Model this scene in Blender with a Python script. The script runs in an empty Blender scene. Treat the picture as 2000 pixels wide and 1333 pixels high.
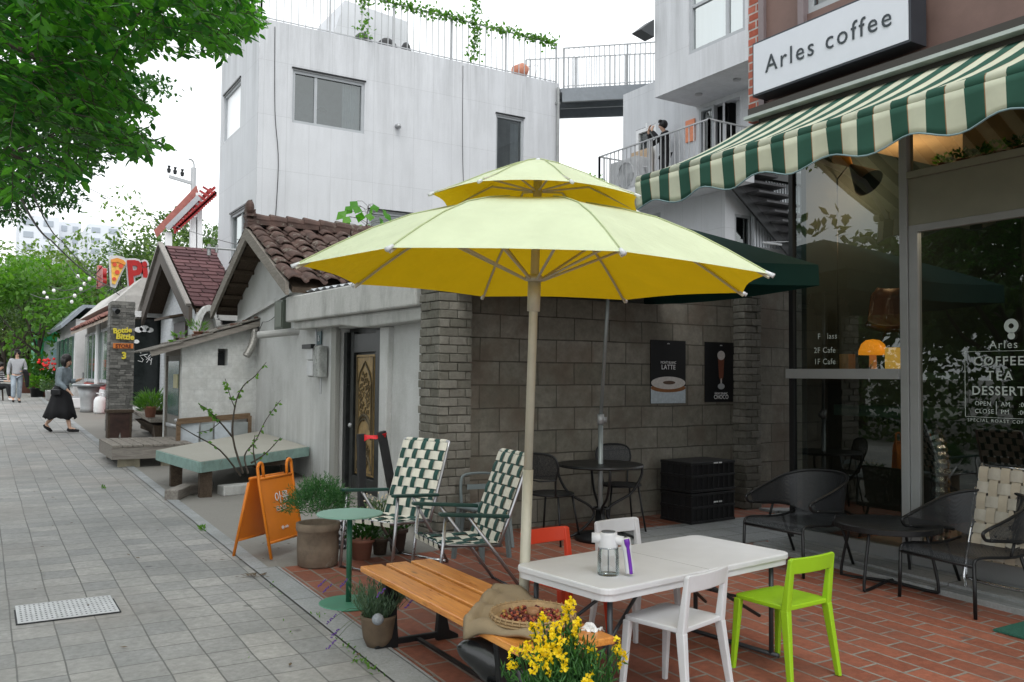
import bpy, math, random
from mathutils import Vector, Matrix, Euler, noise as mnoise
R=math.radians
sc=bpy.context.scene
col=sc.collection
rnd=random.Random(7)
# ---------------------------------------------------------------- camera
F,CH=1700.0,1.7
YAW,PIT,ROL=R(31.46),R(2.3),0.0087
FW=Vector((math.sin(YAW)*math.cos(PIT),math.cos(YAW)*math.cos(PIT),math.sin(PIT)))
R0=Vector((math.cos(YAW),-math.sin(YAW),0)); U0=R0.cross(FW)
RT=R0*math.cos(ROL)+U0*math.sin(ROL); UP=U0*math.cos(ROL)-R0*math.sin(ROL)
cam=bpy.data.cameras.new('camera'); camo=bpy.data.objects.new('camera',cam); col.objects.link(camo)
cam.sensor_width=36; cam.lens=F/2000*36; cam.clip_end=3000; cam.clip_start=.05
m=Matrix((RT,UP,-FW)).transposed().to_4x4(); m.translation=Vector((0,0,CH)); camo.matrix_world=m
sc.camera=camo
# ---------------------------------------------------------------- sky, sun, exposure (overcast)
SUN_EL,SUN_ROT=R(52),R(200)
w=bpy.data.worlds.new('World'); sc.world=w; w.use_nodes=True
nt=w.node_tree; bg=nt.nodes['Background']
sky=nt.nodes.new('ShaderNodeTexSky'); sky.sky_type='NISHITA'; sky.sun_disc=False
sky.sun_elevation=SUN_EL; sky.sun_rotation=SUN_ROT; sky.air_density=1.0; sky.dust_density=4.0; sky.ozone_density=1.0
hs=nt.nodes.new('ShaderNodeHueSaturation'); hs.inputs['Saturation'].default_value=.16
nt.links.new(sky.outputs[0],hs.inputs['Color']); mxw=nt.nodes.new('ShaderNodeMix'); mxw.data_type='RGBA'; mxw.inputs[0].default_value=.75; mxw.inputs[7].default_value=(7.6,7.9,8.1,1)   # overcast veil over the sky
nt.links.new(hs.outputs[0],mxw.inputs[6]); nt.links.new(mxw.outputs[2],bg.inputs['Color'])
bg.inputs['Strength'].default_value=.15
sl=bpy.data.lights.new('sun','SUN'); sl.energy=.7; sl.angle=R(25); sl.color=(1,.97,.92)
so=bpy.data.objects.new('sun',sl); col.objects.link(so)
so.rotation_euler=Vector((math.sin(SUN_ROT)*math.cos(SUN_EL),math.cos(SUN_ROT)*math.cos(SUN_EL),math.sin(SUN_EL))).to_track_quat('Z','Y').to_euler()
sc.cycles.transparent_max_bounces=24
vs=sc.view_settings; vs.view_transform='Standard'; vs.look='None'; vs.gamma=1; vs.exposure=.70
# ---------------------------------------------------------------- measuring helpers
SL=.021
def G(x,y): return SL*max(-10,min(y,60))
def ray(px,py): return FW*F+RT*(px-1000)-UP*(py-666.5)
CO=Vector((0,0,CH))
def onX(px,py,X): d=ray(px,py); return CO+d*(X/d.x)
def onY(px,py,Y): d=ray(px,py); return CO+d*(Y/d.y)
def onZ(px,py,Z): d=ray(px,py); return CO+d*((Z-CH)/d.z)
def onG(px,py,h=0): d=ray(px,py); return CO+d*((CH-h)/(SL*d.y-d.z))
# ---------------------------------------------------------------- mesh builder
class MB:
    def __init__(s): s.v=[]; s.f=[]
    def add(s,vs,fs):
        n=len(s.v); s.v+=[tuple(a) for a in vs]; s.f+=[tuple(i+n for i in f) for f in fs]; return s
    def box(s,x0,x1,y0,y1,z0,z1):
        return s.add([(x0,y0,z0),(x1,y0,z0),(x1,y1,z0),(x0,y1,z0),(x0,y0,z1),(x1,y0,z1),(x1,y1,z1),(x0,y1,z1)],
            [(0,3,2,1),(4,5,6,7),(0,1,5,4),(1,2,6,5),(2,3,7,6),(3,0,4,7)])
    def obox(s,c,d,hw,hh,L=None):   # oriented bar from c along vector d, half width, half height
        c=Vector(c); d=Vector(d)
        if L is None: L=d.length
        d=d.normalized(); up=Vector((0,0,1)) if abs(d.z)<.95 else Vector((0,1,0))
        a=d.cross(up).normalized(); b=a.cross(d)
        P=[]
        for t in (0,L):
            for i,j in ((-1,-1),(1,-1),(1,1),(-1,1)): P.append(c+d*t+a*hw*i+b*hh*j)
        return s.add(P,[(0,1,2,3),(7,6,5,4),(0,4,5,1),(1,5,6,2),(2,6,7,3),(3,7,4,0)])
    def bar(s,p,q,hw,hh=None): return s.obox(p,Vector(q)-Vector(p),hw,hh if hh else hw)
    def quad(s,a,b,c,d): return s.add([a,b,c,d],[(0,1,2,3)])
    def prism(s,pts,d):   # polygon extruded by vector d
        d=Vector(d); n=len(pts); P=[Vector(p) for p in pts]; Q=[p+d for p in P]
        return s.add(P+Q,[tuple(range(n-1,-1,-1)),tuple(range(n,2*n))]+[(i,(i+1)%n,n+(i+1)%n,n+i) for i in range(n)])
    def tube(s,pts,r,seg=8,closed=False,caps=True):
        P=[Vector(p) for p in pts]; n=len(P)
        rs=r if isinstance(r,(list,tuple)) else [r]*n
        ring=[]; nrm=None
        for i in range(n):
            if closed: t=(P[(i+1)%n]-P[i-1])
            else: t=(P[min(i+1,n-1)]-P[max(i-1,0)])
            t=t.normalized() if t.length>1e-9 else Vector((0,0,1))
            if nrm is None:
                nrm=t.cross(Vector((0,0,1)) if abs(t.z)<.9 else Vector((1,0,0))).normalized()
            else:
                nrm=(nrm-t*nrm.dot(t)); nrm=nrm.normalized() if nrm.length>1e-6 else t.orthogonal().normalized()
            b=t.cross(nrm)
            ring.append([P[i]+(nrm*math.cos(2*math.pi*k/seg)+b*math.sin(2*math.pi*k/seg))*rs[i] for k in range(seg)])
        vs=[v for rg in ring for v in rg]; fs=[]
        for i in range(n if closed else n-1):
            j=(i+1)%n
            for k in range(seg):
                l=(k+1)%seg; fs.append((i*seg+k,i*seg+l,j*seg+l,j*seg+k))
        if caps and not closed: fs+= [tuple(range(seg-1,-1,-1)),tuple((n-1)*seg+k for k in range(seg))]
        return s.add(vs,fs)
    def lathe(s,prof,c=(0,0,0),seg=24,sx=1,sy=1):
        c=Vector(c); vs=[]; fs=[]; n=len(prof)
        for r,z in prof:
            for k in range(seg):
                a=2*math.pi*k/seg; vs.append(c+Vector((r*sx*math.cos(a),r*sy*math.sin(a),z)))
        for i in range(n-1):
            for k in range(seg):
                l=(k+1)%seg; fs.append((i*seg+k,i*seg+l,(i+1)*seg+l,(i+1)*seg+k))
        if prof[0][0]>1e-4: fs.append(tuple(range(seg-1,-1,-1)))
        if prof[-1][0]>1e-4: fs.append(tuple((n-1)*seg+k for k in range(seg)))
        return s.add(vs,fs)
    def cyl(s,c,r,h,seg=24): return s.lathe([(r,0),(r,h)],c,seg)
    def ball(s,c,r,sx=1,sy=1,sz=1,seg=12,rings=8):
        return s.lathe([(max(1e-5,r*math.sin(math.pi*i/rings)),-r*sz*math.cos(math.pi*i/rings)) for i in range(rings+1)],c,seg,sx,sy)
    def wall(s,o,u,v,W,H,holes,t):   # wall sheet with holes; thickness vector t goes inwards
        o,u,v,t=Vector(o),Vector(u),Vector(v),Vector(t)
        us=sorted({0,W}|{h[0] for h in holes}|{h[1] for h in holes}); vs_=sorted({0,H}|{h[2] for h in holes}|{h[3] for h in holes})
        P=lambda a,b:o+u*a+v*b
        for i in range(len(us)-1):
            for j in range(len(vs_)-1):
                a,b,c,d=us[i],us[i+1],vs_[j],vs_[j+1]; ma,mc=(a+b)/2,(c+d)/2
                if any(h[0]<ma<h[1] and h[2]<mc<h[3] for h in holes): continue
                s.quad(P(a,c),P(b,c),P(b,d),P(a,d))
        for a,b,c,d in holes:
            s.quad(P(a,c),P(a,c)+t,P(b,c)+t,P(b,c)); s.quad(P(a,d),P(b,d),P(b,d)+t,P(a,d)+t)
            s.quad(P(a,c),P(a,d),P(a,d)+t,P(a,c)+t); s.quad(P(b,c),P(b,c)+t,P(b,d)+t,P(b,d))
        return s
def rrect(w,h,r,n=5):   # rounded rectangle outline, centred
    o=[]
    for cx,cy,a0 in ((w/2-r,h/2-r,0),(-w/2+r,h/2-r,90),(-w/2+r,-h/2+r,180),(w/2-r,-h/2+r,270)):
        for k in range(n+1):
            a=R(a0+90*k/n); o.append((cx+r*math.cos(a),cy+r*math.sin(a)))
    return o
def smooth(pts,n=6,closed=False):
    P=[Vector(p) for p in pts]; N=len(P); o=[]
    for i in range(N if closed else N-1):
        g=(lambda k:P[k%N]) if closed else (lambda k:P[max(0,min(N-1,k))])
        a,b,c,d=g(i-1),g(i),g(i+1),g(i+2)
        for k in range(n):
            t=k/n; o.append(.5*((2*b)+(c-a)*t+(2*a-5*b+4*c-d)*t*t+(3*b-a-3*c+d)*t**3))
    if not closed: o.append(P[-1])
    return o
def tag(o,label=None,cat=None,group=None,kind=None):
    for k,v in (('label',label),('category',cat),('group',group),('kind',kind)):
        if v: o[k]=v
    return o
def obj(name,mb,mat,parent=None,bevel=0,sm=False,sub=0,world=False,solid=0):
    me=bpy.data.meshes.new(name); vs=mb.v
    if world and parent is not None:
        w_=parent; L=Vector((0,0,0))
        while w_ is not None: L=L+w_.location; w_=w_.parent
        vs=[(a-L.x,b-L.y,c-L.z) for a,b,c in vs]
    me.from_pydata(vs,[],mb.f); me.update()
    o=bpy.data.objects.new(name,me); col.objects.link(o)
    for mm in (mat if isinstance(mat,(list,tuple)) else [mat]): me.materials.append(mm)
    if parent is not None: o.parent=parent
    if sm:
        for p in me.polygons: p.use_smooth=True
    if solid:
        d=o.modifiers.new('s','SOLIDIFY'); d.thickness=solid; d.offset=0
    if bevel:
        b=o.modifiers.new('b','BEVEL'); b.width=bevel; b.segments=2; b.limit_method='ANGLE'; b.angle_limit=R(40)
    if sub:
        d=o.modifiers.new('u','SUBSURF'); d.levels=sub; d.render_levels=sub
    return o
def thing(name,label,cat,loc=(0,0,0),rz=0,group=None):
    o=bpy.data.objects.new(name,None); o.empty_display_size=.1; col.objects.link(o)
    o.location=loc; o.rotation_euler=(0,0,rz); return tag(o,label,cat,group)
def dup(r,loc,rz,label,group=None,mats=None):
    def cp(o,p):
        c=o.copy(); col.objects.link(c)
        if p is not None: c.parent=p
        for ch in list(o.children): cp(ch,c)
        return c
    c=cp(r,None); c.location=loc; c.rotation_euler=(0,0,rz); c['label']=label
    if group: c['group']=group
    return c
def text(name,s,size,mat,parent,loc,face='Y',ext=.002,align='CENTER',bold=0,sx=1,space=1,rot=None):
    cu=bpy.data.curves.new(name,'FONT'); cu.body=s; cu.size=size; cu.extrude=ext; cu.align_x=align; cu.offset=bold
    cu.space_character=space; cu.resolution_u=3; cu.materials.append(mat)
    o=bpy.data.objects.new(name,cu); col.objects.link(o); o.parent=parent; o.location=loc
    o.rotation_euler=rot if rot else ((R(90),0,0) if face=='Y' else (R(90),0,R(-90)))
    o.scale=(sx,1,1)
    bpy.context.view_layer.update(); dg=bpy.context.evaluated_depsgraph_get(); me=bpy.data.meshes.new_from_object(o.evaluated_get(dg)); q=bpy.data.objects.new(name,me); col.objects.link(q)
    q.parent=parent; q.location=loc; q.rotation_euler=o.rotation_euler; q.scale=o.scale; bpy.data.objects.remove(o); return q
# ---------------------------------------------------------------- materials
def _n(t,k,**kw):
    n=t.nodes.new(k)
    for a,b in kw.items(): setattr(n,a,b)
    return n
def mixc(t,fac,a,b,mode='MIX'):
    n=_n(t,'ShaderNodeMix',data_type='RGBA',blend_type=mode)
    for i,x in ((0,fac),(6,a),(7,b)):
        if hasattr(x,'links'): t.links.new(x,n.inputs[i])
        elif i==0: n.inputs[0].default_value=x
        else: n.inputs[i].default_value=(*x[:3],1)
    return n.outputs[2]
def noise(t,scale,detail=4,rough=.6,vec=None,dist=0):
    n=_n(t,'ShaderNodeTexNoise'); n.inputs['Scale'].default_value=scale; n.inputs['Detail'].default_value=detail
    n.inputs['Roughness'].default_value=rough; n.inputs['Distortion'].default_value=dist
    if vec is None: vec=coord(t)
    t.links.new(vec,n.inputs['Vector']); return n.outputs['Fac']
def coord(t,sc_=(1,1,1),rot=(0,0,0),loc=(0,0,0)):
    c=_n(t,'ShaderNodeTexCoord'); mp=_n(t,'ShaderNodeMapping')
    mp.inputs['Scale'].default_value=sc_; mp.inputs['Rotation'].default_value=rot; mp.inputs['Location'].default_value=loc
    t.links.new(c.outputs['Object'],mp.inputs['Vector']); return mp.outputs[0]
def ramp(t,fac,stops):
    n=_n(t,'ShaderNodeValToRGB'); e=n.color_ramp.elements
    while len(e)<len(stops): e.new(.5)
    for k,(p,c) in enumerate(stops):
        e[k].position=p; e[k].color=(c,c,c,1) if isinstance(c,(int,float)) else (*c,1)
    t.links.new(fac,n.inputs[0]); return n.outputs[0]
def math_(t,op,a,b=0,c=None):
    n=_n(t,'ShaderNodeMath',operation=op)
    for i,x in enumerate((a,b,c)):
        if x is None: continue
        if hasattr(x,'links'): t.links.new(x,n.inputs[i])
        else: n.inputs[i].default_value=x
    return n.outputs[0]
def bump(t,h,st=.3,dist=.02):
    n=_n(t,'ShaderNodeBump'); n.inputs['Strength'].default_value=st; n.inputs['Distance'].default_value=dist
    t.links.new(h,n.inputs['Height']); return n.outputs[0]
def base(name):
    m=bpy.data.materials.new(name); m.use_nodes=True; t=m.node_tree; return m,t,t.nodes['Principled BSDF']
def setc(t,b,c):
    if hasattr(c,'links'): t.links.new(c,b.inputs['Base Color'])
    else: b.inputs['Base Color'].default_value=(*c[:3],1)
def sh(c,k): return tuple(min(1,x*k) for x in c)
def mat(name,c,rough=.6,metal=0,var=.12,vs_=6,bmp=0,bs=40,emit=0,spec=.4,wear=None,stretch=(1,1,1)):
    m,t,b=base(name); b.inputs['Roughness'].default_value=rough; b.inputs['Metallic'].default_value=metal
    b.inputs['Specular IOR Level'].default_value=spec
    cc=c
    if var:
        v=coord(t,stretch); f=noise(t,vs_,5,.65,v); cc=mixc(t,ramp(t,f,[(.3,0),(.7,1)]),sh(c,1-var),sh(c,1+var))
        rr=math_(t,'MULTIPLY_ADD',f,.25,rough-.12); t.links.new(rr,b.inputs['Roughness'])
    if wear:
        f2=noise(t,wear[0],6,.75); cc=mixc(t,ramp(t,f2,[(wear[1],0),(wear[1]+.08,1)]),cc,wear[2])
    setc(t,b,cc)
    if bmp: t.links.new(bump(t,noise(t,bs,4),bmp,.01),b.inputs['Normal'])
    if emit: b.inputs['Emission Color'].default_value=(*c,1); b.inputs['Emission Strength'].default_value=emit
    return m
def glass(name,tint=(.6,.7,.68),refl=.12,rough=0.0,dark=.35):
    m=bpy.data.materials.new(name); m.use_nodes=True; t=m.node_tree; t.nodes.clear()
    o=_n(t,'ShaderNodeOutputMaterial'); tr=_n(t,'ShaderNodeBsdfTransparent'); tr.inputs[0].default_value=(*sh(tint,1-dark),1)
    g=_n(t,'ShaderNodeBsdfGlossy'); g.inputs['Roughness'].default_value=rough; g.inputs[0].default_value=(.95,1,.98,1)
    fr=_n(t,'ShaderNodeFresnel'); fr.inputs[0].default_value=1.5
    f=math_(t,'MULTIPLY_ADD',fr.outputs[0],1.5,refl-.05); f=math_(t,'MINIMUM',f,.95)
    mx=_n(t,'ShaderNodeMixShader'); t.links.new(f,mx.inputs[0]); t.links.new(tr.outputs[0],mx.inputs[1]); t.links.new(g.outputs[0],mx.inputs[2])
    t.links.new(mx.outputs[0],o.inputs[0]); return m
def leafm(name,c,c2,tr=.35,rough=.45):
    m=bpy.data.materials.new(name); m.use_nodes=True; t=m.node_tree; b=t.nodes['Principled BSDF']; o=t.nodes['Material Output']
    ge=_n(t,'ShaderNodeNewGeometry'); cc=mixc(t,ge.outputs['Random Per Island'],c,c2)
    t.links.new(cc,b.inputs['Base Color']); b.inputs['Roughness'].default_value=rough; b.inputs['Specular IOR Level'].default_value=.35
    tl=_n(t,'ShaderNodeBsdfTranslucent'); t.links.new(mixc(t,1,cc,(1.6,1.9,.5),'MULTIPLY'),tl.inputs[0])
    mx=_n(t,'ShaderNodeMixShader'); mx.inputs[0].default_value=tr
    t.links.new(b.outputs[0],mx.inputs[1]); t.links.new(tl.outputs[0],mx.inputs[2]); t.links.new(mx.outputs[0],o.inputs[0]); return m
def fabricm(name,c,tr=.3,under=None):
    m=bpy.data.materials.new(name); m.use_nodes=True; t=m.node_tree; b=t.nodes['Principled BSDF']; o=t.nodes['Material Output']
    cc=mixc(t,noise(t,5,4),sh(c,.95),sh(c,1.05)); t.links.new(cc,b.inputs['Base Color']); b.inputs['Roughness'].default_value=.85; b.inputs['Specular IOR Level'].default_value=.15
    t.links.new(bump(t,noise(t,400,2),.15,.002),b.inputs['Normal'])
    tl=_n(t,'ShaderNodeBsdfTranslucent'); tl.inputs[0].default_value=(*(under or c),1)
    mx=_n(t,'ShaderNodeMixShader'); mx.inputs[0].default_value=tr
    t.links.new(b.outputs[0],mx.inputs[1]); t.links.new(tl.outputs[0],mx.inputs[2]); t.links.new(mx.outputs[0],o.inputs[0]); return m
def brickm(name,w,h,mortar,c1,c2,cm,offset=.5,rot=(0,0,0),loc=(0,0,0),rough=.85,bst=.5,dirt=None,swap=None,dirtscale=1.5,tint=None,fine=18,spots=0):
    """swap: 'xz' or 'yz' for walls (picks which object axes run along and up)"""
    m,t,b=base(name); b.inputs['Roughness'].default_value=rough; b.inputs['Specular IOR Level'].default_value=.25
    v=coord(t)
    if swap:
        sp=_n(t,'ShaderNodeSeparateXYZ'); t.links.new(v,sp.inputs[0]); cb=_n(t,'ShaderNodeCombineXYZ')
        t.links.new(sp.outputs['XYZ'.index(swap[0].upper())],cb.inputs[0]); t.links.new(sp.outputs['XYZ'.index(swap[1].upper())],cb.inputs[1]); v=cb.outputs[0]
    wn=_n(t,'ShaderNodeTexNoise'); wn.inputs['Scale'].default_value=1.3; t.links.new(v,wn.inputs['Vector'])
    wob=_n(t,'ShaderNodeVectorMath',operation='SCALE'); t.links.new(wn.outputs['Color'],wob.inputs[0]); wob.inputs['Scale'].default_value=h*.12
    ad=_n(t,'ShaderNodeVectorMath',operation='ADD'); t.links.new(v,ad.inputs[0]); t.links.new(wob.outputs[0],ad.inputs[1])
    ad2=_n(t,'ShaderNodeVectorMath',operation='ADD'); t.links.new(ad.outputs[0],ad2.inputs[0]); ad2.inputs[1].default_value=loc; v=ad2.outputs[0]
    br=_n(t,'ShaderNodeTexBrick'); t.links.new(v,br.inputs['Vector']); br.offset=offset; br.offset_frequency=2; br.squash=1
    br.inputs['Scale'].default_value=1; br.inputs['Brick Width'].default_value=w; br.inputs['Row Height'].default_value=h
    br.inputs['Mortar Size'].default_value=mortar; br.inputs['Mortar Smooth'].default_value=.25; br.inputs['Bias'].default_value=0
    br.inputs['Color1'].default_value=(*c1,1); br.inputs['Color2'].default_value=(*c2,1); br.inputs['Mortar'].default_value=(*cm,1)
    c=br.outputs['Color']
    f=noise(t,fine,6,.7); c=mixc(t,1,c,ramp(t,f,[(.25,.72),(.75,1.25)]),'MULTIPLY')
    if tint:
        c=mixc(t,ramp(t,noise(t,tint[0],2),[(.5,0),(.75,.8)]),c,tint[1])
    if dirt:
        c=mixc(t,ramp(t,noise(t,dirtscale,6,.7),[(.42,0),(.75,.85)]),c,dirt)
    if spots:
        vo=_n(t,'ShaderNodeTexVoronoi'); vo.inputs['Scale'].default_value=spots; t.links.new(coord(t),vo.inputs['Vector'])
        c=mixc(t,ramp(t,vo.outputs['Distance'],[(.05,.55),(.085,0)]),c,(.07,.07,.068))
        c=mixc(t,ramp(t,noise(t,.9,6,.8),[(.55,0),(.68,.45)]),c,sh(c1,.55))
    setc(t,b,c)
    hh=math_(t,'SUBTRACT',math_(t,'MULTIPLY',f,.25),br.outputs['Fac'])
    t.links.new(bump(t,hh,bst,.02),b.inputs['Normal']); return m
def concretem(name,c,panel=None,stain=.5,swap='xz',off=(0,0),streak=True,dirt=(.12,.125,.12),sk=(7,7,.35),top=None):
    m,t,b=base(name); b.inputs['Roughness'].default_value=.85; b.inputs['Specular IOR Level'].default_value=.25
    v=coord(t); cc=mixc(t,noise(t,1.2,5),sh(c,.88),sh(c,1.08)); cc=mixc(t,1,cc,ramp(t,noise(t,60,3),[(.3,.93),(.7,1.05)]),'MULTIPLY')
    if streak:
        s_=noise(t,1,6,.7,coord(t,sk)); cc=mixc(t,ramp(t,s_,[(.48,0),(.78,stain)]),cc,dirt)
    if top:
        sz=_n(t,'ShaderNodeSeparateXYZ'); t.links.new(v,sz.inputs[0]); mr=_n(t,'ShaderNodeMapRange'); t.links.new(sz.outputs[2],mr.inputs[0]); mr.inputs[1].default_value=top[0]; mr.inputs[2].default_value=top[1]
        s2=noise(t,1,7,.75,coord(t,(3.2,3.2,.22),(0,0,0),(3,1,0))); cc=mixc(t,math_(t,'MULTIPLY',mr.outputs[0],ramp(t,s2,[(.40,0),(.70,.75)])),cc,sh(dirt,.75))
    f3=noise(t,3,8,.8); cc=mixc(t,ramp(t,f3,[(.6,0),(.75,stain*.8)]),cc,dirt)
    if panel:
        sp=_n(t,'ShaderNodeSeparateXYZ'); t.links.new(v,sp.inputs[0]); cb=_n(t,'ShaderNodeCombineXYZ')
        t.links.new(sp.outputs['XYZ'.index(swap[0].upper())],cb.inputs[0]); t.links.new(sp.outputs['XYZ'.index(swap[1].upper())],cb.inputs[1])
        ad=_n(t,'ShaderNodeVectorMath',operation='ADD'); t.links.new(cb.outputs[0],ad.inputs[0]); ad.inputs[1].default_value=(off[0],off[1],0)
        br=_n(t,'ShaderNodeTexBrick'); t.links.new(ad.outputs[0],br.inputs[0]); br.offset=0
        br.inputs['Scale'].default_value=1; br.inputs['Brick Width'].default_value=panel[0]; br.inputs['Row Height'].default_value=panel[1]
        br.inputs['Mortar Size'].default_value=.005; br.inputs['Mortar Smooth'].default_value=.5
        br.inputs['Color1'].default_value=(1,1,1,1); br.inputs['Color2'].default_value=(.965,.967,.97,1); br.inputs['Mortar'].default_value=(.80,.80,.80,1)
        cc=mixc(t,1,cc,br.outputs['Color'],'MULTIPLY')
        t.links.new(bump(t,math_(t,'SUBTRACT',math_(t,'MULTIPLY',f3,.2),br.outputs['Fac']),.25,.01),b.inputs['Normal'])
    else: t.links.new(bump(t,noise(t,9,6,.7),.35,.02),b.inputs['Normal'])
    setc(t,b,cc); return m
def woodm(name,c,c2,axis=(1,14,14),rough=.55,knots=True,spec=.35,planks=0):
    m,t,b=base(name); b.inputs['Specular IOR Level'].default_value=spec
    f=noise(t,3.5,6,.7,coord(t,axis),.6); cc=mixc(t,ramp(t,f,[(.35,0),(.68,1)]),c,c2)
    if knots:
        vo=_n(t,'ShaderNodeTexVoronoi'); vo.inputs['Scale'].default_value=1; t.links.new(coord(t,tuple(max(2.2,a*.55) for a in axis)),vo.inputs['Vector'])
        cc=mixc(t,ramp(t,vo.outputs['Distance'],[(.05,.8),(.13,0)]),cc,sh(c,.25))
    setc(t,b,cc); t.links.new(math_(t,'MULTIPLY_ADD',f,.3,rough-.15),b.inputs['Roughness']); t.links.new(bump(t,f,.2,.005),b.inputs['Normal']); return m
def stripem(name,ax,period,c1,c2,duty=.5,off=0,tr=.3,edge=None):
    m=bpy.data.materials.new(name); m.use_nodes=True; t=m.node_tree; b=t.nodes['Principled BSDF']; o=t.nodes['Material Output']
    sp=_n(t,'ShaderNodeSeparateXYZ'); t.links.new(coord(t),sp.inputs[0])
    f=math_(t,'FRACT',math_(t,'ADD',math_(t,'DIVIDE',sp.outputs[ax],period),off+100)); g=math_(t,'LESS_THAN',f,duty)
    cc=mixc(t,g,c1,c2)
    if edge:
        e1=math_(t,'LESS_THAN',math_(t,'ABSOLUTE',math_(t,'SUBTRACT',f,duty)),.012); cc=mixc(t,e1,cc,edge)
    cc=mixc(t,1,cc,ramp(t,noise(t,4,4),[(.3,.9),(.7,1.08)]),'MULTIPLY')
    t.links.new(cc,b.inputs['Base Color']); b.inputs['Roughness'].default_value=.85; b.inputs['Specular IOR Level'].default_value=.15
    tl=_n(t,'ShaderNodeBsdfTranslucent'); t.links.new(cc,tl.inputs[0]); mx=_n(t,'ShaderNodeMixShader'); mx.inputs[0].default_value=tr
    t.links.new(b.outputs[0],mx.inputs[1]); t.links.new(tl.outputs[0],mx.inputs[2]); t.links.new(mx.outputs[0],o.inputs[0]); return m
# ================================================================ SETTING
M={}
M['sidewalk']=brickm('sidewalk_pavers',.232,.247,.005,(.245,.248,.245),(.335,.328,.312),(.125,.125,.12),offset=0,rough=.8,bst=.45,dirt=(.15,.155,.15),dirtscale=.6,tint=(.45,(.27,.245,.22)),fine=25,spots=2.3)
M['patio']=brickm('terracotta_patio_bricks',.34,.165,.010,(.215,.074,.045),(.30,.108,.066),(.23,.215,.185),offset=.5,rough=.7,bst=.5,dirt=(.15,.08,.06),dirtscale=1.2,swap='yx',fine=22,spots=1.9)
M['kerbst']=brickm('granite_kerb',1.0,.3,.005,(.27,.28,.285),(.33,.34,.345),(.1,.1,.1),offset=0,swap='yx',fine=60,dirt=(.18,.19,.18))
M['slab']=brickm('grey_slabs',.6,.3,.006,(.25,.26,.265),(.3,.31,.31),(.12,.12,.12),offset=.5,fine=50,dirt=(.19,.2,.19))
M['apron']=concretem('old_concrete_apron',(.23,.22,.20),stain=.6,streak=False)
M['soil']=mat('far_ground',(.22,.215,.2),.9,var=.2,vs_=.5)
def sheet(name,x0,x1,y0,y1,dz,mt,cuts=()):
    mb=MB(); ys=sorted({y0,y1}|{c for c in (-10,60) if y0<c<y1})
    for a,b in zip(ys,ys[1:]):
        mb.quad((x0,a,G(0,a)+dz),(x1,a,G(0,a)+dz),(x1,b,G(0,b)+dz),(x0,b,G(0,b)+dz))
    return tag(obj(name,mb,mt),kind='structure')
sheet('ground',-900,900,-200,1500,-.04,M['soil'])
sheet('sidewalk',-3.2,1.9,-8,75,0,M['sidewalk'])
sheet('kerb',1.9,2.1,-8,7.0,.010,M['kerbst'])
sheet('kerb',1.9,2.02,7.0,75,.008,M['kerbst'])
sheet('concrete_apron',2.02,9,6.98,75,-.006,M['apron'])
sheet('patio',2.1,9.4,-8,6.98,.002,M['patio'])
sheet('patio',4.0,8.9,6.98,7.6,.0,M['patio'])
sheet('slab_path',5.25,8.2,5.95,6.97,.007,M['slab'])
# hill under the far trees
mb=MB(); nx,ny=24,10
vs=[];fs=[]
for j in range(ny+1):
    for i in range(nx+1):
        x=-60+i*8; y=48+j*12; e=math.sin(math.pi*min(1,max(0,(i)/nx)))
        vs.append((x,y,.9+7.0*e*math.sin(math.pi*min(1,j/ny*1.1)*.5)*(1 if j else 0)*min(1,max(0,(x-2)/14))))
for j in range(ny):
    for i in range(nx):
        a=j*(nx+1)+i; fs.append((a,a+1,a+nx+2,a+nx+1))
mb.add(vs,fs); M['hill']=mat('hill_green',(.045,.075,.025),.95,var=.4,vs_=.3)
tag(obj('hill',mb,M['hill'],sm=True),kind='structure')

# ================================================================ COMMON MATERIALS
M['conc']=concretem('board_marked_concrete',(.60,.615,.64),panel=(.47,1.1),swap='xz',off=(.2,.05),stain=.32,dirt=(.36,.37,.38),sk=(4,4,.45),top=(5.5,9.4))
M['concY']=concretem('board_marked_concrete_side',(.60,.615,.64),panel=(.55,1.1),swap='yz',off=(.1,.05),stain=.32,dirt=(.36,.37,.38),sk=(4,4,.45),top=(5.5,9.4))
M['metal_w']=mat('pale_grey_metal',(.42,.44,.46),.45,.3,var=.06)
M['rail']=mat('galvanised_rail',(.40,.41,.42),.5,.5,var=.1)
M['frame']=mat('window_frame_grey',(.36,.38,.40),.5,var=.05)
M['wglass']=glass('window_glass',(.60,.66,.70),.12,0,.25)
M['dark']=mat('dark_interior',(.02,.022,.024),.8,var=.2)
M['interior']=mat('grey_room',(.16,.18,.20),.8,var=.2)
M['plaster']=concretem('whitewashed_plaster',(.57,.575,.57),stain=.6,dirt=(.30,.30,.28),sk=(1.4,1.4,.9),top=(1.6,.1))
M['plaster2']=brickm('painted_block_white',.39,.19,.006,(.50,.51,.50),(.52,.53,.52),(.46,.465,.46),swap='xz',bst=.2,dirt=(.44,.44,.42),dirtscale=3,fine=9)
M['black']=mat('black_metal',(.013,.014,.015),.42,.3,var=.2)
M['dwood']=woodm('dark_weathered_wood',(.05,.035,.025),(.10,.075,.055),(12,1,12),.75,False,.2)
M['gwood']=woodm('grey_weathered_wood',(.16,.14,.12),(.27,.25,.22),(10,1.2,10),.8,False,.2)
M['gwoodx']=woodm('grey_weathered_planks',(.17,.15,.135),(.29,.27,.24),(1.2,10,10),.8,False,.2)
M['bwood']=woodm('brown_plank',(.12,.075,.045),(.2,.14,.09),(1,10,10),.7,False,.2)
M['leafA']=leafm('leaf_bright',(.05,.14,.02),(.11,.22,.04),.45)
M['leafB']=leafm('leaf_dark',(.012,.05,.012),(.03,.10,.02),.35)
M['leafC']=leafm('leaf_far',(.07,.13,.035),(.15,.22,.06),.3)
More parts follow.
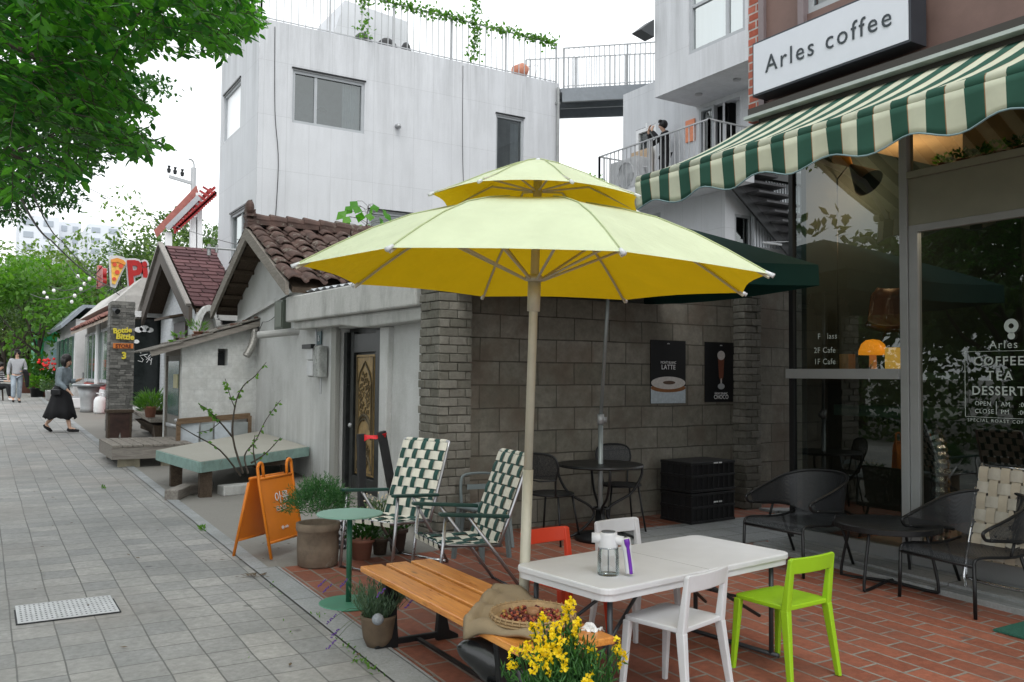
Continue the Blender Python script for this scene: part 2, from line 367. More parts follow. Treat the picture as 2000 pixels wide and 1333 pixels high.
M['leafD']=leafm('leaf_far_deep',(.04,.085,.03),(.085,.14,.045),.3)
M['leafG']=leafm('leaf_greygreen',(.05,.10,.05),(.10,.16,.08),.25)
M['bark']=mat('bark',(.055,.045,.035),.9,var=.3,vs_=12,bmp=.6,bs=20)
M['white']=mat('white_paint',(.72,.73,.74),.5,var=.04)
M['terr']=mat('terracotta',(.27,.12,.08),.8,var=.15,vs_=10,bmp=.2)

# ---- foliage helpers
HEX=[False]
def leaf_quad(mb,c,d,n,L,W,bend=.15):
    d=d.normalized(); s=d.cross(n)
    s=s.normalized() if s.length>1e-5 else d.orthogonal().normalized(); n=s.cross(d)
    if L>.055 and bend<.12 and HEX[0]:
        k=-n*bend*L; P=[c,c+d*L*.25+s*W*.40+k*.2,c+d*L*.58+s*W*.46+k*.25,c+d*L*.85+s*W*.2+k*.4,c+d*L+k*.7,c+d*L*.85-s*W*.2+k*.4,c+d*L*.58-s*W*.46+k*.25,c+d*L*.25-s*W*.40+k*.2,c+d*L*.5-k*.15]
        mb.add(P,[(0,8,2,1),(2,8,4,3),(4,8,6,5),(6,8,0,7)]); return
    a=c; b=c+d*L*.45+s*W*.5-n*bend*L*.2; e=c+d*L*.45-s*W*.5-n*bend*L*.2; mid=c+d*L*.5+n*bend*L*.12; t=c+d*L-n*bend*L*.5
    mb.add([a,b,t,e,mid],[(0,4,1),(1,4,2),(2,4,3),(3,4,0)])
def rv(r=rnd): 
    while 1:
        v=Vector((r.uniform(-1,1),r.uniform(-1,1),r.uniform(-1,1)))
        if .01<v.length<1: return v
def crown(mb,c,rx,ry,rz,n,size,r=rnd,clumps=26,shell=.55):
    c=Vector(c); cl=[]
    for _ in range(clumps):
        v=rv(r).normalized()*r.uniform(shell,1); v.z=abs(v.z)*.9-.25 if r.random()<.8 else v.z
        cl.append((c+Vector((v.x*rx,v.y*ry,v.z*rz)),r.uniform(.22,.42)))
    for _ in range(n):
        q,k=r.choice(cl); v=rv(r); v=v.normalized()*(v.length**.5)
        p=q+Vector((v.x*rx*k,v.y*ry*k,v.z*rz*k*.75))
        leaf_quad(mb,p,rv(r)+Vector((0,0,-.3)),rv(r)+Vector((0,0,1.3)),size*r.uniform(.6,1.3),size*r.uniform(.45,.75))
def trunk(mb,base_,top,r0,r1,limbs=5,spread=1.5,r=rnd):
    b,t=Vector(base_),Vector(top); P=[b+(t-b)*k/5+Vector((r.uniform(-.05,.05),r.uniform(-.05,.05),0))*(t-b).length*.3 for k in range(6)]
    mb.tube(P,[r0+(r1-r0)*k/5 for k in range(6)],8)
    for i in range(limbs):
        s=P[r.randint(2,4)]; e=t+Vector((r.uniform(-1,1)*spread,r.uniform(-1,1)*spread,r.uniform(-.3,.8)*spread))
        mb.tube([s,(s+e)/2+rv(r)*.2*spread,e],[r1*1.1,r1*.7,r1*.25],6)
def tree(label,cat,base_,h,rx,rz,n,size,lm,group=None,name='tree',r=rnd,clumps=26,tr=.16,low=.45):
    b=Vector(base_); t_=thing(name,label,cat,b,0,group)
    mb=MB(); trunk(mb,(0,0,-.3),(0,0,h*low),tr,tr*.5,5,rx*.6,r); obj('trunk',mb,M['bark'],t_,sm=True)
    mb=MB(); crown(mb,(0,0,h-rz),rx,rx,rz,n,size,r,clumps); obj('crown',mb,lm,t_)
    return t_
def window(parent,o,u,v,W,H,fr=.05,mull=(),rows=(),pane=None,fm=None,depth=.06,name='window',back=None):
    """frame + pane in a wall opening: o lower-left corner, u right, v up; nrm outwards = u x v"""
    o,u,v=Vector(o),Vector(u),Vector(v); n=u.cross(v); mb=MB(); fm=fm or M['frame']
    def piece(a,b,c,d,dp=depth):
        P=[o+u*a+v*c,o+u*b+v*c,o+u*b+v*d,o+u*a+v*d]; mb.prism(P,n*dp)
    piece(0,W,0,fr); piece(0,W,H-fr,H); piece(0,fr,fr,H-fr); piece(W-fr,W,fr,H-fr)
    for x in mull: piece(x-fr/2,x+fr/2,fr,H-fr,depth*.8)
    for y in rows: piece(fr,W-fr,y-fr*.4,y+fr*.4,depth*.8)
    f=obj(name,mb,fm,parent,world=True)
    g=MB(); k=depth*.4
    g.quad(*[o+u*a+v*b+n*k for a,b in ((fr,fr),(W-fr,fr),(W-fr,H-fr),(fr,H-fr))])
    L=parent.location
    gm=MB(); gm.v=[(a-L.x,b-L.y,c-L.z) for a,b,c in g.v]; gm.f=g.f
    obj('pane',gm,pane or M['wglass'],f)
    return f
UX,UYn,UZ=Vector((1,0,0)),Vector((0,-1,0)),Vector((0,0,1))   # u for walls facing -Y is +X; for walls facing -X is -Y

# ================================================================ CONCRETE BUILDING WITH ROOF TERRACE
TB=thing('concrete_building','pale grey board-marked concrete block with a railed roof terrace, left of the footbridge','building',(8.2,19.5,.35))
x0,x1,y0,y1,zt=4.6,11.88,17.3,20.5,8.83
mb=MB(); mb.wall((x0,y0,-.5),UX,UZ,x1-x0,zt+.5,[(.69,2.25,7.32,8.41),(5.5,6.26,4.2,8.28),(2.38,4.2,4.0,5.70)],(0,.14,0))
mb.quad((x1,y0,-.5),(x1,y1,-.5),(x1,y1,zt),(x1,y0,zt)); mb.quad((x0,y1,-.5),(x0,y1,zt),(x1,y1,zt),(x1,y1,-.5))
mb.quad((x0,y0,zt),(x1,y0,zt),(x1,y0+.2,zt),(x0,y0+.2,zt)); mb.quad((x0+.2,y0+.2,zt-.3),(x1,y0+.2,zt-.3),(x1,y1,zt-.3),(x0+.2,y1,zt-.3)); mb.quad((x0,y0+.2,zt),(x0+.2,y0+.2,zt),(x0+.2,y1,zt),(x0,y1,zt))
obj('wall',mb,M['conc'],TB,world=True)
mb=MB(); mb.wall((x0-.002,y1,-.5),UYn,UZ,y1-y0,zt+.5,[(.3,1.8,7.43,8.5),(1.15,2.9,4.0,5.65)],(.14,0,0))
obj('wall',mb,M['concY'],TB,world=True)
mb=MB(); mb.box(x0+.3,x1-.2,y0+.9,y1-.2,1,8.4); obj('room',mb,M['interior'],TB,world=True)
def curtain(parent,p,q,z0,z1,c=(.5,.52,.53)):
    mb=MB(); p,q=Vector(p),Vector(q); n=24; vs=[]
    nn=(q-p).cross(Vector((0,0,1))).normalized()
    for i in range(n+1):
        c_=p.lerp(q,i/n)+nn*.025*math.sin(i*1.9); vs+=[(c_.x,c_.y,z0),(c_.x,c_.y,z1)]
    mb.add(vs,[(2*i,2*i+1,2*i+3,2*i+2) for i in range(n)]); obj('curtain',mb,mat('curtain',c,.9) if 'curtain' not in bpy.data.materials else bpy.data.materials['curtain'],parent,world=True,sm=True)
curtain(TB,(6.42,17.5,0),(6.8,17.5,0),6.85,7.88); curtain(TB,(10.6,17.5,0),(10.82,17.5,0),5.0,7.7); curtain(TB,(4.75,19.3,0),(4.75,18.9,0),3.5,5.1)
mb=MB(); mb.tube([(5.9,17.75,6.8),(5.95,17.75,7.3),(6.05,17.7,7.35)],.02,6); mb.lathe([(.02,.08),(.08,0)],(6.08,17.7,7.28),10); obj('desk_lamp',mb,M['dark'],TB,world=True)
window(TB,(x0+.69,y0+.1,6.82),UX,UZ,1.56,1.09,.06,(.5,),(),depth=.07)
window(TB,(x0+5.5,y0+.1,3.7),UX,UZ,.76,4.08,.05,(),(2.75,),depth=.07)
window(TB,(x0+2.38,y0+.1,3.5),UX,UZ,1.82,1.7,.06,(.9,),(),depth=.07)
window(TB,(x0+.1,y1-.3,6.93),UYn,UZ,1.5,1.07,.05,(),(),pane=mat('sky_reflection_pane',(.9,.92,.94),.3,var=0),depth=.07)  # near-white pane colour stands in for the reflected sky
window(TB,(x0+.1,y1-1.15,3.5),UYn,UZ,1.75,1.65,.06,(.8,),(),depth=.07)
mb=MB()   # thin black strips over the openings, drawn as drip shadows
for a,b,z in ((.67,2.27,7.93),(5.48,6.28,7.80),(2.36,4.22,5.22)): mb.box(x0+a,x0+b,y0-.03,y0+.02,z,z+.03)
for a,b,z in ((.28,1.82,8.02),(1.13,2.92,5.17)): mb.box(x0-.03,x0+.02,y1-b,y1-a,z,z+.03)
obj('drip_shadow_strip',mb,M['black'],TB,world=True)
def railing(name,label,P,h,step,parent=None,cat='railing',r=.008,post=1.5,group=None,z0=0):
    a=Vector(P[0]); t_=parent or thing(name,label,cat,a,0,group)
    m1,m2=MB(),MB()
    for p,q in zip(P,P[1:]):
        p,q=Vector(p),Vector(q); d=q-p; L=d.length; n=max(1,int(L/step))
        for k in range(n+1):
            c=p+d*k/n; m2.box(c.x-r,c.x+r,c.y-r,c.y+r,c.z+z0,c.z+h)
        m=max(1,round(L/post))
        for k in range(m+1):
            c=p+d*k/m; m1.box(c.x-.018,c.x+.018,c.y-.018,c.y+.018,c.z,c.z+h)
        m1.bar(p+Vector((0,0,h)),q+Vector((0,0,h)),.018,.012); m1.bar(p+Vector((0,0,.06+z0)),q+Vector((0,0,.06+z0)),.012,.01)
    obj('handrail',m1,M['rail'],t_,world=True); obj('baluster',m2,M['rail'],t_,world=True); return t_
railing('terrace_railing','grey bar railing running along the edge of the concrete roof terrace',[(x0+.05,y1-.1,zt),(x0+.05,y0+.08,zt),(x1-.05,y0+.08,zt)],1.0,.15)
# vines on the railing
mb=MB(); rr=random.Random(3)
for _ in range(1100):
    t=rr.random(); xx=6.6+5.2*t; cl=math.sin(xx*5.1)*.5+math.sin(xx*2.3+1)*.5
    if rr.random()<.35-.3*cl: continue
    p=Vector((xx+rr.uniform(-.06,.06),y0+.05+rr.uniform(-.08,.08),zt+1.0+rr.gauss(.0,.07)))
    leaf_quad(mb,p,rv(rr),rv(rr)+Vector((0,-.6,.6)),.1,.08)
for cx,n in ((9.55,330),(6.85,120)):
    for _ in range(n):
        z=rr.uniform(.1,1.75 if cx>8 else 1.2); p=Vector((cx+rr.gauss(0,.09*(1+.4*math.sin(z*7))),y0+.05+rr.gauss(0,.06),zt+z)); leaf_quad(mb,p,rv(rr),rv(rr)+Vector((0,-.6,.6)),.09,.07)
vn=tag(obj('climbing_vine',mb,M['leafA']),'green vine trained along the top of the roof terrace railing','vine')
bx=thing('stair_house','pale concrete box with a sloped top standing on the roof terrace','roof box',(7.6,19.2,8.53))
mb=MB(); mb.prism([(6.35,18.6,8.5),(8.55,18.6,8.5),(8.4,18.6,10.05),(6.85,18.6,10.2)],(0,1.8,0)); obj('wall',mb,M['conc'],bx,world=True)
for i,(a,b) in enumerate(((6.75,7.25),(7.3,7.85),(7.9,8.15))):
    pl=thing('planter_cover','black bag on the roof terrace, '+('left of three in front of the stair box','middle of three in front of the stair box','right of three in front of the stair box')[i],'bag',((a+b)/2,17.85,8.53),0,'black bags on the roof terrace')
    mb=MB(); mb.ball(((a+b)/2,17.85,8.85),.3,(b-a)/.6,.8,1.25); obj('cover',mb,mat('black_sheet',(.02,.02,.022),.5,var=.2,bmp=.6,bs=12),pl,world=True,sm=True)
mb=MB(); mb.tube([(11.80,17.24,.3),(11.80,17.24,8.7)],.04,8); 
for z in (2.5,4.5,6.5,8.3): mb.box(11.75,11.85,17.22,17.30,z,z+.05)
obj('downpipe',mb,mat('dull_pipe',(.30,.31,.31),.5,.2),TB,world=True)
mb=MB(); mb.tube(smooth([(4.9,17.28,8.7),(4.93,17.27,7.0),(5.02,17.27,5.9),(4.95,17.27,4.2)],6),.008,5); mb.tube(smooth([(9.2,17.28,8.75),(9.22,17.27,6.5),(9.35,17.27,4.8)],6),.007,5); obj('wall_cable',mb,M['black'],TB,world=True)
for x_,z_ in ((7.6,7.1),(9.0,5.9)):
    mb=MB(); mb.tube([(x_,17.3,z_),(x_,17.2,z_),(x_,17.18,z_-.05)],.05,10); obj('vent_cap',mb,M['rail'],TB,world=True,sm=True)
lamp=thing('terrace_lamp','orange-pink hanging lamp shade seen between the terrace railing bars','lamp',(11.0,17.7,8.6))
mb=MB(); mb.lathe([(.02,-.2),(.16,-.16),(.17,.1),(.05,.24)],(0,0,0),14); s_=obj('shade',mb,mat('coral_shade',(.55,.22,.14),.5),lamp,sm=True); s_.location=(0,0,.5); s_.rotation_euler=(0,R(65),0)
mb=MB(); mb.tube([(0,0,0),(.4,0,.2),(.5,0,.75),(.1,0,.6)],.012,6); obj('arm',mb,M['rail'],lamp)

# ================================================================ FOOTBRIDGE
FB=thing('footbridge','steel footbridge high between the two concrete buildings','bridge',(12.4,16.2,8.5))
mb=MB(); pz=8.6
A=[(11.88,17.25),(14.2,15.1),(14.9,16.4),(11.88,19.0)]
mb.prism([(a,b,pz) for a,b in A],(0,0,.1))
mb.bar((11.9,17.2,pz-.13),(14.2,15.1,pz-.13),.04,.12); mb.bar((11.9,17.9,pz-.13),(14.5,15.6,pz-.13),.03,.12); mb.bar((11.9,18.9,pz-.13),(14.9,16.4,pz-.13),.04,.12)
obj('deck',mb,mat('painted_steel',(.20,.22,.24),.5,.2),FB,world=True)
railing('bridge_railing','near bar railing of the high footbridge',[(11.95,17.22,pz+.1),(14.2,15.12,pz+.1)],1.0,.12,FB)
railing('bridge_railing','x',[(11.95,18.95,pz+.1),(14.9,16.4,pz+.1)],1.25,.12,FB)

# ================================================================ CONCRETE ANNEX WITH BALCONY
AN=thing('concrete_annex','pale concrete annex with an overhanging upper box and a balcony, right of the footbridge','building',(14,13.5,.28))
mb=MB()
mb.wall((12.3,15.36,-.3),UYn,UZ,3.16,8.4,[(.46,1.12,5.8,7.47),(2.46,3.1,5.8,7.40),(.56,1.28,4.2,5.52)],(.14,0,0))
mb.wall((12.3,12.2,-.3),UX,UZ,4.2,5.95,[(.26,.73,4.55,5.22)],(0,.14,0))
mb.quad((12.3,15.36,-.3),(12.3,15.36,8.1),(16.5,15.36,8.1),(16.5,15.36,-.3)); mb.quad((12.3,12.2,8.1),(16.5,12.2,8.1),(16.5,15.36,8.1),(12.3,15.36,8.1))
obj('wall',mb,M['concY'],AN,world=True)
mb=MB(); mb.wall((12.302,12.26,5.65),UYn,UZ,.86,2.5,[(0,.45,0,1.45)],(.14,0,0)); mb.box(12.5,16.5,11.45,12.1,5.7,8.1); obj('wall',mb,M['concY'],AN,world=True)
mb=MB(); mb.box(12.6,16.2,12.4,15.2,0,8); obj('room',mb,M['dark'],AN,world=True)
mb=MB(); mb.wall((11.2,13.0,7.2),UYn,UZ,5,5,[(.96,2.37,.55,4)],(.14,0,0)); mb.quad((11.2,13,7.2),(11.2,13,12.2),(16,13,12.2),(16,13,7.2)); mb.quad((11.2,13,7.2),(16,13,7.2),(16,8,7.2),(11.2,8,7.2))
mb.box(11.5,15.5,8.5,12.8,7.4,12)
obj('upper_box',mb,M['concY'],AN,world=True)
window(AN,(11.3,12.04,7.75),UYn,UZ,1.41,3.4,.07,(.95,),(.9,),depth=.08,pane=glass('bright_glass',(.7,.78,.85),.45,0,.1))
window(AN,(12.4,14.9,5.5),UYn,UZ,.66,1.66,.08,(),(),depth=.1,fm=M['white'],name='door')
window(AN,(12.38,12.90,5.5),UYn,UZ,.42,1.62,.06,(),(),depth=.1,fm=M['frame'],name='door')
window(AN,(12.4,14.8,3.9),UYn,UZ,.72,1.32,.06,(),(),depth=.08)
window(AN,(12.56,12.28,4.25),UX,UZ,.47,.67,.05,(),(),depth=.07)
mb=MB(); mb.box(11.1,12.3,11.45,14.75,5.36,5.5); obj('balcony_floor',mb,M['concY'],AN,world=True)
for yy in (12.35,11.35): 
    mb=MB(); mb.cyl((11.75,yy,7.17),.07,.03,14); obj('downlight',mb,M['rail'],AN,world=True)
railing('balcony_railing','grey bar railing of the concrete balcony where a man stands',[(12.25,14.72,5.5),(11.15,14.72,5.5),(11.15,11.45,5.5),(12.25,11.45,5.5)],.88,.13)
mb=MB(); mb.box(0,.03,-.13,.13,-.2,.25); po=tag(obj('orange_notice',mb,mat('orange_paper',(.75,.28,.16),.7,var=.15,vs_=20)),'orange notice on the concrete wall beside the balcony doors','notice'); po.location=(12.265,13.15,6.72)
mb=MB(); mb.box(11.95,12.25,14.2,14.7,5.25,6.6)
pw=tag(obj('plywood_board',MB().box(-.03,.03,-.35,.35,0,1.15),woodm('plywood',(.42,.30,.2),(.5,.38,.26),(8,1,8))),'light plywood board leaning at the far end of the balcony','board'); pw.location=(12.2,15.02-.0,5.25)
pw.location=(12.22,14.62,5.5)
ac=thing('air_conditioner','white outdoor air-conditioner unit behind the balcony railing','air conditioner',(11.5,14.1,5.5))
mb=MB(); mb.box(-.2,.2,-.42,.42,.05,.72); obj('case',mb,mat('ac_grey',(.42,.43,.44),.5,var=.1),ac,bevel=.02)
mb=MB(); mb.tube([(-.21,.26*math.cos(a/12*math.pi*2)-.08,.38+.26*math.sin(a/12*math.pi*2)) for a in range(12)],.012,6,True)
for k in range(6): mb.tube([(-.21,(.05+.036*k)*math.cos(a/12*math.pi*2)-.08,.38+(.05+.036*k)*math.sin(a/12*math.pi*2)) for a in range(12)],.004,4,True)
obj('fan_grille',mb,M['rail'],ac)
mb=MB(); mb.tube(smooth([(0,-.42,.5),(.05,-.52,.45),(.1,-.55,.2),(.1,-.5,.02)],5),.02,8); obj('hose',mb,M['rail'],ac,sm=True)
mb=MB(); mb.prism([(11.2,13.3,8.42),(11.2,13.3,8.78),(10.85,13.3,8.5)],(0,-.28,0)); tag(obj('small_canopy',mb,mat('dark_roof',(.06,.065,.07),.6)),'small dark canopy sticking out above the footbridge end','canopy')
# steel stair
ST=thing('steel_stair','dark steel stair descending in front of the concrete annex','stairs',(13.5,11.8,4.2))
mb=MB(); s0=onY(1425,345,11.9); s1=onY(1560,512,11.9); n=9
d=(s1-s0)
mb.bar(s0+Vector((-.1,.0,.0)),s1+d*.4,.025,.09); obj('stringer',mb,M['black'],ST,world=True)
for k in range(n+3):
    p=s0+d*(k/n); q=MB(); q.box(p.x+.05,p.x+1.0,p.y-.3,p.y+.05,p.z+.04,p.z+.08); q.box(p.x+.05,p.x+1.0,p.y+.02,p.y+.05,p.z-.1,p.z+.05); obj('tread',q,mat('rusty_steel',(.085,.085,.09),.7,.2,var=.3) if k==0 else bpy.data.materials['rusty_steel'],ST,world=True)
mb=MB()
for k in range(40): mb.box(13.0+k*.08,13.04+k*.08,12.10,12.13,4.3,5.65)
mb.box(12.98,16.2,12.13,12.16,4.3,5.65)
tag(obj('corrugated_panel',mb,M['metal_w']),'white ribbed metal sheeting behind the steel stair','panel')
mb=MB(); a=onY(1490,474,11.4); b=onY(1547,472,11.4); mb.tube([a,b,b+Vector((0,0,-1.2))],.015,6); mb.tube([a,a+Vector((.5,0,-.0))],.02,6)
tag(obj('stair_handrail',mb,M['rail']),'thin metal handrail at the foot of the steel stair','handrail')

# ================================================================ BLOCK WALL AND BRICK PIERS
M['block']=brickm('stained_cement_block',.46,.235,.006,(.165,.156,.127),(.245,.23,.195),(.085,.08,.068),swap='xz',offset=.5,loc=(.12,.02,0),bst=1.0,dirt=(.085,.08,.064),dirtscale=1.1,tint=(2.2,(.20,.15,.115)),fine=14)
M['brick_x']=brickm('grey_pier_brick',.2,.083,.008,(.15,.145,.125),(.23,.22,.195),(.05,.05,.045),swap='xz',bst=1,dirt=(.09,.085,.07),fine=20)
mb=MB(); mb.box(4.0,6.62,7.53,7.73,-.2,2.52); mb.box(6.62,9.3,7.53,7.73,-.2,2.95); tag(obj('block_wall',mb,M['block']),'weathered cement block wall behind the terrace, with two posters','wall')
def brick_pier(name,label,x0,x1,y0,y1,z0,z1,bh=.083,seed=1):
    """hand-laid courses: each brick its own block so the outline is rough"""
    r=random.Random(seed); mb=MB(); z=z0; k=0
    mb.box(x0+.012,x1-.012,y0+.012,y1-.01,z0,z1)
    while z<z1:
        h=bh-.009
        for face in (0,1):
            L=(x1-x0) if face==0 else (y1-y0); cuts=[0]; u=.19 if (k+face)%2 else .1
            while u<L-.04: cuts.append(u+r.uniform(-.01,.01)); u+=.19
            cuts.append(L)
            for a,b in zip(cuts,cuts[1:]):
                o=r.uniform(-.008,.010); dz=r.uniform(-.003,.003)
                if face==0: mb.box(x0+a+.004,x0+b-.004,y0-o-.004,y0+.05,z+dz,z+h+dz)
                else: mb.box(x0-o-.004,x0+.05,y0+a+.004,y0+b-.004,z+dz+.001,z+h+dz+.001)
        z+=bh; k+=1
    o=tag(obj(name,mb,M['pierb'],bevel=.006),label,'pier'); return o
def islandm(name,c1,c2,rough=.85,dirt=None,bmp=.5,bs=30):
    m,t,b=base(name); ge=_n(t,'ShaderNodeNewGeometry'); c=mixc(t,ge.outputs['Random Per Island'],c1,c2)
    c=mixc(t,1,c,ramp(t,noise(t,22,6,.7),[(.25,.7),(.75,1.25)]),'MULTIPLY')
    if dirt: c=mixc(t,ramp(t,noise(t,2,5,.7),[(.45,0),(.75,.8)]),c,dirt)
    setc(t,b,c); b.inputs['Roughness'].default_value=rough; b.inputs['Specular IOR Level'].default_value=.25
    t.links.new(bump(t,noise(t,bs,5,.7),bmp,.01),b.inputs['Normal']); return m
M['pierb']=islandm('rough_grey_brick',(.12,.115,.095),(.20,.19,.165),dirt=(.1,.095,.08))
brick_pier('brick_pier','rough grey brick pier at the left end of the block wall, beside the white house',3.68,4.03,7.32,7.75,.0,3.0,seed=2)
brick_pier('brick_pier','slim grey brick pier between the posters and the cafe glass',7.72,7.98,7.33,7.53,.0,3.0,seed=5)
mb=MB(); mb.prism([(7.85,7.0,.11),(8.9,6.55,.11),(8.9,6.75,.11),(7.85,7.25,.11)],(0,0,.07)); tag(obj('stone_sill',mb,M['kerbst']),'pale stone strip at the foot of the wall beside the cafe','kerb stone')

# ================================================================ CAFE
CF=thing('cafe_building','brown cafe front with tall glass door, green-tinted windows and a striped awning over them','building',(7.5,3,.08))
M['cfr']=mat('cafe_frame',(.26,.27,.27),.45,.1,var=.05)
M['cfr2']=mat('cafe_panel_olive',(.20,.20,.155),.5,.1,var=.06)
M['cglass']=glass('cafe_glass',(.70,.80,.78),.08,0,.38)
X=6.7
def px(mb,y0,y1,z0,z1,xa=0,xb=.08): mb.box(X-xa,X+xb,y0,y1,z0,z1)
mb=MB(); px(mb,4.515,4.59,.08,4.1,.02); px(mb,4.59,5.75,.10,.27,.0); px(mb,-3,4.515,.05,.16,.0); px(mb,-.2,-.12,.1,4.1,.02); px(mb,2.0,2.07,.1,4.1,.02)
obj('frame',mb,M['cfr'],CF,world=True,bevel=.004)
mb=MB(); px(mb,4.59,5.80,1.70,1.79,.05,.1); obj('sill',mb,M['cfr'],CF,world=True,bevel=.004)
mb=MB(); px(mb,5.75,5.80,.1,4.1,.0,.05); obj('corner_post',mb,M['black'],CF,world=True)
mb=MB(); px(mb,-3,4.513,3.0,3.40,.005); px(mb,-3,4.513,3.40,3.46,.03); px(mb,-3,4.513,4.0,4.1,.03); obj('header_panel',mb,M['cfr2'],CF,world=True,bevel=.004)
mb=MB(); mb.quad((X+.03,5.75,.27),(X+.03,4.59,.27),(X+.03,4.59,1.70),(X+.03,5.75,1.70)); mb.quad((X+.03,5.75,1.79),(X+.03,4.59,1.79),(X+.03,4.59,4.1),(X+.03,5.75,4.1))
obj('window_glass',mb,M['cglass'],CF,world=True)
mb=MB(); mb.quad((X+.03,4.51,3.46),(X+.03,-3,3.46),(X+.03,-3,4.0),(X+.03,4.51,4.0)); obj('transom_glass',mb,M['cglass'],CF,world=True)
mb=MB(); mb.quad((X+.03,1.99,.16),(X+.03,-3,.16),(X+.03,-3,3.0),(X+.03,1.99,3.0)); obj('window_glass',mb,M['cglass'],CF,world=True)
dr=MB(); 
for a,b,c,d in ((4.43,4.51,.16,3.0),(3.05,3.13,.16,3.0),(3.13,4.43,.16,.30),(3.13,4.43,2.94,3.0),(2.07,2.15,.16,3.0)): px(dr,a,b,c,d,.01,.05)
do_=obj('door',dr,M['cfr'],CF,world=True,bevel=.003)
mb=MB(); mb.quad((X+.02,4.43,.30),(X+.02,2.15,.30),(X+.02,2.15,2.94),(X+.02,4.43,2.94)); obj('door_glass',mb,M['cglass'],do_,world=True)
mb=MB(); mb.tube([(X-.05,3.2,.9),(X-.05,3.2,1.5)],.015,8); mb.bar((X-.05,3.2,.95),(X,3.2,.95),.008); mb.bar((X-.05,3.2,1.45),(X,3.2,1.45),.008); obj('handle',mb,M['rail'],do_,world=True)
# room
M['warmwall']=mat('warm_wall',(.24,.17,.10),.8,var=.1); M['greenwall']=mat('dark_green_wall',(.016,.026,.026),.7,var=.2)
mb=MB(); mb.box(X+.08,11,-3,5.7,.02,.12); obj('floor',mb,M['apron'],CF,world=True)
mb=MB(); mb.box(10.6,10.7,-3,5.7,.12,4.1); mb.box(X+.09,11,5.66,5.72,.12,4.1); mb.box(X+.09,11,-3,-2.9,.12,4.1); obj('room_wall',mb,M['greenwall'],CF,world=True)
mb=MB(); mb.box(X+.1,10.6,-2.9,5.6,4.02,4.08); mb.box(7.4,7.5,-2.9,4.45,3.35,4.02); obj('ceiling',mb,M['warmwall'],CF,world=True)
mb=MB(); mb.box(9.6,9.7,4.2,4.55,.12,3.4); obj('partition',mb,M['warmwall'],CF,world=True)
mb=MB(); mb.box(X+.09,7.6,4.62,5.64,1.70,1.76); mb.box(X+.4,7.55,4.62,5.6,1.35,1.45); obj('display_shelf',mb,mat('shelf_green',(.05,.09,.07),.5),CF,world=True)
mb=MB(); mb.box(8.0,8.7,1.5,3.9,.12,1.1); obj('counter',mb,mat('counter_wood',(.16,.09,.05),.5),CF,world=True)
# upper storey
M['pinkwall']=mat('rust_brown_cladding',(.17,.105,.09),.6,.15,var=.18,vs_=2,bmp=.1)
mb=MB(); mb.wall((6.6,6.06,4.1),UYn,UZ,9,5,[(.55,1.75,1.05,4)],(.15,0,0)); mb.quad((6.6,6.06,4.1),(6.6,-3,4.1),(11,-3,4.1),(11,6.06,4.1)); obj('upper_wall',mb,M['pinkwall'],CF,world=True)
mb=MB(); mb.box(6.58,10,6.06,6.20,4.28,9.1); obj('brick_edge',mb,brickm('red_brick',.2,.083,.010,(.32,.08,.05),(.42,.13,.09),(.45,.42,.40),swap='yz',bst=.7,dirt=(.2,.07,.05)),CF,world=True)
mb=MB(); mb.box(6.56,6.60,5.98,6.05,4.35,9.1); mb.box(6.55,6.62,5.48,5.55,4.9,9.1); obj('trim',mb,mat('mauve_trim',(.20,.16,.165),.5,.2),CF,world=True)
window(CF,(6.68,5.50,5.15),UYn,UZ,1.18,2.9,.06,(.3,),(),depth=.06)
mb=MB(); mb.box(6.9,10,3.6,5.6,4.9,8.8); obj('room',mb,mat('pale_room',(.5,.55,.6),.8),CF,world=True)
mb=MB(); mb.box(6.38,6.6,-3,6.02,4.26,4.34); mb.box(6.40,6.6,-3,5.9,4.16,4.22); obj('awning_cassette',mb,mat('cassette',(.035,.03,.025),.5),CF,world=True)
mb=MB(); mb.box(6.30,6.42,-3,6.0,4.215,4.245); obj('cassette_edge',mb,mat('pale_edge',(.38,.42,.40),.5),CF,world=True)
mb=MB(); mb.box(6.36,6.7,-6,5.76,-.1,.085); mb.box(6.20,6.36,-6,5.80,-.1,.055+.01); 
vs=[(a,b,c+G(0,b)-.02) for a,b,c in mb.v]; mb.v=vs; tag(obj('cafe_step',mb,M['kerbst'],bevel=.004),'low grey stone step along the foot of the cafe front','step')
# sign
SG=thing('shop_sign','white lightbox sign with dark frame reading Arles coffee above the awning','sign',(6.45,5.08,4.43))
mb=MB(); mb.box(6.35,6.56,4.24,5.93,4.43,4.96); obj('case',mb,mat('sign_case',(.035,.04,.05),.4,.2),SG,world=True,bevel=.003)
mb=MB(); mb.box(6.343,6.352,4.26,5.91,4.45,4.94); obj('face',mb,mat('sign_face',(.60,.62,.68),.35,var=.02),SG,world=True)
M['ink']=mat('sign_ink',(.03,.04,.05),.5,var=0)
tx=text('lettering','Arles coffee',.235,M['ink'],SG,(-.112,.0,.19),'X',.002,space=1.22,sx=.95)
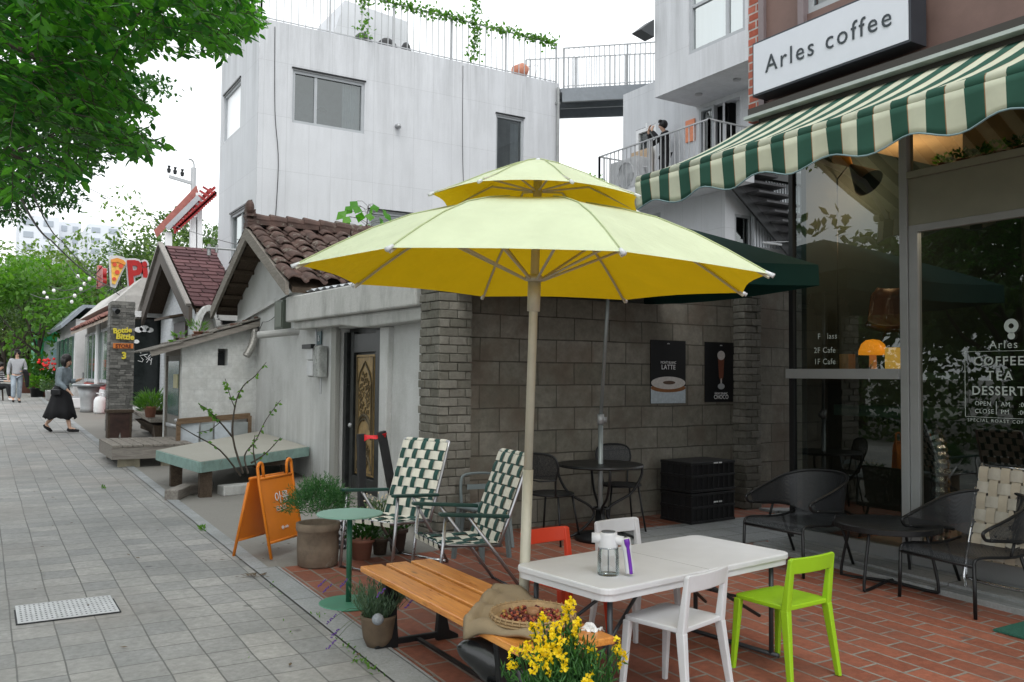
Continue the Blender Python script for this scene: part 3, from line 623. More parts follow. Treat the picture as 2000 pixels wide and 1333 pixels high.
# awning
AW=thing('striped_awning','green and cream striped awning with scalloped valance over the cafe front','awning',(5.8,3,3.4))
M['awn']=stripem('awning_stripes',1,.25,(.042,.115,.085),(.64,.65,.52),.5,.02,.3,(.35,.2,.1))
M['awn2']=M['awn']
mb=MB(); ya,yb=6.07,-1.5; N=120
def awp(y,t):  # t 0 wall..1 front
    return (6.45-1.41*t,y,4.20-.70*t-.05*math.sin(math.pi*t)-.008*math.sin(y*9)*t)
vs=[];fs=[]
for i in range(N+1):
    y=ya+(yb-ya)*i/N
    for j in range(7): vs.append(awp(y,j/6))
for i in range(N):
    for j in range(6): a=i*7+j; fs.append((a,a+1,a+8,a+7))
mb.add(vs,fs); o=obj('canopy',mb,M['awn'],AW,world=True,sm=True,solid=.004)
mb=MB(); mb.tube([(5.045,ya,3.475),(5.045,yb,3.475)],.042,12); obj('front_roller',mb,M['awn'],AW,world=True,sm=True)
mb=MB(); vs=[];fs=[]; N=240
for i in range(N+1):
    y=ya+(yb-ya)*i/N
    for j in range(6):
        t=j/5; h=.225+.035*math.sin((y-5.85)/.62*2*math.pi-math.pi/2)
        vs.append((5.0+.012*math.sin(y*13)*t+.02*t,y,3.45-h*t))
for i in range(N):
    for j in range(5): a=i*6+j; fs.append((a,a+1,a+7,a+6))
mb.add(vs,fs); obj('valance',mb,M['awn'],AW,world=True,sm=True,solid=.003)
mb=MB(); mb.tube([(vs[i*6+5][0]-.002,vs[i*6+5][1],vs[i*6+5][2]) for i in range(0,N+1,2)],.006,5); obj('valance_edge',mb,mat('edge_band',(.16,.24,.26),.6),AW,world=True)
mb=MB()
for y in (5.9,3.0,.2): mb.bar((6.5,y,4.0),(5.8,y-.25,3.72),.018); mb.bar((5.8,y-.25,3.72),(5.08,y,3.46),.018)
obj('folding_arm',mb,M['white'],AW,world=True)
# ================================================================ TILED WHITE HOUSE
TH=thing('tiled_house','old whitewashed house with a brown tiled roof and an ornate door under a concrete beam','house',(4.6,12,.25))
mb=MB(); XW=4.0
mb.wall((XW,12.35,-.2),UYn,UZ,4.65,2.75,[(1.45,2.90,.2,2.5)],(.35,0,0)) ; obj('wall',mb,M['plaster'],TH,world=True)
mb=MB(); mb.prism([(XW,16.15,-.2),(XW,12.35,-.2),(XW,12.35,3.0),(XW,14.15,3.95),(XW,16.15,2.95)],(3.5,0,0)); obj('gable_wall',mb,M['plaster'],TH,world=True)
mb=MB(); mb.box(4.0,9,7.76,12.4,2.5,2.62); obj('flat_roof',mb,M['apron'],TH,world=True)
M['beam']=concretem('stained_beam',(.50,.50,.485),stain=.7,dirt=(.15,.15,.14),sk=(2.5,2.5,.9))
mb=MB(); vs=[]; 
mb.prism([(3.72,12.3,2.44),(3.72,12.3,2.80),(3.72,9.6,2.76),(3.72,7.95,2.70),(3.72,7.95,2.40)],(.35,0,0)); mb.prism([(3.80,12.15,2.33),(3.80,12.15,2.44),(3.80,7.97,2.40),(3.80,7.97,2.26),(3.80,9.6,2.25),(3.80,10.3,2.31)],(.2,0,0)); obj('beam',mb,M['beam'],TH,world=True,bevel=.02)
mb=MB(); mb.prism([(3.93,9.35,.1),(3.93,9.35,2.25),(3.93,9.10,2.25),(3.93,9.20,.1)],(.1,0,0)); obj('wall_patch',mb,M['plaster'],TH,world=True,bevel=.015)
mb=MB(); mb.box(3.96,4.03,10.88,11.06,.1,2.32); obj('door_jamb',mb,concretem('grey_jamb',(.30,.30,.28),stain=.6),TH,world=True,bevel=.01)
dr=MB(); dr.box(4.16,4.20,9.45,10.90,.15,2.30); D=obj('door',dr,mat('black_door',(.022,.024,.024),.4,.2,var=.5,vs_=6,wear=(18,.66,(.3,.3,.29))),TH,world=True)
mb=MB(); mb.box(4.10,4.16,9.72,9.88,.2,2.25); mb.box(4.10,4.16,10.60,10.70,.2,2.25); mb.box(4.105,4.16,9.88,10.60,1.98,2.22); mb.box(4.105,4.16,9.88,10.60,.2,.42); mb.box(4.08,4.16,10.8,10.9,.2,2.25); obj('door_frame',mb,bpy.data.materials['black_door'],D,world=True,bevel=.006)
M['brass']=mat('dull_brass',(.30,.20,.08),.45,.4,var=.35,vs_=14); M['brassd']=mat('dark_brass',(.10,.075,.04),.5,.4,var=.3)
mb=MB(); mb.box(4.12,4.155,9.94,10.54,.45,1.95); obj('ornate_panel',mb,M['brass'],D,world=True)
mb=MB(); cy=10.24
def arch(zc,w,h,r=.014,bot=False):
    pts=[(4.115,cy+w*math.cos(a),zc+h*math.sin(a)) for a in [math.pi*k/14 for k in range(15)]]; mb.tube(pts,r,5)
mb.tube([(4.115,9.97,.48),(4.115,10.51,.48),(4.115,10.51,1.92),(4.115,9.97,1.92)],.012,5,True)
mb.tube([(4.115,10.02,.9),(4.115,10.02,1.6),(4.115,10.08,1.72),(4.115,10.24,1.86),(4.115,10.40,1.72),(4.115,10.46,1.6),(4.115,10.46,.9)],.013,5)
arch(.95,.22,.2); arch(1.02,.2,.18,.02); arch(.52,.22,.2,.018)
for k in range(46):   # leaf scrollwork
    a=k*2.399; rr_=.02+.16*math.sqrt(k/46); 
    for zc,sz in ((1.42,1.7),(.72,.9)):
        c=Vector((4.113,cy+rr_*math.cos(a),zc+rr_*sz*math.sin(a))); mb.tube([c,c+Vector((0,.035*math.cos(a+1),.05*math.sin(a+1))),c+Vector((0,.02*math.cos(a+2),.07*math.sin(a+2)))],.006,4)
obj('scrollwork',mb,M['brassd'],D,world=True)
mb=MB(); mb.ball((4.09,10.65,1.05),.03); obj('handle',mb,M['rail'],D,world=True,sm=True)
mb=MB(); mb.box(3.9,4.3,9.4,10.9,-.05,.24); obj('doorstep',mb,M['apron'],TH,world=True,bevel=.01)
# tiled roof with real tiles
M['tile']=mat('brown_roof_tile',(.072,.042,.034),.75,var=.45,vs_=4,bmp=.5,bs=30,wear=(5,.56,(.17,.15,.125)))
def tiled(x0,x1,yr,zr,ye,ze,name,per=.29,row=.31,seed=1):
    r=random.Random(seed); mb=MB(); dy,dz=ye-yr,ze-zr; L=math.hypot(dy,dz); nr=int(L/row)+1; nx=int((x1-x0)/per)
    n=Vector((0,-dz,dy)).normalized(); n=n if n.z>0 else -n; dn=Vector((0,dy,dz)).normalized()
    for k in range(nr):
        for i in range(nx):
            s0=k*row-.02; s1=min((k+1)*row+.04,L+.05); dzj=r.uniform(-.012,.022); tj=r.uniform(-.04,.04); dx=r.uniform(-.015,.015)
            vs=[];fs=[]; m_=9
            for a,(s,lift) in enumerate(((s0,0),(s1,.045))):
                for j in range(m_+1):
                    u=j/m_; x=x0+i*per+u*per*1.05+dx; wv=.042*math.sin(2*math.pi*u-.6)+.012*math.sin(4*math.pi*u)
                    vs.append(Vector((x,yr,zr))+dn*(s+tj*a)+n*(wv+lift+dzj))
            vs+= [v-n*.022 for v in vs[m_+1:]]
            for j in range(m_): fs.append((j,j+1,m_+2+j,m_+1+j)); fs.append((m_+1+j,m_+2+j,2*m_+3+j,2*m_+2+j))
            mb.add(vs,fs)
    return mb
mb=tiled(3.62,7.6,14.15,4.12,11.95,3.02,'a'); mb2=tiled(3.62,5.5,14.15,4.12,16.5,2.95,'b',seed=4); mb.add(mb2.v,mb2.f)
obj('roof_tiles',mb,M['tile'],TH,world=True,sm=True)
mb=MB(); mb.prism([(3.7,14.15,4.02),(3.7,11.95,2.92),(3.7,11.95,2.84),(3.7,14.15,3.92),(3.7,16.5,2.78),(3.7,16.5,2.86)],(4,0,0)); obj('roof_boards',mb,M['dwood'],TH,world=True)
mb=MB(); r=random.Random(5)
for k in range(14):
    x=3.72+k*.28; mb.tube([(x-.02,14.15,4.20+r.uniform(-.02,.02)),(x+.28,14.15,4.19)],[.10,.085],10)
for k in range(7): 
    x=3.7+k*.55; mb.box(x,x+.53,14.02,14.28,4.10+r.uniform(-.01,.01),4.17)
for k in range(7): mb.box(3.6,3.75,14.15-.09+r.uniform(-.05,.05),14.15+.1+r.uniform(-.05,.05),4.05+k*.045,4.09+k*.045)
mb.ball((3.66,14.15,4.38),.12,.6,1,1.1)
obj('ridge_tiles',mb,M['tile'],TH,world=True)
mb=MB(); mb.prism([(3.60,14.15,4.06),(3.60,11.93,2.98),(3.60,11.93,2.80),(3.60,14.15,3.86),(3.60,16.52,2.70),(3.60,16.52,2.90)],(.05,0,0)); obj('bargeboard',mb,M['gwood'],TH,world=True)
for k in range(6):
    y=11.97+.0*k
mb=MB()
for k in range(9): x=3.66+k*.0; 
for k in range(6):
    t=(k+.5)/6; y=14.15+(16.4-14.15)*t; z=3.92+(2.8-3.92)*t; mb.bar((3.66,y,z-.02),(4.1,y,z-.02),.03)
mb.bar((3.75,14.15,3.80),(4.2,14.15,3.80),.06); obj('rafter_end',mb,M['dwood'],TH,world=True)
mb=MB(); mb.bar((3.96,16.1,2.60),(3.96,12.4,2.98),.02,.03); obj('gable_trim',mb,M['plaster'],TH,world=True)
mb=MB()
vs=[];fs=[]; n=46
for i in range(n+1):
    for j in range(2):
        y=12.35-3.2*i/n; x=3.9+j*.9; vs.append((x,y,2.80+.018*math.sin(i*1.6)+.16*j+.08*(1-i/n)))
for i in range(n): a=i*2; fs.append((a,a+1,a+3,a+2))
mb.add(vs,fs); obj('corrugated_sheet',mb,M['metal_w'],TH,world=True,solid=.004)
# things fixed on the wall
o=thing('junction_box','grey-green metal junction box high on the whitewashed wall','box',(3.93,13.15,2.38))
mb=MB(); mb.box(-.06,.07,-.22,.22,0,.44); obj('case',mb,mat('box_green',(.12,.14,.115),.6,.2),o,bevel=.01)
mb=MB(); mb.box(-.075,-.06,-.19,.12,.03,.41); obj('lid',mb,mat('box_green2',(.15,.17,.14),.6,.2),o,bevel=.005)
o=tag(obj('vent_pipe',MB().tube([(-.42,.18,-.03),(-.02,-.12,.02),(.1,-.2,.03)],.055,12),mat('grey_pipe',(.34,.34,.33),.5)),'short grey vent pipe sticking out of the wall below the junction box','pipe'); o.location=(3.93,12.75,2.30)
o=thing('house_number_plate','small dark green house number plate beside the ornate door','sign',(3.985,11.62,2.2))
mb=MB(); mb.box(-.008,.0,-.12,.12,-.09,.09); obj('plate',mb,mat('plate_teal',(.015,.07,.08),.4),o); text('lettering','16',.13,M['white'],o,(-.012,0,-.045),'X')
o=thing('meter_box','weathered electricity meter box with a torn white cover left of the ornate door','meter',(3.98,11.48,1.78))
mb=MB(); mb.box(-.12,0,-.25,.2,-.12,.30); obj('case',mb,mat('meter_case',(.30,.31,.30),.6,var=.4,vs_=9,wear=(6,.55,(.08,.075,.06))),o,bevel=.012)
mb=MB(); mb.box(-.135,-.12,-.02,.20,-.10,.10); mb.box(-.135,-.12,.0,.22,.12,.28); obj('cover',mb,mat('meter_cover',(.5,.51,.52),.4),o,bevel=.004)
mb=MB(); mb.box(-.16,-.1,-.02,.36,.27,.33); obj('hood',mb,M['black'],o)
mb=MB(); mb.tube([(-.06,-.16,-.1),(-.06,-.16,-.35)],.014,6); mb.tube([(-.06,.05,.3),(-.05,.1,.6),(-.02,.1,.75)],.012,6); obj('conduit',mb,M['rail'],o)
o=tag(obj('power_bracket',MB().tube([(3.5,14.3,3.7),(3.1,14.6,3.74)],.02,6).tube([(3.14,14.6,3.8),(3.14,14.6,3.62)],.03,8).tube([(3.24,14.5,3.78),(3.24,14.5,3.66)],.025,8),M['rail']),'small metal cable bracket with insulators at the gable peak of the tiled house','bracket')
def cable(label,P,r=.008,n=10,sag=0):
    pts=[]
    for p,q in zip(P,P[1:]):
        p,q=Vector(p),Vector(q)
        for k in range(n): t=k/n; pts.append(p+(q-p)*t-Vector((0,0,sag*4*t*(1-t))))
    pts.append(Vector(P[-1])); return tag(obj('cable',MB().tube(pts,r,5),M['black']),label,'cable')
cable('thin cable drooping down the whitewashed gable wall to the lean-to roof',[(3.95,12.9,2.9),(3.95,14.3,2.55),(3.9,14.75,2.5)],.006,8,.12)
# sapling on the roof
o=thing('roof_sapling','broad-leaved sapling growing behind the tiled roof ridge','plant',(5.75,14.4,3.75))
st=MB(); st.tube([(0,0,0),(.02,0,.4),(.05,.0,.95)],[.018,.014,.006],6); lf=MB(); r=random.Random(11)
for k in range(26):
    z=.25+.72*k/26; a=k*2.4; s=Vector((.03,0,z)); d=Vector((math.cos(a),math.sin(a)*.6,.25)); L=.16+.28*(math.sin(math.pi*min(1,z/1.0))); e=s+d*L; st.tube([s,s+d*L*.5+Vector((0,0,.04)),e],.004,4)
    leaf_quad(lf,e,Vector((d.x,d.y,-.9)),Vector((d.x*.5,-1,.6)),.22*r.uniform(.8,1.2),.19,.2)
obj('stem',st,M['bark'],o); obj('leaves',lf,leafm('leaf_sapling',(.06,.22,.02),(.12,.30,.04),.5),o)

# ================================================================ LEAN-TO
LT=thing('lean_to','small whitewashed lean-to with a sloping roof and a narrow grey door','shed',(3.4,15.5,.3))
mb=MB(); W=1.22; u=Vector((1,0,0))
# near wall as a polygon with a hole: build by cells under a sloping top
ztop=lambda x:2.11+(x-2.8)/1.25*.44
cells=[2.8,3.36,3.52,4.02]; 
for a,b in zip(cells,cells[1:]):
    if a==3.36:
        mb.quad((a,14.8,.2),(b,14.8,.2),(b,14.8,1.83),(a,14.8,1.83)); mb.quad((a,14.8,2.11),(b,14.8,2.11),(b,14.8,ztop(b)),(a,14.8,ztop(a)))
        for P in (((a,1.83),(b,1.83)),((a,2.11),(b,2.11)),((a,1.83),(a,2.11)),((b,1.83),(b,2.11))):
            (p,q)=P; mb.quad((p[0],14.8,p[1]),(q[0],14.8,q[1]),(q[0],15.0,q[1]),(p[0],15.0,p[1]))
    else: mb.quad((a,14.8,.2),(b,14.8,.2),(b,14.8,ztop(b)),(a,14.8,ztop(a)))
mb.box(2.802,2.86,16.25,16.4,.2,2.1); mb.quad((2.8,16.4,.2),(2.8,16.4,2.1),(4,16.4,2.5),(4,16.4,.2)); mb.quad((2.8,14.8,.2),(2.8,14.8,2.1),(2.8,14.93,2.1),(2.8,14.93,.2))
obj('wall',mb,M['plaster2'],LT,world=True)
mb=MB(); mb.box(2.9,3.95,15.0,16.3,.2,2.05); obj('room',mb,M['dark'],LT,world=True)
mb=MB(); mb.box(2.80,2.86,14.93,15.0,.2,2.12); mb.box(2.80,2.86,16.18,16.25,.2,2.12); mb.box(2.80,2.86,15.0,16.18,2.0,2.12); obj('door_frame',mb,M['gwood'],LT,world=True)
mb=MB(); mb.box(2.83,2.87,15.0,16.18,.3,2.0); dd=obj('door',mb,mat('grey_door',(.16,.15,.135),.7,var=.2,vs_=8),LT,world=True)
mb=MB(); mb.box(2.815,2.83,15.12,16.06,1.0,1.9); obj('door_window',mb,mat('teal_glass',(.05,.11,.105),.2,var=.2),dd,world=True)
mb=MB(); mb.box(2.80,2.815,15.15,15.5,1.45,1.68); obj('paper_note',mb,mat('yellow_note',(.45,.42,.26),.8),dd,world=True)
mb=MB(); mb.ball((2.8,15.15,.92),.035); mb.box(2.81,2.83,15.0,16.18,.78,.84); obj('handle',mb,M['rail'],dd,world=True,sm=True)
M['thatch']=mat('weathered_roof_sheet',(.15,.14,.125),.9,var=.45,vs_=7,bmp=.8,bs=14)
mb=MB()
for k in range(4):
    a=2.28+k*.46; b=a+.5; zz=lambda x:2.0+(x-2.3)*.335
    for y0_ in (14.62,):
        vs=[];fs=[]; n=30
        for i in range(n+1):
            y=14.62+1.9*i/n; 
            for x in (a,b): vs.append((x,y,zz(x)+.04+.012*math.sin(y*38)+k*.004+(0.02 if x==a else 0)))
        for i in range(n): q=i*2; fs.append((q,q+1,q+3,q+2))
        mb.add(vs,fs)
obj('roof',mb,M['thatch'],LT,world=True,solid=.02)
mb=MB(); mb.bar((2.30,14.66,2.0),(4.05,14.66,2.56),.02,.045); obj('fascia',mb,M['gwoodx'],LT,world=True)
mb=MB(); r=random.Random(2)
for k in range(7):
    x=2.75+k*.2; mb.box(x,x+.19,14.75,14.85,2.06+(x-2.3)*.335,2.10+(x-2.3)*.335+r.uniform(.0,.02))
tag(obj('loose_bricks',mb,mat('mossy_brick',(.11,.06,.045),.9,var=.4,vs_=14),bevel=.01),'row of loose bricks holding down the lean-to roof edge','bricks')
mb=MB(); mb.tube(smooth([(.02,.1,.16),(0,-.06,.16),(-.02,-.1,.05),(-.08,-.14,-.12),(-.16,-.16,-.26)],6),.062,12)
P=smooth([(.02,.1,.16),(0,-.06,.16),(-.02,-.1,.05),(-.08,-.14,-.12),(-.16,-.16,-.26)],6)
for k in range(2,len(P)-1): 
    if k%2==0: mb.tube([P[k],P[k]+(P[k+1]-P[k])*.45],.068,12)
o=tag(obj('flexible_duct',mb,mat('duct_grey',(.33,.32,.30),.45,.5,var=.3,vs_=20)),'ribbed grey duct curving out of the lean-to wall top','duct'); o.location=(3.93,14.75,2.25)
mb=MB(); mb.ball((3.93-.165,14.75-.162,1.985),.05); tag(obj('duct_mouth',mb,M['dark']),'dark mouth of the ribbed duct','duct mouth') if 0 else None
# arch ornament behind the lean-to
AR=thing('plaster_arch','small white plaster arch standing above the lean-to roof','arch',(3.75,16.9,2.1))
mb=MB(); yy=16.9; cx=3.62
def archwall(mb,cx,zb,w,h,x0,x1,zt,y,t):
    n=12; top=[(cx-w*math.cos(math.pi*k/n),zb+h*math.sin(math.pi*k/n)) for k in range(n+1)]
    out=[(cx-(w+.10)*math.cos(math.pi*k/n),zb+(h+.12)*math.sin(math.pi*k/n)) for k in range(n+1)]
    for (a,b),(c,d) in zip(zip(top,top[1:]),zip(out,out[1:])):
        mb.prism([(a[0],y,a[1]),(b[0],y,b[1]),(d[0],y,d[1]),(c[0],y,c[1])],(0,t,0))
archwall(mb,3.66,2.25,.17,.62,0,0,0,yy,.22); mb.box(3.83,3.93,yy,yy+.22,2.1,2.62); mb.box(3.80,4.2,yy,yy+.2,2.70,2.82); obj('arch',mb,M['plaster'],AR,world=True,bevel=.01)
mb=MB(); mb.box(3.48,3.83,yy+.2,yy+.24,2.1,2.85); obj('backing',mb,mat('beige_backing',(.32,.31,.29),.8),AR,world=True)
mb=MB(); mb.box(3.93,4.2,yy+.06,yy+.12,2.3,2.7); obj('dark_opening',mb,M['dark'],AR,world=True)
def pot(mb,r0,r1,h,rim=.02,c=(0,0,0)):
    mb.lathe([(0.001,0),(r0,0),(r1*.96,h*.85),(r1+rim*.5,h*.86),(r1+rim*.5,h),(r1-.015,h),(r1-.03,h*.86),(.001,h*.84)],c,22)
def potted(name,label,cat,loc,r0,r1,h,pm,fol,lm,group=None,rz=0,rim=.02):
    o=thing(name,label,cat,loc,rz,group); mb=MB(); pot(mb,r0,r1,h,rim); obj('pot',mb,pm,o,sm=True)
    if fol.v: obj('foliage',fol,lm,o)
    return o
def tuft(n,rad,h,L,W,z0,seed=1,droop=.3,spread=1):
    r=random.Random(seed); mb=MB()
    for _ in range(n):
        a=r.uniform(0,6.28); q=r.random()**.5*rad; z=z0+r.random()*h; p=Vector((q*math.cos(a)*spread,q*math.sin(a)*spread,z)); d=Vector((math.cos(a)*.8,math.sin(a)*.8,1-droop))+rv(r)*.6
        leaf_quad(mb,p,d,rv(r)+Vector((0,0,1)),L*r.uniform(.6,1.3),W*r.uniform(.7,1.2))
    return mb
potted('potted_plant','terracotta pot with a trailing plant on the lean-to roof','plant pot',(3.12,15.2,2.29),.05,.075,.11,M['terr'],tuft(60,.10,.15,.14,.02,.09,3),M['leafA'])
potted('potted_plant','dark pot of trailing leaves at the window above the lean-to roof','plant pot',(2.85,15.3,2.20),.05,.07,.09,M['dwood'],tuft(40,.10,.16,.11,.04,.02,5,.8),M['leafA'])
# low board with white panels against the lean-to
o=thing('leaning_boards','low brown plank frame with pale panels leaning against the lean-to wall','boards',(3.3,14.6,.3))
mb=MB(); mb.bar((2.72,14.6,.93),(3.88,14.72,1.0),.035,.045); mb.box(2.70,2.76,14.56,14.64,.3,.93); mb.box(3.84,3.9,14.66,14.74,.4,1.0); obj('frame',mb,M['bwood'],o,world=True)
for i,(a,b) in enumerate(((2.77,3.05),(3.08,3.27),(3.30,3.56),(3.58,3.83))):
    mb=MB(); mb.box(a,b,14.63,14.66,.45,.9); obj('board',mb,mat('board_%d'%i,((.50,.54,.58),(.34,.38,.39),(.46,.5,.54),(.25,.27,.27))[i],.6,var=.15),o,world=True)

# ================================================================ SHINGLE HOUSE
SH=thing('shingle_house','white house with steep red-brown shingle gable roof behind the lean-to','house',(5,20.8,.42))
ap=(3.5,21.0,4.55)
mb=MB(); mb.prism([(3.9,23.4,0),(3.9,18.2,0),(3.9,18.2,3.0),(3.9,21.0,4.4),(3.9,23.4,3.1)],(3.2,0,0)); obj('wall',mb,brickm('white_brick_wall',.25,.09,.004,(.55,.57,.6),(.58,.6,.62),(.48,.5,.52),swap='yz',bst=.4),SH,world=True)
M['shing']=islandm('red_brown_shingle',(.085,.042,.045),(.15,.075,.078),rough=.9,bmp=.4,bs=60)
mb=MB(); r=random.Random(6)
def shingles(x0,x1,yr,zr,ye,ze):
    dy,dz=ye-yr,ze-zr; L=math.hypot(dy,dz); dn=Vector((0,dy,dz))/L; n=Vector((0,-dz,dy))/L; n=n if n.z>0 else -n; rows=int(L/.22)+1
    for k in range(rows):
        x=x0-(k%2)*.2
        while x<x1:
            w_=r.choice((.3,.36,.42)); a,b=max(x,x0),min(x+w_-.01,x1)
            if b>a:
                s0,s1=k*.22,min(L,(k+1)*.22+.03); P=Vector((0,yr,zr)); h0,h1=.012,.03+r.uniform(0,.008)
                A=[Vector((a,0,0))+P+dn*s0+n*h0,Vector((b,0,0))+P+dn*s0+n*h0,Vector((b,0,0))+P+dn*s1+n*h1,Vector((a+.02,0,0))+P+dn*s1+n*h1]
                mb.add(A+[v-n*.02 for v in A[2:]],[(0,1,2,3),(3,2,4,5)])
            x+=w_
shingles(3.55,7.3,21.0,4.60,17.75,3.0); shingles(3.55,7.3,21.0,4.60,24.0,3.1); obj('roof_shingles',mb,M['shing'],SH,world=True)
mb=MB(); mb.prism([(3.6,21,4.55),(3.6,17.75,2.95),(3.6,17.75,2.85),(3.6,21,4.45),(3.6,24,2.95),(3.6,24,3.05)],(3.7,0,0)); obj('roof_boards',mb,M['dwood'],SH,world=True)
mb=MB(); mb.prism([(3.45,21,4.60),(3.45,17.7,2.98),(3.45,17.7,2.62),(3.45,21,4.18),(3.45,24.05,2.64),(3.45,24.05,3.05)],(.07,0,0)); obj('bargeboard',mb,mat('brown_barge',(.075,.06,.05),.7,var=.2),SH,world=True)
mb=MB(); mb.bar((3.44,21.0,4.66),(3.44,17.68,3.03),.05,.025); mb.bar((3.44,21.0,4.66),(3.44,24.1,3.1),.05,.025); obj('edge_flashing',mb,mat('worn_flashing',(.27,.25,.23),.6,.3,var=.25,vs_=15),SH,world=True)
mb=MB(); mb.box(3.84,3.9,20.05,21.35,1.5,2.85); obj('window',mb,mat('brown_window',(.045,.03,.03),.5),SH,world=True)
mb=MB(); mb.prism([(3.9,21.9,3.0),(3.9,20.0,2.98),(3.5,20.0,2.9),(3.5,21.9,2.92)],(0,0,.05)); obj('window_hood',mb,M['dwood'],SH,world=True)
o=thing('small_wall_sign','small dark and gold lettered board on the white gable','sign',(3.85,20.3,3.3))
mb=MB(); mb.box(3.83,3.88,19.6,20.75,3.45,3.68); mb.box(3.83,3.88,19.5,20.3,3.12,3.22); obj('board',mb,mat('sign_dark',(.03,.028,.02),.6),o,world=True)
mb=MB(); mb.box(3.84,3.88,19.5,20.45,3.24,3.44); obj('lit_strip',mb,mat('sign_gold',(.75,.5,.2),.5,var=.3,vs_=20,emit=.5),o,world=True)
o=thing('wall_lantern','small lit wall lamp under the right eave of the shingle house','lamp',(3.8,18.3,2.9))
mb=MB(); mb.lathe([(.03,.14),(.13,.0),(.1,-.01)],(0,0,0),12); obj('hood',mb,M['white'],o); mb=MB(); mb.cyl((.05,-.12,-.14),.07,.16,10); obj('lit_glass',mb,mat('warm_bulb',(1,.6,.2),.4,var=0,emit=1.6),o)

# ================================================================ STONE PILLAR SIGN, BENCH, PLATFORM
PL=thing('stone_pillar','stacked dark slate pillar with yellow and orange painted shop lettering','pillar',(2.64,20.5,.43))
M['slate']=islandm('stacked_slate',(.09,.09,.085),(.24,.235,.22),rough=.8,bmp=.5)
mb=MB(); r=random.Random(9); z=.3; mb.box(2.41,2.86,20.42,20.9,0,3.24)
while z<3.22:
    h=r.uniform(.035,.07); x=2.40
    while x<2.86:
        w_=r.uniform(.08,.22); b=min(x+w_,2.87); mb.box(x,b-.004,20.40-r.uniform(0,.025),20.46,z,z+h-.006); x=b
        if b>=2.87: break
    mb.box(2.38,2.42,20.45,20.88,z,z+h-.006); z+=h
obj('slate',mb,M['slate'],PL,world=True)
M['ylw']=mat('sign_yellow',(.75,.62,.06),.5,var=.05); M['orng']=mat('sign_orange',(.65,.2,.04),.5,var=.05)
text('lettering','Bottle',.15,M['ylw'],PL,(-.02,-.14,2.13),ext=.006,bold=.006,rot=(R(90),R(-6),0)); text('lettering','Bittle',.17,M['ylw'],PL,(.03,-.15,1.99),ext=.006,bold=.007,rot=(R(90),R(2),0)); text('lettering','3',.2,M['ylw'],PL,(.02,-.14,1.57),ext=.006,bold=.008)
mb=MB(); mb.box(-.20,.20,-.145,-.13,1.79,1.90); obj('orange_band',mb,M['orng'],PL); text('lettering','STORE',.105,mat('sign_brown',(.12,.02,.01),.6,var=0),PL,(0,-.15,1.805),ext=.003,bold=.003)
mb=MB(); mb.tube([(2.45,20.35,3.05),(2.49,20.2,3.0)],.06,8); o=obj('camera_lamp',mb,M['black'],PL,world=True)
BN=thing('wooden_stool','dark stained wooden stool in front of the slate pillar','stool',(2.43,19.0,.40))
mb=MB(); mb.box(-.26,.24,-.18,.18,.50,.56); obj('seat',mb,M['dwood'],BN,bevel=.006)
for s in (-1,1): mb=MB(); mb.box(-.01+s*.2-.02,-.01+s*.2+.02,-.16,.16,0,.5); obj('leg',mb,M['dwood'],BN)
mb=MB(); mb.prism([(-.2,-.15,.0),(-.2,-.15,.5),(.18,-.15,.5),(.18,-.15,.0),(.02,-.15,.0),(0,-.15,.12),(-.03,-.15,0)],(0,.03,0)); obj('front_panel',mb,mat('stool_red_brown',(.05,.025,.02),.5,var=.5,vs_=4),BN)
PF=thing('slatted_platform','low grey weathered slatted wooden platform beside the pavement','platform',(2.2,14.8,.3))
g=Vector((0,0,.3))
mb=MB()
for k in range(8):
    x_=1.70+k*.145; mb=MB(); mb.box(x_,x_+.132,13.99,15.62,.595+.002*(k%3),.625+.002*(k%2)); obj('slat',mb,M['gwood'],PF,world=True)

mb=MB(); mb.box(1.70,2.85,14.0,14.04,.42,.592); mb.box(1.70,1.74,14.04,15.6,.42,.592); mb.box(1.70,2.85,15.56,15.6,.42,.592); obj('frame',mb,M['gwoodx'],PF,world=True)
for (a,b) in ((1.8,14.1),(2.4,14.1),(1.8,15.4),(2.7,15.3)): mb=MB(); mb.box(a,a+.3,b,b+.1,.27,.42); obj('foot_block',mb,mat('block_beige',(.3,.27,.2),.9,var=.3) if 'block_beige' not in bpy.data.materials else bpy.data.materials['block_beige'],PF,world=True)
# ramshackle plank table behind
o=thing('plank_bench','dark plank bench with debris left of the lean-to door','bench',(2.9,18.3,.4))
mb=MB(); mb.prism([(2.68,16.9,.80),(3.3,16.9,.80),(3.5,19.6,.86),(2.75,19.6,.86)],(0,0,.06)); obj('top',mb,M['gwood'],o,world=True)
mb=MB(); mb.prism([(2.75,17.0,.74),(2.8,17.0,.42),(3.2,17.6,.36),(3.1,19.4,.42),(2.75,19.3,.76)],(.4,0,0)); obj('base',mb,M['dwood'],o,world=True)
mb=MB(); mb.box(3.0,3.5,19.2,20.2,.5,.95); tag(obj('dark_crate',mb,M['dwood'],bevel=.01),'dark crate on the ground behind the plank bench','crate')
potted('potted_plant','reddish pot with long grass leaves at the left of the lean-to door','plant pot',(2.72,17.2,.88),.08,.11,.2,M['terr'],tuft(160,.16,.25,.26,.025,.12,8),M['leafA'])
potted('potted_plant','grey bushy plant heaped on the plank bench','plant pot',(3.0,18.2,.88),.1,.14,.1,M['dwood'],tuft(260,.32,.32,.2,.03,.05,9),M['leafG'])
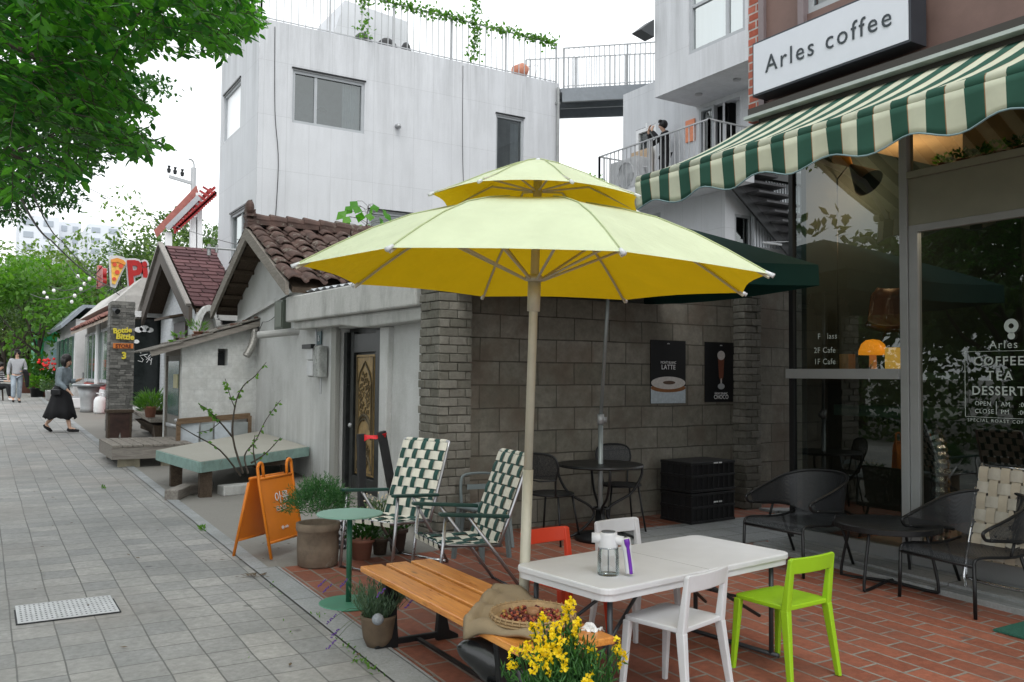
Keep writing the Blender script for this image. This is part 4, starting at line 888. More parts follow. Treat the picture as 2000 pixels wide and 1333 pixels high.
# ================================================================ LOW DECK WITH GREEN EDGE
DK=thing('low_platform','low wooden platform with peeling pale green edge in front of the whitewashed house','platform',(3.0,12.3,.25))
T=[(2.02,12.16,.675),(2.25,10.66,.645),(3.96,11.92,.67),(3.98,14.55,.73)]
M['decktop']=concretem('deck_top',(.34,.33,.29),stain=.5,streak=False,dirt=(.2,.16,.11))
mb=MB(); mb.prism(T,(0,0,.018)); obj('top',mb,M['decktop'],DK,world=True)
M['deckgreen']=mat('peeling_green',(.22,.33,.30),.7,var=.2,vs_=10,wear=(9,.62,(.2,.16,.12)))
mb=MB()
for p,q in zip(T,T[1:]+T[:1]):
    p,q=Vector(p),Vector(q); mb.bar(p-Vector((0,0,.05)),q-Vector((0,0,.05)),.018,.062)
obj('edge',mb,M['deckgreen'],DK,world=True)
for (a,b) in ((2.28,10.85),(2.14,11.9),(3.6,11.95),(3.6,13.4)): mb=MB(); mb.box(a,a+.14,b-.05,b+.06,G(0,b)-.02,.60); obj('leg',mb,M['dwood'],DK,world=True)
mb=MB(); mb.box(2.5,3.6,11.6,11.7,.48,.58); obj('brace',mb,M['dwood'],DK,world=True)
for i,(x,y,l,w_,a,lb) in enumerate(((2.12,11.05,.75,.16,62,'long grey stone beam'),(2.75,10.95,.42,.2,10,'squat stone block'),(2.35,11.25,.4,.14,35,'small timber offcut'))):
    mb=MB(); mb.box(-l/2,l/2,-w_/2,w_/2,0,.12); o=tag(obj('stone_block',mb,M['gwoodx'] if i!=1 else M['beam'],bevel=.012),lb+' lying under the pale green platform','stone'); o.location=(x,y,G(0,y)-.01); o.rotation_euler=(0,0,R(a))
# bare shrub
SB=thing('bare_shrub','sparse twiggy shrub with few green leaves in front of the green-edged platform','shrub',(2.55,10.35,.21))
br=MB(); lf=MB(); r=random.Random(21)
def twig(pxs,d=None,r0=.012,r1=.003,lv=0):
    P=[onY(a,b,Y) for a,b,Y in pxs]; P=smooth(P,4); n=len(P); br.tube(P,[r0+(r1-r0)*k/n for k in range(n)],5)
    for k in range(lv):
        p=P[int(n*(.45+.55*r.random()))-1]; leaf_quad(lf,p,rv(r)+Vector((0,0,-.4)),rv(r)+Vector((0,-1,.5)),.06,.035)
twig([(475,925,10.3),(455,855,10.35),(460,790,10.4),(475,755,10.4),(498,735,10.4),(520,708,10.45)],r0=.014,lv=16)
twig([(470,930,10.3),(430,880,10.2),(380,850,10.1),(345,830,10.0)],lv=3)
twig([(455,855,10.35),(430,825,10.3),(405,800,10.2),(388,790,10.2)],lv=26)
twig([(485,925,10.3),(478,890,10.4),(500,860,10.4),(520,820,10.5),(548,782,10.5)],lv=18)
twig([(490,905,10.4),(520,885,10.4),(548,855,10.4)],lv=6); twig([(458,795,10.4),(450,775,10.4),(440,740,10.4)],r0=.006,lv=14); twig([(430,825,10.3),(410,840,10.3),(385,845,10.2)],r0=.006,lv=4)
twig([(500,910,10.3),(495,880,10.3),(498,850,10.3)],lv=3)
obj('stems',br,M['bark'],SB,world=True); obj('leaves',lf,M['leafA'],SB,world=True)

# ================================================================ PIZZA SHOP
PZ=thing('pizza_shop','pizza shop with red and white base, grey windows and reddish tiled awning','building',(4.5,27,.5))
mb=MB(); mb.box(3.2,8,24.3,34,.3,3.7); mb.prism([(2.9,24.5,3.5),(4.9,24.5,3.5),(4.9,24.5,4.15),(3.6,24.5,4.2)],(0,9,0)); obj('wall',mb,mat('offwhite_wall',(.42,.41,.39),.8,var=.15),PZ,world=True)
mb=MB(); mb.box(3.13,3.2,24.4,33.6,.45,1.35); obj('red_base',mb,mat('red_panel',(.42,.05,.045),.5,var=.2),PZ,world=True)
mb=MB(); mb.box(3.115,3.13,24.4,33.6,1.0,1.2); obj('white_band',mb,M['white'],PZ,world=True)
for k in range(7):
    y=24.6+k*1.28; mb=MB(); mb.box(3.11,3.19,y,y+1.15,1.4,3.0); w_=obj('window',mb,M['frame'],PZ,world=True)
    mb=MB(); mb.box(3.10,3.11,y+.1,y+1.05,1.5,2.9); obj('pane',mb,mat('pane_green',(.08,.13,.11),.1,var=.4,vs_=1) if 'pane_green' not in bpy.data.materials else bpy.data.materials['pane_green'],w_,world=True)
mb=tiled(0,9.2,0,0,1.15,-.62,'z',per=.29,row=.3,seed=8); mb.v=[(2.72+ (1.15-y)*1.0 if 0 else 3.70-y*.87,24.6+x,3.75+z) for x,y,z in mb.v]
obj('tiled_awning',mb,mat('pinkred_tile',(.24,.11,.09),.8,var=.3,vs_=5),PZ,world=True,sm=True)
mb=MB(); mb.prism([(3.68,24.6,3.7),(2.7,24.6,3.08),(2.7,24.6,3.0),(3.68,24.6,3.6)],(0,9.2,0)); obj('awning_board',mb,mat('beige_soffit',(.33,.27,.22),.8),PZ,world=True)
mb=MB(); mb.tube([(2.95,24.45,.4),(2.95,24.45,3.4)],.04,8); mb.tube([(3.05,29,.4),(3.05,29,3.4)],.07,8); obj('downpipe',mb,M['white'],PZ,world=True)
mb=MB(); mb.box(3.24,4.2,23.55,23.75,.9,3.05); dk=obj('dark_shopfront',mb,mat('black_glass',(.012,.016,.016),.12,var=.3),PZ,world=True)
mb=MB(); mb.box(3.15,3.24,23.5,23.75,.6,3.2); mb.box(3.15,4.2,23.5,23.75,3.1,3.25); mb.box(3.15,4.2,23.5,23.75,.75,.85); obj('white_frame',mb,M['white'],dk,world=True)
mb=MB(); 
for dx,dz,rr_ in ((0,0,.1),(.13,.03,.12),(.26,0,.09),(-.05,-.3,.07)): mb.lathe([(.001,0),(rr_,0.0),(rr_,.01)],(0,0,0),14); n_=14*3; mb.v[-n_:]=[(3.40+dx+x,23.53-z,2.78+dz+y*.7) for x,y,z in mb.v[-n_:]]
obj('cloud_decal',mb,M['white'],dk,world=True)
mb=MB(); r=random.Random(4)
for k in range(9):
    a=Vector((3.58+r.uniform(-.12,.15),23.52,2.2+r.uniform(-.2,.2))); mb.tube([a,a+Vector((r.uniform(-.12,.12),0,r.uniform(-.1,.1))),a+Vector((r.uniform(-.15,.15),0,r.uniform(-.2,.2)))],.008,4)
obj('white_drawing',mb,M['white'],dk,world=True)
PS=thing('pizza_sign','red rooftop letters with a pizza slice in silver outline above the pizza shop','sign',(4.2,26,4.15))
M['redl']=mat('sign_red',(.33,.012,.012),.35,var=.15,vs_=6); M['silver']=mat('silver_rim',(.55,.56,.58),.4,.5,var=.1)
def poly_px(pts,Y,t=.1): return [tuple(onY(a,b,Y)) for a,b in pts]
sl=[(213,502),(228,499),(243,503),(250,512),(238,535),(226,563),(216,560)]
mb=MB(); mb.prism(poly_px(sl,26.0),(0,.12,0)); obj('slice_rim',mb,M['silver'],PS,world=True)
sl2=[(217,507),(229,504),(241,508),(246,514),(236,532),(225,556),(219,554)]
mb=MB(); mb.prism(poly_px(sl2,25.93),(0,.06,0)); sc_=obj('pizza_slice',mb,mat('pizza_yellow',(.7,.42,.08),.5,var=.3,vs_=12),PS,world=True)
mb=MB(); mb.prism(poly_px([(217,507),(229,504),(241,508),(246,514),(244,518),(230,512),(217,513)],25.90),(0,.03,0)); obj('crust',mb,mat('crust_orange',(.6,.24,.04),.6),sc_,world=True)
mb=MB()
for a,b,q in ((224,517,4),(236,520,4.5),(229,532,4.5),(223,545,3.5)):
    c=onY(a,b,25.90); mb.prism([(c.x+q/72*math.cos(k*.63),c.y,c.z+q/72*math.sin(k*.63)) for k in range(10)],(0,.02,0))
obj('salami',mb,mat('salami_red',(.55,.07,.03),.5),sc_,world=True)
text('letter','Pi',.95,M['silver'],PS,tuple(onY(250,557,26.05)-Vector((4.2,26,4.15))),ext=.03,align='LEFT',bold=.085,sx=.8,rot=(R(90),R(-6),0))
text('letter','Pi',.95,M['redl'],PS,tuple(onY(250,557,25.97)-Vector((4.2,26,4.15))),ext=.03,align='LEFT',bold=.035,sx=.8,rot=(R(90),R(-6),0))
text('letter','Pizza',.85,M['redl'],PS,(onY(205,560,26.2).x-4.2,.3,.02),ext=.05,align='RIGHT',bold=.04,sx=.9,rot=(R(90),0,R(-90)))
mb=MB(); 
for k in range(8): mb.bar((3.3,26.3+k*.4,4.1),(3.3,26.3+k*.4,5.0),.012)
for k in range(3): mb.bar((3.3,26.3,4.2+k*.35),(3.3,29.2,4.2+k*.35),.012)
obj('sign_frame',mb,M['black'],PS,world=True)
# red lattice canopy on posts
RC=thing('red_canopy','tilted red and grey metal canopy on white posts above the shingle house','canopy',(5.5,26,4))
def P3(a,b,Y=26): return onY(a,b,Y)
M['pinkred']=mat('faded_red',(.34,.12,.10),.6,var=.25,vs_=8); M['redm']=mat('bright_red_metal',(.28,.02,.02),.45,var=.3,vs_=10)
mb=MB(); a,b=P3(301,450),P3(384,362); mb.prism([a,b,b+Vector((.06,0,-.22)),a+Vector((.08,0,-.2))],(0,.06,0)); obj('side_panel',mb,M['pinkred'],RC,world=True)
mb=MB(); mb.bar(P3(326,447,25.8),P3(388,385,25.8),.04,.07); mb.bar(P3(318,440,26.4),P3(385,372,26.4),.03,.05); obj('beam',mb,M['metal_w'],RC,world=True)
mb=MB(); r=random.Random(12); A_,B_=P3(342,447,25.7),P3(421,375,25.7)
mb.bar(A_,B_,.03,.05); mb.bar(P3(345,435),P3(420,366),.03,.04); mb.bar(P3(338,443),P3(412,368),.02,.03)
for k in range(22):
    t=k/21; p=A_+(B_-A_)*t; mb.bar(p,p+Vector((.0,0,-.14)),.03,.03)
    if k%2==0: q=P3(330,440)+(P3(400,362)-P3(330,440))*t; mb.bar(p,q,.022,.03)
obj('lattice',mb,M['redm'],RC,world=True)
mb=MB()
for (c,d,e) in ((329,455,500),(388,378,500),(378,425,500)): mb.bar(P3(c,d),P3(c,e+120),.085)
obj('post',mb,M['white'],RC,world=True)
# street pole
UP_=thing('utility_pole','grey street pole with crossarm, insulators and a small curved lamp behind the red canopy','pole',tuple(onY(378,700,31).xy)+(.6,))
mb=MB(); p=onY(378,345,31); mb.tube([(p.x,31,.4),(p.x,31,p.z+.3)],.09,8); mb.tube(smooth([(p.x,31,p.z),onY(379,322,31),onY(375,313,31),onY(368,311,31)],4),.03,6); obj('pole',mb,M['rail'],UP_,world=True)
mb=MB(); mb.bar(onY(330,345,31),onY(380,360,31),.05); obj('crossarm',mb,M['rail'],UP_,world=True)
for a,b in ((330,331),(342,334),(356,338)):
    c=onY(a,b,31); mb=MB(); mb.lathe([(.05,-.12),(.07,0),(.03,.05),(.06,.12)],c,8); obj('insulator',mb,M['dark'],UP_,world=True)

# ================================================================ FAR STREET: white shop, kiosk, planters
WS=thing('white_shop','long white shop front beyond the pizza shop with a grey metal roof edge','building',(4.2,38,.7))
mb=MB(); mb.box(2.9,8,34.5,43,.5,3.6); obj('wall',mb,mat('white_shopwall',(.55,.55,.55),.7,var=.1),WS,world=True)
mb=MB(); mb.prism([(2.4,34.3,3.35),(3.1,34.3,4.1),(8,34.3,4.1),(8,34.3,4.0),(3.2,34.3,4.0),(2.45,34.3,3.25)],(0,9,0)); obj('roof',mb,mat('bluegrey_roof',(.22,.25,.28),.5,.2),WS,world=True)
for k in range(4):
    y=35+k*2; mb=MB(); mb.box(2.84,2.9,y,y+1.3,1.2,3.0); obj('window',mb,bpy.data.materials['pane_green'],WS,world=True)
KS=thing('green_kiosk','small white kiosk with a bright green roof band at the end of the street','kiosk',(3.4,46,.97))
mb=MB(); a=onY(67,705,45).x; b=onY(112,705,45).x; mb.box(a+.25,b+1.5,45,48,.9,3.3); obj('wall',mb,M['white'],KS,world=True)
M['grn']=mat('green_paint',(.02,.25,.10),.5,var=.1); mb=MB(); mb.box(a,b+1.8,44.7,48.2,3.1,3.75); mb.box(a,a+.35,44.8,48,.9,3.1); obj('green_trim',mb,M['grn'],KS,world=True)
mb=MB(); c=onY(100,685,44); mb.prism([(c.x,44,c.z),(c.x+1.4,44,c.z+.5),(c.x+2.6,44,c.z-.1),(c.x+2.2,44,c.z-.35),(c.x+1.2,44,c.z-.1),(c.x+.1,44,c.z-.35)],(0,1.2,0)); tag(obj('blue_parasol',mb,mat('paleblue_cloth',(.35,.52,.58),.7)),'pale blue and tan stall awning beside the kiosk','awning')
G2=lambda y:G(0,y)
def planter_px(i,px_,py_,sz,label,lm,pm,flower=None,h=.35):
    p=onG(px_,py_); o=potted('potted_plant',label,'plant pot',(p.x,p.y,G2(p.y)),sz*.55,sz*.7,h,pm,tuft(240,sz*1.0,sz*1.3,sz*.5,sz*.25,h*.8,30+i),lm)
    if flower:
        mb=MB(); r=random.Random(i)
        for _ in range(26): mb.ball((r.gauss(0,sz*.35),r.gauss(0,sz*.35),h+sz*1.3+r.uniform(-.15,.3)),.05,seg=6,rings=4)
        obj('blossom',mb,flower,o)
    return o
planter_px(1,57,768,.5,'tall leafy plant in a brown tub left of the far planters',M['leafA'],mat('tub_brown',(.16,.07,.05),.8),h=.8)
planter_px(2,72,776,.35,'low green plant in a black tub on the far pavement',M['leafA'],M['black'])
planter_px(3,88,775,.4,'bushy plant in a box with red blossoms above it, by the kiosk',M['leafB'],M['terr'],mat('red_flower',(.65,.02,.02),.6,var=.2),h=.6)
planter_px(4,100,782,.3,'pale potted plant behind the walking woman',M['leafG'],M['white'])
planter_px(5,148,772,.35,'leafy plant standing behind the steel drum table',M['leafB'],M['dwood'],h=.5)
# gas cylinder, drum table
p=onG(195,808); GC=thing('gas_cylinder','white gas cylinder in front of the red shop base','gas cylinder',(p.x,p.y,G2(p.y)))
mb=MB(); mb.lathe([(.001,0),(.15,0),(.165,.06),(.165,.36),(.12,.45),(.05,.48)],seg=16); obj('body',mb,M['white'],GC,sm=True)
mb=MB(); mb.tube([(.1*math.cos(a),.1*math.sin(a),.56) for a in [k*.55 for k in range(10)]],.015,6); mb.cyl((0,0,.46),.03,.1,8); obj('collar',mb,M['white'],GC)
p=onG(172,805); DT=thing('drum_table','round steel drum table beside the walking woman','table',(p.x,p.y,G2(p.y)))
mb=MB(); mb.lathe([(.001,.72),(.42,.72),(.44,.76),(.42,.79),(.001,.79)],seg=24); obj('tabletop',mb,mat('steel_top',(.28,.3,.31),.35,.7),DT)
mb=MB(); mb.lathe([(.001,0),(.22,0),(.2,.1),(.22,.4),(.3,.72)],seg=20); obj('drum',mb,M['rail'],DT,sm=True)
for i,(a,b,c) in enumerate(((118,795,'red crate left of the drum table'),(148,797,'white crate beside the drum table'))):
    p=onG(a,b); o=thing('plastic_crate',c,'crate',(p.x,p.y,G2(p.y))); mb=MB(); mb.box(-.25,.25,-.2,.2,0,.3); obj('body',mb,M['redm'] if i==0 else M['white'],o,bevel=.02); mb=MB(); mb.box(-.22,.22,-.17,.17,.30,.34); obj('rim',mb,M['metal_w'],o)
# distant blocks, walls coloured pale to imitate overexposure
def block(label,pa,pb,ptop,D,seed,c):
    a=onY(pa,700,D); b=onY(pb,700,D); zt_=onY(pa,ptop,D).z; o=thing('apartment_block',label,'building',((a.x+b.x)/2,D,1.2))
    mb=MB(); mb.box(a.x,b.x,D,D+25,-2,zt_); obj('wall',mb,mat('far_wall_%d'%seed,c,.8,var=.03),o,world=True)
    mb=MB(); W=b.x-a.x; n=max(2,int(W/4.2)); fl=int((zt_-2)/3)
    for i in range(n):
        for j in range(fl):
            x=a.x+W*(i+.2)/n; z=zt_-2.4-j*3
            if z<12: break
            mb.box(x,x+W/n*.5,D-.15,D+.1,z,z+1.4)
    obj('window_rows',mb,mat('far_pane_%d'%seed,(.33,.37,.42),.5,var=0),o,world=True)['kind']='stuff'
    return o
block('tall pale apartment block far away at the left',30,108,418,240,1,(.62,.65,.70)); block('lower pale block right of the tall apartment block',108,152,432,250,2,(.58,.61,.66)); block('long pale far building above the trees',165,232,436,270,3,(.6,.63,.67))

# ================================================================ TREES
rr=random.Random(77)
bgt=[(175,468,62,7.5,6.5,'dense green tree on the hill below the far building'),(262,446,60,8,7,'rounded tree on the hill behind the pizza sign'),(335,436,56,8.5,6.5,'tree rising behind the red canopy posts'),(60,478,66,7.5,6.0,'leafy tree under the tall apartment block'),(410,395,52,8.5,5.5,'tree squeezed between the red canopy and the concrete building'),(120,525,60,6,4.2,'low bright tree above the pizza shop awning'),(215,520,62,6.5,5,'tree directly behind the pizza slice sign'),(330,515,58,6,4.5,'dark tree behind the shingle roof'),(15,452,58,8,5,'tree at the far left above the pavement')]
for i,(a,b,D,h,rx,lb) in enumerate(bgt):
    c=onY(a,b,D); zb=.8; 
    tree(lb,'tree',(c.x,D,zb),c.z-zb,rx,rx*.75,7500,.29,M['leafC'] if i in (0,3,5,8) else (M['leafD'] if i in (2,4,7) else M['leafC']),'trees on the hillside',r=rr,clumps=34)
mb=MB()
for _ in range(26000):
    x=rr.uniform(-8,46); y=rr.uniform(66,80); z=1.5+5.5*math.sin(max(0,min(1,(x+6)/30))*1.6)*rr.random()**.7+rr.uniform(-.3,.6)
    leaf_quad(mb,Vector((x,y,z)),rv(rr),rv(rr)+Vector((0,-.5,1.2)),.5,.32)
tag(obj('hillside_wood',mb,M['leafD']),kind='stuff')
tree('thin pale green tree in sparse leaf left of the red canopy','tree',(onY(285,600,50).x,50,.9),onY(285,388,50).z-.5,3.2,3.0,900,.3,M['leafC'],r=rr)
tree('small street tree beside the pavement at the far left','tree',(onY(23,760,44).x,44,.9),5.2,2.2,1.7,4200,.17,M['leafD'],r=rr,tr=.1,low=.5)
tree('street tree with loose crown behind the man in the grey sweater','tree',(onY(75,760,40).x,40,.84),6.3,2.6,2.2,3600,.25,M['leafA'],r=rr,tr=.1)
tree('treetop seen between the concrete building and the balcony','tree',(onY(1150,600,34).x,34,.7),onY(1150,335,34).z-.7,.9,.7,260,.2,M['leafA'],r=rr)
# trees across the street (behind the camera): seen mirrored in the cafe glass
for i,(x,y,lb) in enumerate(((-7,11,'tree across the street opposite the block wall'),(-8,16,'tree across the street opposite the white house'),(-7.5,21,'tree across the street opposite the lean-to'),(-13,13,'taller tree behind the row across the street'),(-13,20,'last tree behind the row across the street'))):
    tree(lb,'tree',(x,y,0),7.5,3.2,3.4,2400,.4,M['leafD'],'trees across the street',r=rr)

mb=MB()
for _ in range(9000):
    y=rr.uniform(3,34); leaf_quad(mb,Vector((-5.2+rr.uniform(-.6,.6),y,rr.uniform(.1,2.4))),rv(rr),rv(rr)+Vector((.6,0,.6)),.2,.12)
tag(obj('hedge',mb,M['leafD']),kind='stuff')
# ---- big tree whose branches hang over the pavement
BT=thing('overhanging_tree','large leafy tree whose dark branches hang over the pavement at the upper left','tree',(-1.6,6.8,.14))
r=random.Random(5)
poly=[(-60,-60),(475,-60),(500,25),(498,60),(470,75),(440,95),(405,118),(362,112),(335,100),(300,118),(255,138),(258,180),(285,205),(262,225),(300,262),(340,292),(262,320),(232,290),(180,330),(150,340),(90,345),(60,330),(45,360),(30,380),(0,390),(-60,390)]
def inside(x,y,P):
    c=False; j=len(P)-1
    for i in range(len(P)):
        if (P[i][1]>y)!=(P[j][1]>y) and x<(P[j][0]-P[i][0])*(y-P[i][1])/(P[j][1]-P[i][1])+P[i][0]: c=not c
        j=i
    return c
br=MB(); lf=MB()
br.tube([(0,0,-.2),(.1,0,2.2),(.3,.1,3.8),(.6,.2,5.5)],[.2,.17,.14,.08],10)
o_=Vector(BT.location)
ends=[]
for (a,b,d) in ((120,60,7.5),(300,40,7),(40,200,6.5),(230,250,6.8),(400,60,7.6),(60,330,7.5),(150,150,5.6),(-20,60,6)):
    e=onY(a,b,d)-o_; s=Vector((.3,.1,3.4)); P=smooth([s,(s+e)/2+Vector((0,0,.35)),e],6); br.tube(P,[.06-.05*k/len(P) for k in range(len(P))],6); ends.append((P,e))
HEX[0]=True
n=0
while n<1500:
    a,b=r.uniform(-60,505),r.uniform(-60,400)
    if not inside(a,b,poly) or (mnoise.noise(Vector((a/48,b/42,3.3)))>.05 and r.random()<.93 and b>10): continue
    edge=not(inside(a+30,b+25,poly) and inside(a+5,b+38,poly))
    d=r.uniform(4.6,8.8); c=onY(a,b,d)-o_; n+=1
    dirn=Vector((.6+r.uniform(-.9,.6),.1+r.uniform(-.8,.6),r.uniform(-.6,.25))).normalized(); L=r.uniform(.16,.34)
    s=c-dirn*L*.6; br.tube([s,c-Vector((0,0,-.01)),c+dirn*L*.3-Vector((0,0,.02))],.0022,3,caps=False)
    for k in range(9):
        t=k/8; p=s+dirn*L*t*.9; sd=dirn.cross(Vector((0,0,1))).normalized()*(1 if k%2 else -1)
        leaf_quad(lf,p,(dirn*.6+sd*.8+Vector((0,0,-.35))+rv(r)*.3),Vector((0,0,1))+rv(r)*.55,r.uniform(.05,.098),r.uniform(.030,.05),.1)
HEX[0]=False
for _ in range(2600):   # deeper crown above and behind, mostly out of view, added to block the sky
    a,b=r.uniform(-200,380),r.uniform(-300,10); d=r.uniform(7,11); c=onY(a,b,d)-o_
    for k in range(4): leaf_quad(lf,c+rv(r)*.18,rv(r)+Vector((0,0,-.3)),rv(r)*.6+Vector((0,0,1)),.1,.06,.1)
for _ in range(2400):   # unseen leaves above the viewer, added to block sky light and deepen shade
    p=Vector((r.uniform(-4.8,1.9),r.uniform(-5,5.6),r.uniform(4.9,7.6)))-o_
    q=p+o_
    if (q.x*.522+q.y*.853)>0 and (q.z-1.7)<.50*(q.x*.522+q.y*.853)+.5: continue
    leaf_quad(lf,p,rv(r)+Vector((0,0,-.3)),rv(r)*.6+Vector((0,0,1)),.26,.18,.13)
obj('branches',br,M['bark'],BT,sm=True); obj('crown',lf,leafm('leaf_tree',(.012,.066,.016),(.075,.215,.038),.52,.32),BT)
# farther overhanging branches of the next street tree (small leaves)
BT2=thing('overhanging_tree','second street tree with finer leaves reaching in at the left behind the nearer branches','tree',(-2.2,15.5,.3))
br=MB(); lf=MB(); br.tube([(0,0,-.2),(.2,0,2.5),(.8,0,4.5)],[.16,.13,.07],8); o_=Vector(BT2.location)
poly2=[(-60,150),(290,140),(325,168),(280,185),(240,230),(190,290),(170,340),(120,352),(150,385),(145,403),(100,410),(60,395),(25,425),(-60,430)]
n=0
while n<1500:
    a,b=r.uniform(-60,330),r.uniform(130,455)
    if not inside(a,b,poly2): continue
    n+=1; d=r.uniform(13,18); c=onY(a,b,d)-o_
    for k in range(7): leaf_quad(lf,c+Vector((r.gauss(0,.18),r.gauss(0,.18),r.gauss(0,.05))),rv(r)+Vector((.2,0,-.3)),rv(r)*.5+Vector((0,0,1)),.10,.055,.1)
    if n%25==0: br.tube([Vector((.8,0,4.4)),c*.6+Vector((0,0,1.3)),c],.012,4)
obj('branches',br,M['bark'],BT2); obj('crown',lf,M['leafB'],BT2)
o=tag(obj('hanging_post',MB().tube([onY(180,-60,7),onY(183,20,7),onY(185,56,7)],.012,7).tube([onY(183,10,7),onY(185,56,7)],.022,7),M['gwood']),'pale wooden stick hanging down through the tree branches','stick')
o=tag(obj('hanging_rope',MB().tube(smooth([onY(265,-60,6.5),onY(260,20,6.5),onY(264,75,6.5),onY(260,120,6.5),onY(262,145,6.5)],5),.006,6),M['white']),'thin white rope dangling from the tree branches','rope')
# cables and string lights
cable('dark cable sweeping from the tree down to the pizza shop roof',[onY(20,345,9),onY(100,470,16),onY(215,560,26)],.014,14,.1)
cable('second thin cable left of the tree falling toward the shops',[onY(60,370,10),onY(120,470,20),onY(205,548,26)],.010,12,.1)
cable('long faint cable across the white sky',[onY(110,335,20),onY(300,425,30),onY(470,480,17)],.008,14,.05)
cable('cable from pizza sign across to the shingle house',[onY(215,562,26),onY(290,600,24)],.012,8,.1)
for i,(a,b) in enumerate((((100,560,30),(200,520,27)),((60,575,34),(205,545,27)),((130,510,30),(214,556,26)))):
    cable(('upper','middle','lower')[i]+' festoon wire over the street in front of the hillside trees',[onY(*a),onY(*b)],.012,10,.35)
bd=thing('light_bulb','bulb','light bulb',(0,0,0)); mb=MB(); mb.ball((0,0,0),.05,1,1,1.25,10,6); obj('globe',mb,mat('bulb_glass',(.75,.76,.75),.3,var=0),bd,sm=True); mb=MB(); mb.cyl((0,0,.055),.02,.05,8); obj('socket',mb,M['black'],bd)
first=True
for i,(a,b,D) in enumerate(((146,578,29),(158,565,29),(165,555,28),(175,545,27.5),(86,572,33),(92,582,33),(105,568,31),(140,590,30),(152,540,29))):
    c=onY(a,b,D); lb='white festoon bulb hanging over the street before the green hillside'
    if first: bd.location=c; bd['label']=lb; bd['group']='festoon bulbs over the street'; first=False
    else: dup(bd,c,0,lb,'festoon bulbs over the street')
# ================================================================ TERRACE FURNITURE
def at(x,y): return (x,y,G(x,y))
def gpx(a,b,h=0): p=onG(a,b,h); return (p.x,p.y,G(p.x,p.y))
RTh=Vector((RT.x,RT.y,0)).normalized(); FWh=Vector((FW.x,FW.y,0)).normalized()
M['lime']=mat('lime_plastic',(.28,.50,.015),.4,var=.04); M['wpl']=mat('white_plastic',(.60,.61,.63),.45,var=.05,wear=(9,.66,(.50,.50,.49))); M['redpl']=mat('red_plastic',(.62,.055,.02),.4,var=.04)
M['chrome']=mat('chrome_tube',(.55,.56,.58),.18,1,var=.1)
M['alu']=mat('aluminium_tube',(.42,.42,.44),.3,.9,var=.15)
# ---- yellow two-tier parasol
d0=4.75; bp=onG(1018,1313); UM=thing('yellow_parasol','big yellow octagonal parasol with a second tier on top, over the white folding table','parasol',at(bp.x,bp.y))
topP=CO+ray(1052,312)*(4.845/F); ax=(topP-UM.location).normalized()
rotm=Vector((0,0,1)).rotation_difference(ax).to_matrix().to_4x4()@Matrix.Rotation(-YAW+R(7.7)*-1,4,'Z')
UM.rotation_euler=rotm.to_euler()
z0=G(bp.x,bp.y)
M['pole']=mat('cream_pole',(.46,.44,.36),.45,.1,var=.1)
H_=topP.z-UM.location.z
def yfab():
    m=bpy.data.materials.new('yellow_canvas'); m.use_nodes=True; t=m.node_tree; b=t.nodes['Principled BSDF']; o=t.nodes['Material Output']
    ge=_n(t,'ShaderNodeNewGeometry'); cc=mixc(t,ge.outputs['Backfacing'],(.66,.735,.52),(.76,.50,.008))  # same yellow cloth; outer face coloured pale lime to imitate sky light
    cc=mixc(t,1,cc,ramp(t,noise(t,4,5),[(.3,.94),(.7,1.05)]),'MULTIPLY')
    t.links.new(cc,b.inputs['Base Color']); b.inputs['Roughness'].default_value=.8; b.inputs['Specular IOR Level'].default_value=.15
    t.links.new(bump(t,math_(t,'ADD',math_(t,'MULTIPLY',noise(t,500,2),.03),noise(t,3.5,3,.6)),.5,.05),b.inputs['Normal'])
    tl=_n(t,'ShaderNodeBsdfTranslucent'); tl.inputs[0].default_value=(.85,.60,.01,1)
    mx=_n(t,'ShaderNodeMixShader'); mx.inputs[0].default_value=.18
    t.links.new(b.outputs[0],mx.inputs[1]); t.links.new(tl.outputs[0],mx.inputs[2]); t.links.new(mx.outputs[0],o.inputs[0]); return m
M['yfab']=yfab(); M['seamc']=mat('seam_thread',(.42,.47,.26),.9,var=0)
def canopy(prof,n=8,sub=6,a0=0,sag=.03):
    mb=MB(); vs=[];fs=[]; N=n*sub
    for r_,z in prof:
        for k in range(N):
            a=a0+2*math.pi*k/N; u=(k%sub)/sub; ch=math.cos(math.pi/n)/math.cos(math.pi/n*(2*u-1)); s=math.sin(math.pi*u)
            rr_=r_*ch*(1-.025*s*(r_/prof[-1][0])); vs.append((rr_*math.cos(a),rr_*math.sin(a),z-sag*s*(r_/prof[-1][0])*.3+ .018*s*(1 if r_==prof[-1][0] else 0)))
    for i in range(len(prof)-1):
        for k in range(N):
            l=(k+1)%N; fs.append((i*N+k,(i+1)*N+k,(i+1)*N+l,i*N+l))
    return mb.add(vs,fs)
a0=R(22.5)
main=[(.30,2.63),(.5,2.585),(.7,2.525),(.9,2.435),(1.08,2.335),(1.285,2.21)]
main=[(r_,z+.0) for r_,z in main]
vent=[(.03,2.895),(.12,2.868),(.3,2.79),(.45,2.715),(.595,2.65)]
kz=H_/2.90
main=[(a,b*kz) for a,b in main]; vent=[(a,b*kz) for a,b in vent]
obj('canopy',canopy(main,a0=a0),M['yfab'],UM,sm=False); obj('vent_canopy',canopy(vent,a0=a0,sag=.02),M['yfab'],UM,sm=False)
mb=MB(); mb.tube([(0,0,0),(0,0,1.1)],.029,14); mb.tube([(0,0,1.1),(0,0,2.80*kz)],.024,14); obj('pole',mb,M['pole'],UM,sm=True)
mb=MB(); mb.tube([(0,0,2.03*kz),(0,0,2.20*kz)],.036,14); mb.lathe([(.036,2.2*kz),(.055,2.205*kz),(.055,2.225*kz),(.03,2.24*kz)],seg=16); obj('slider_hub',mb,M['pole'],UM,sm=True)
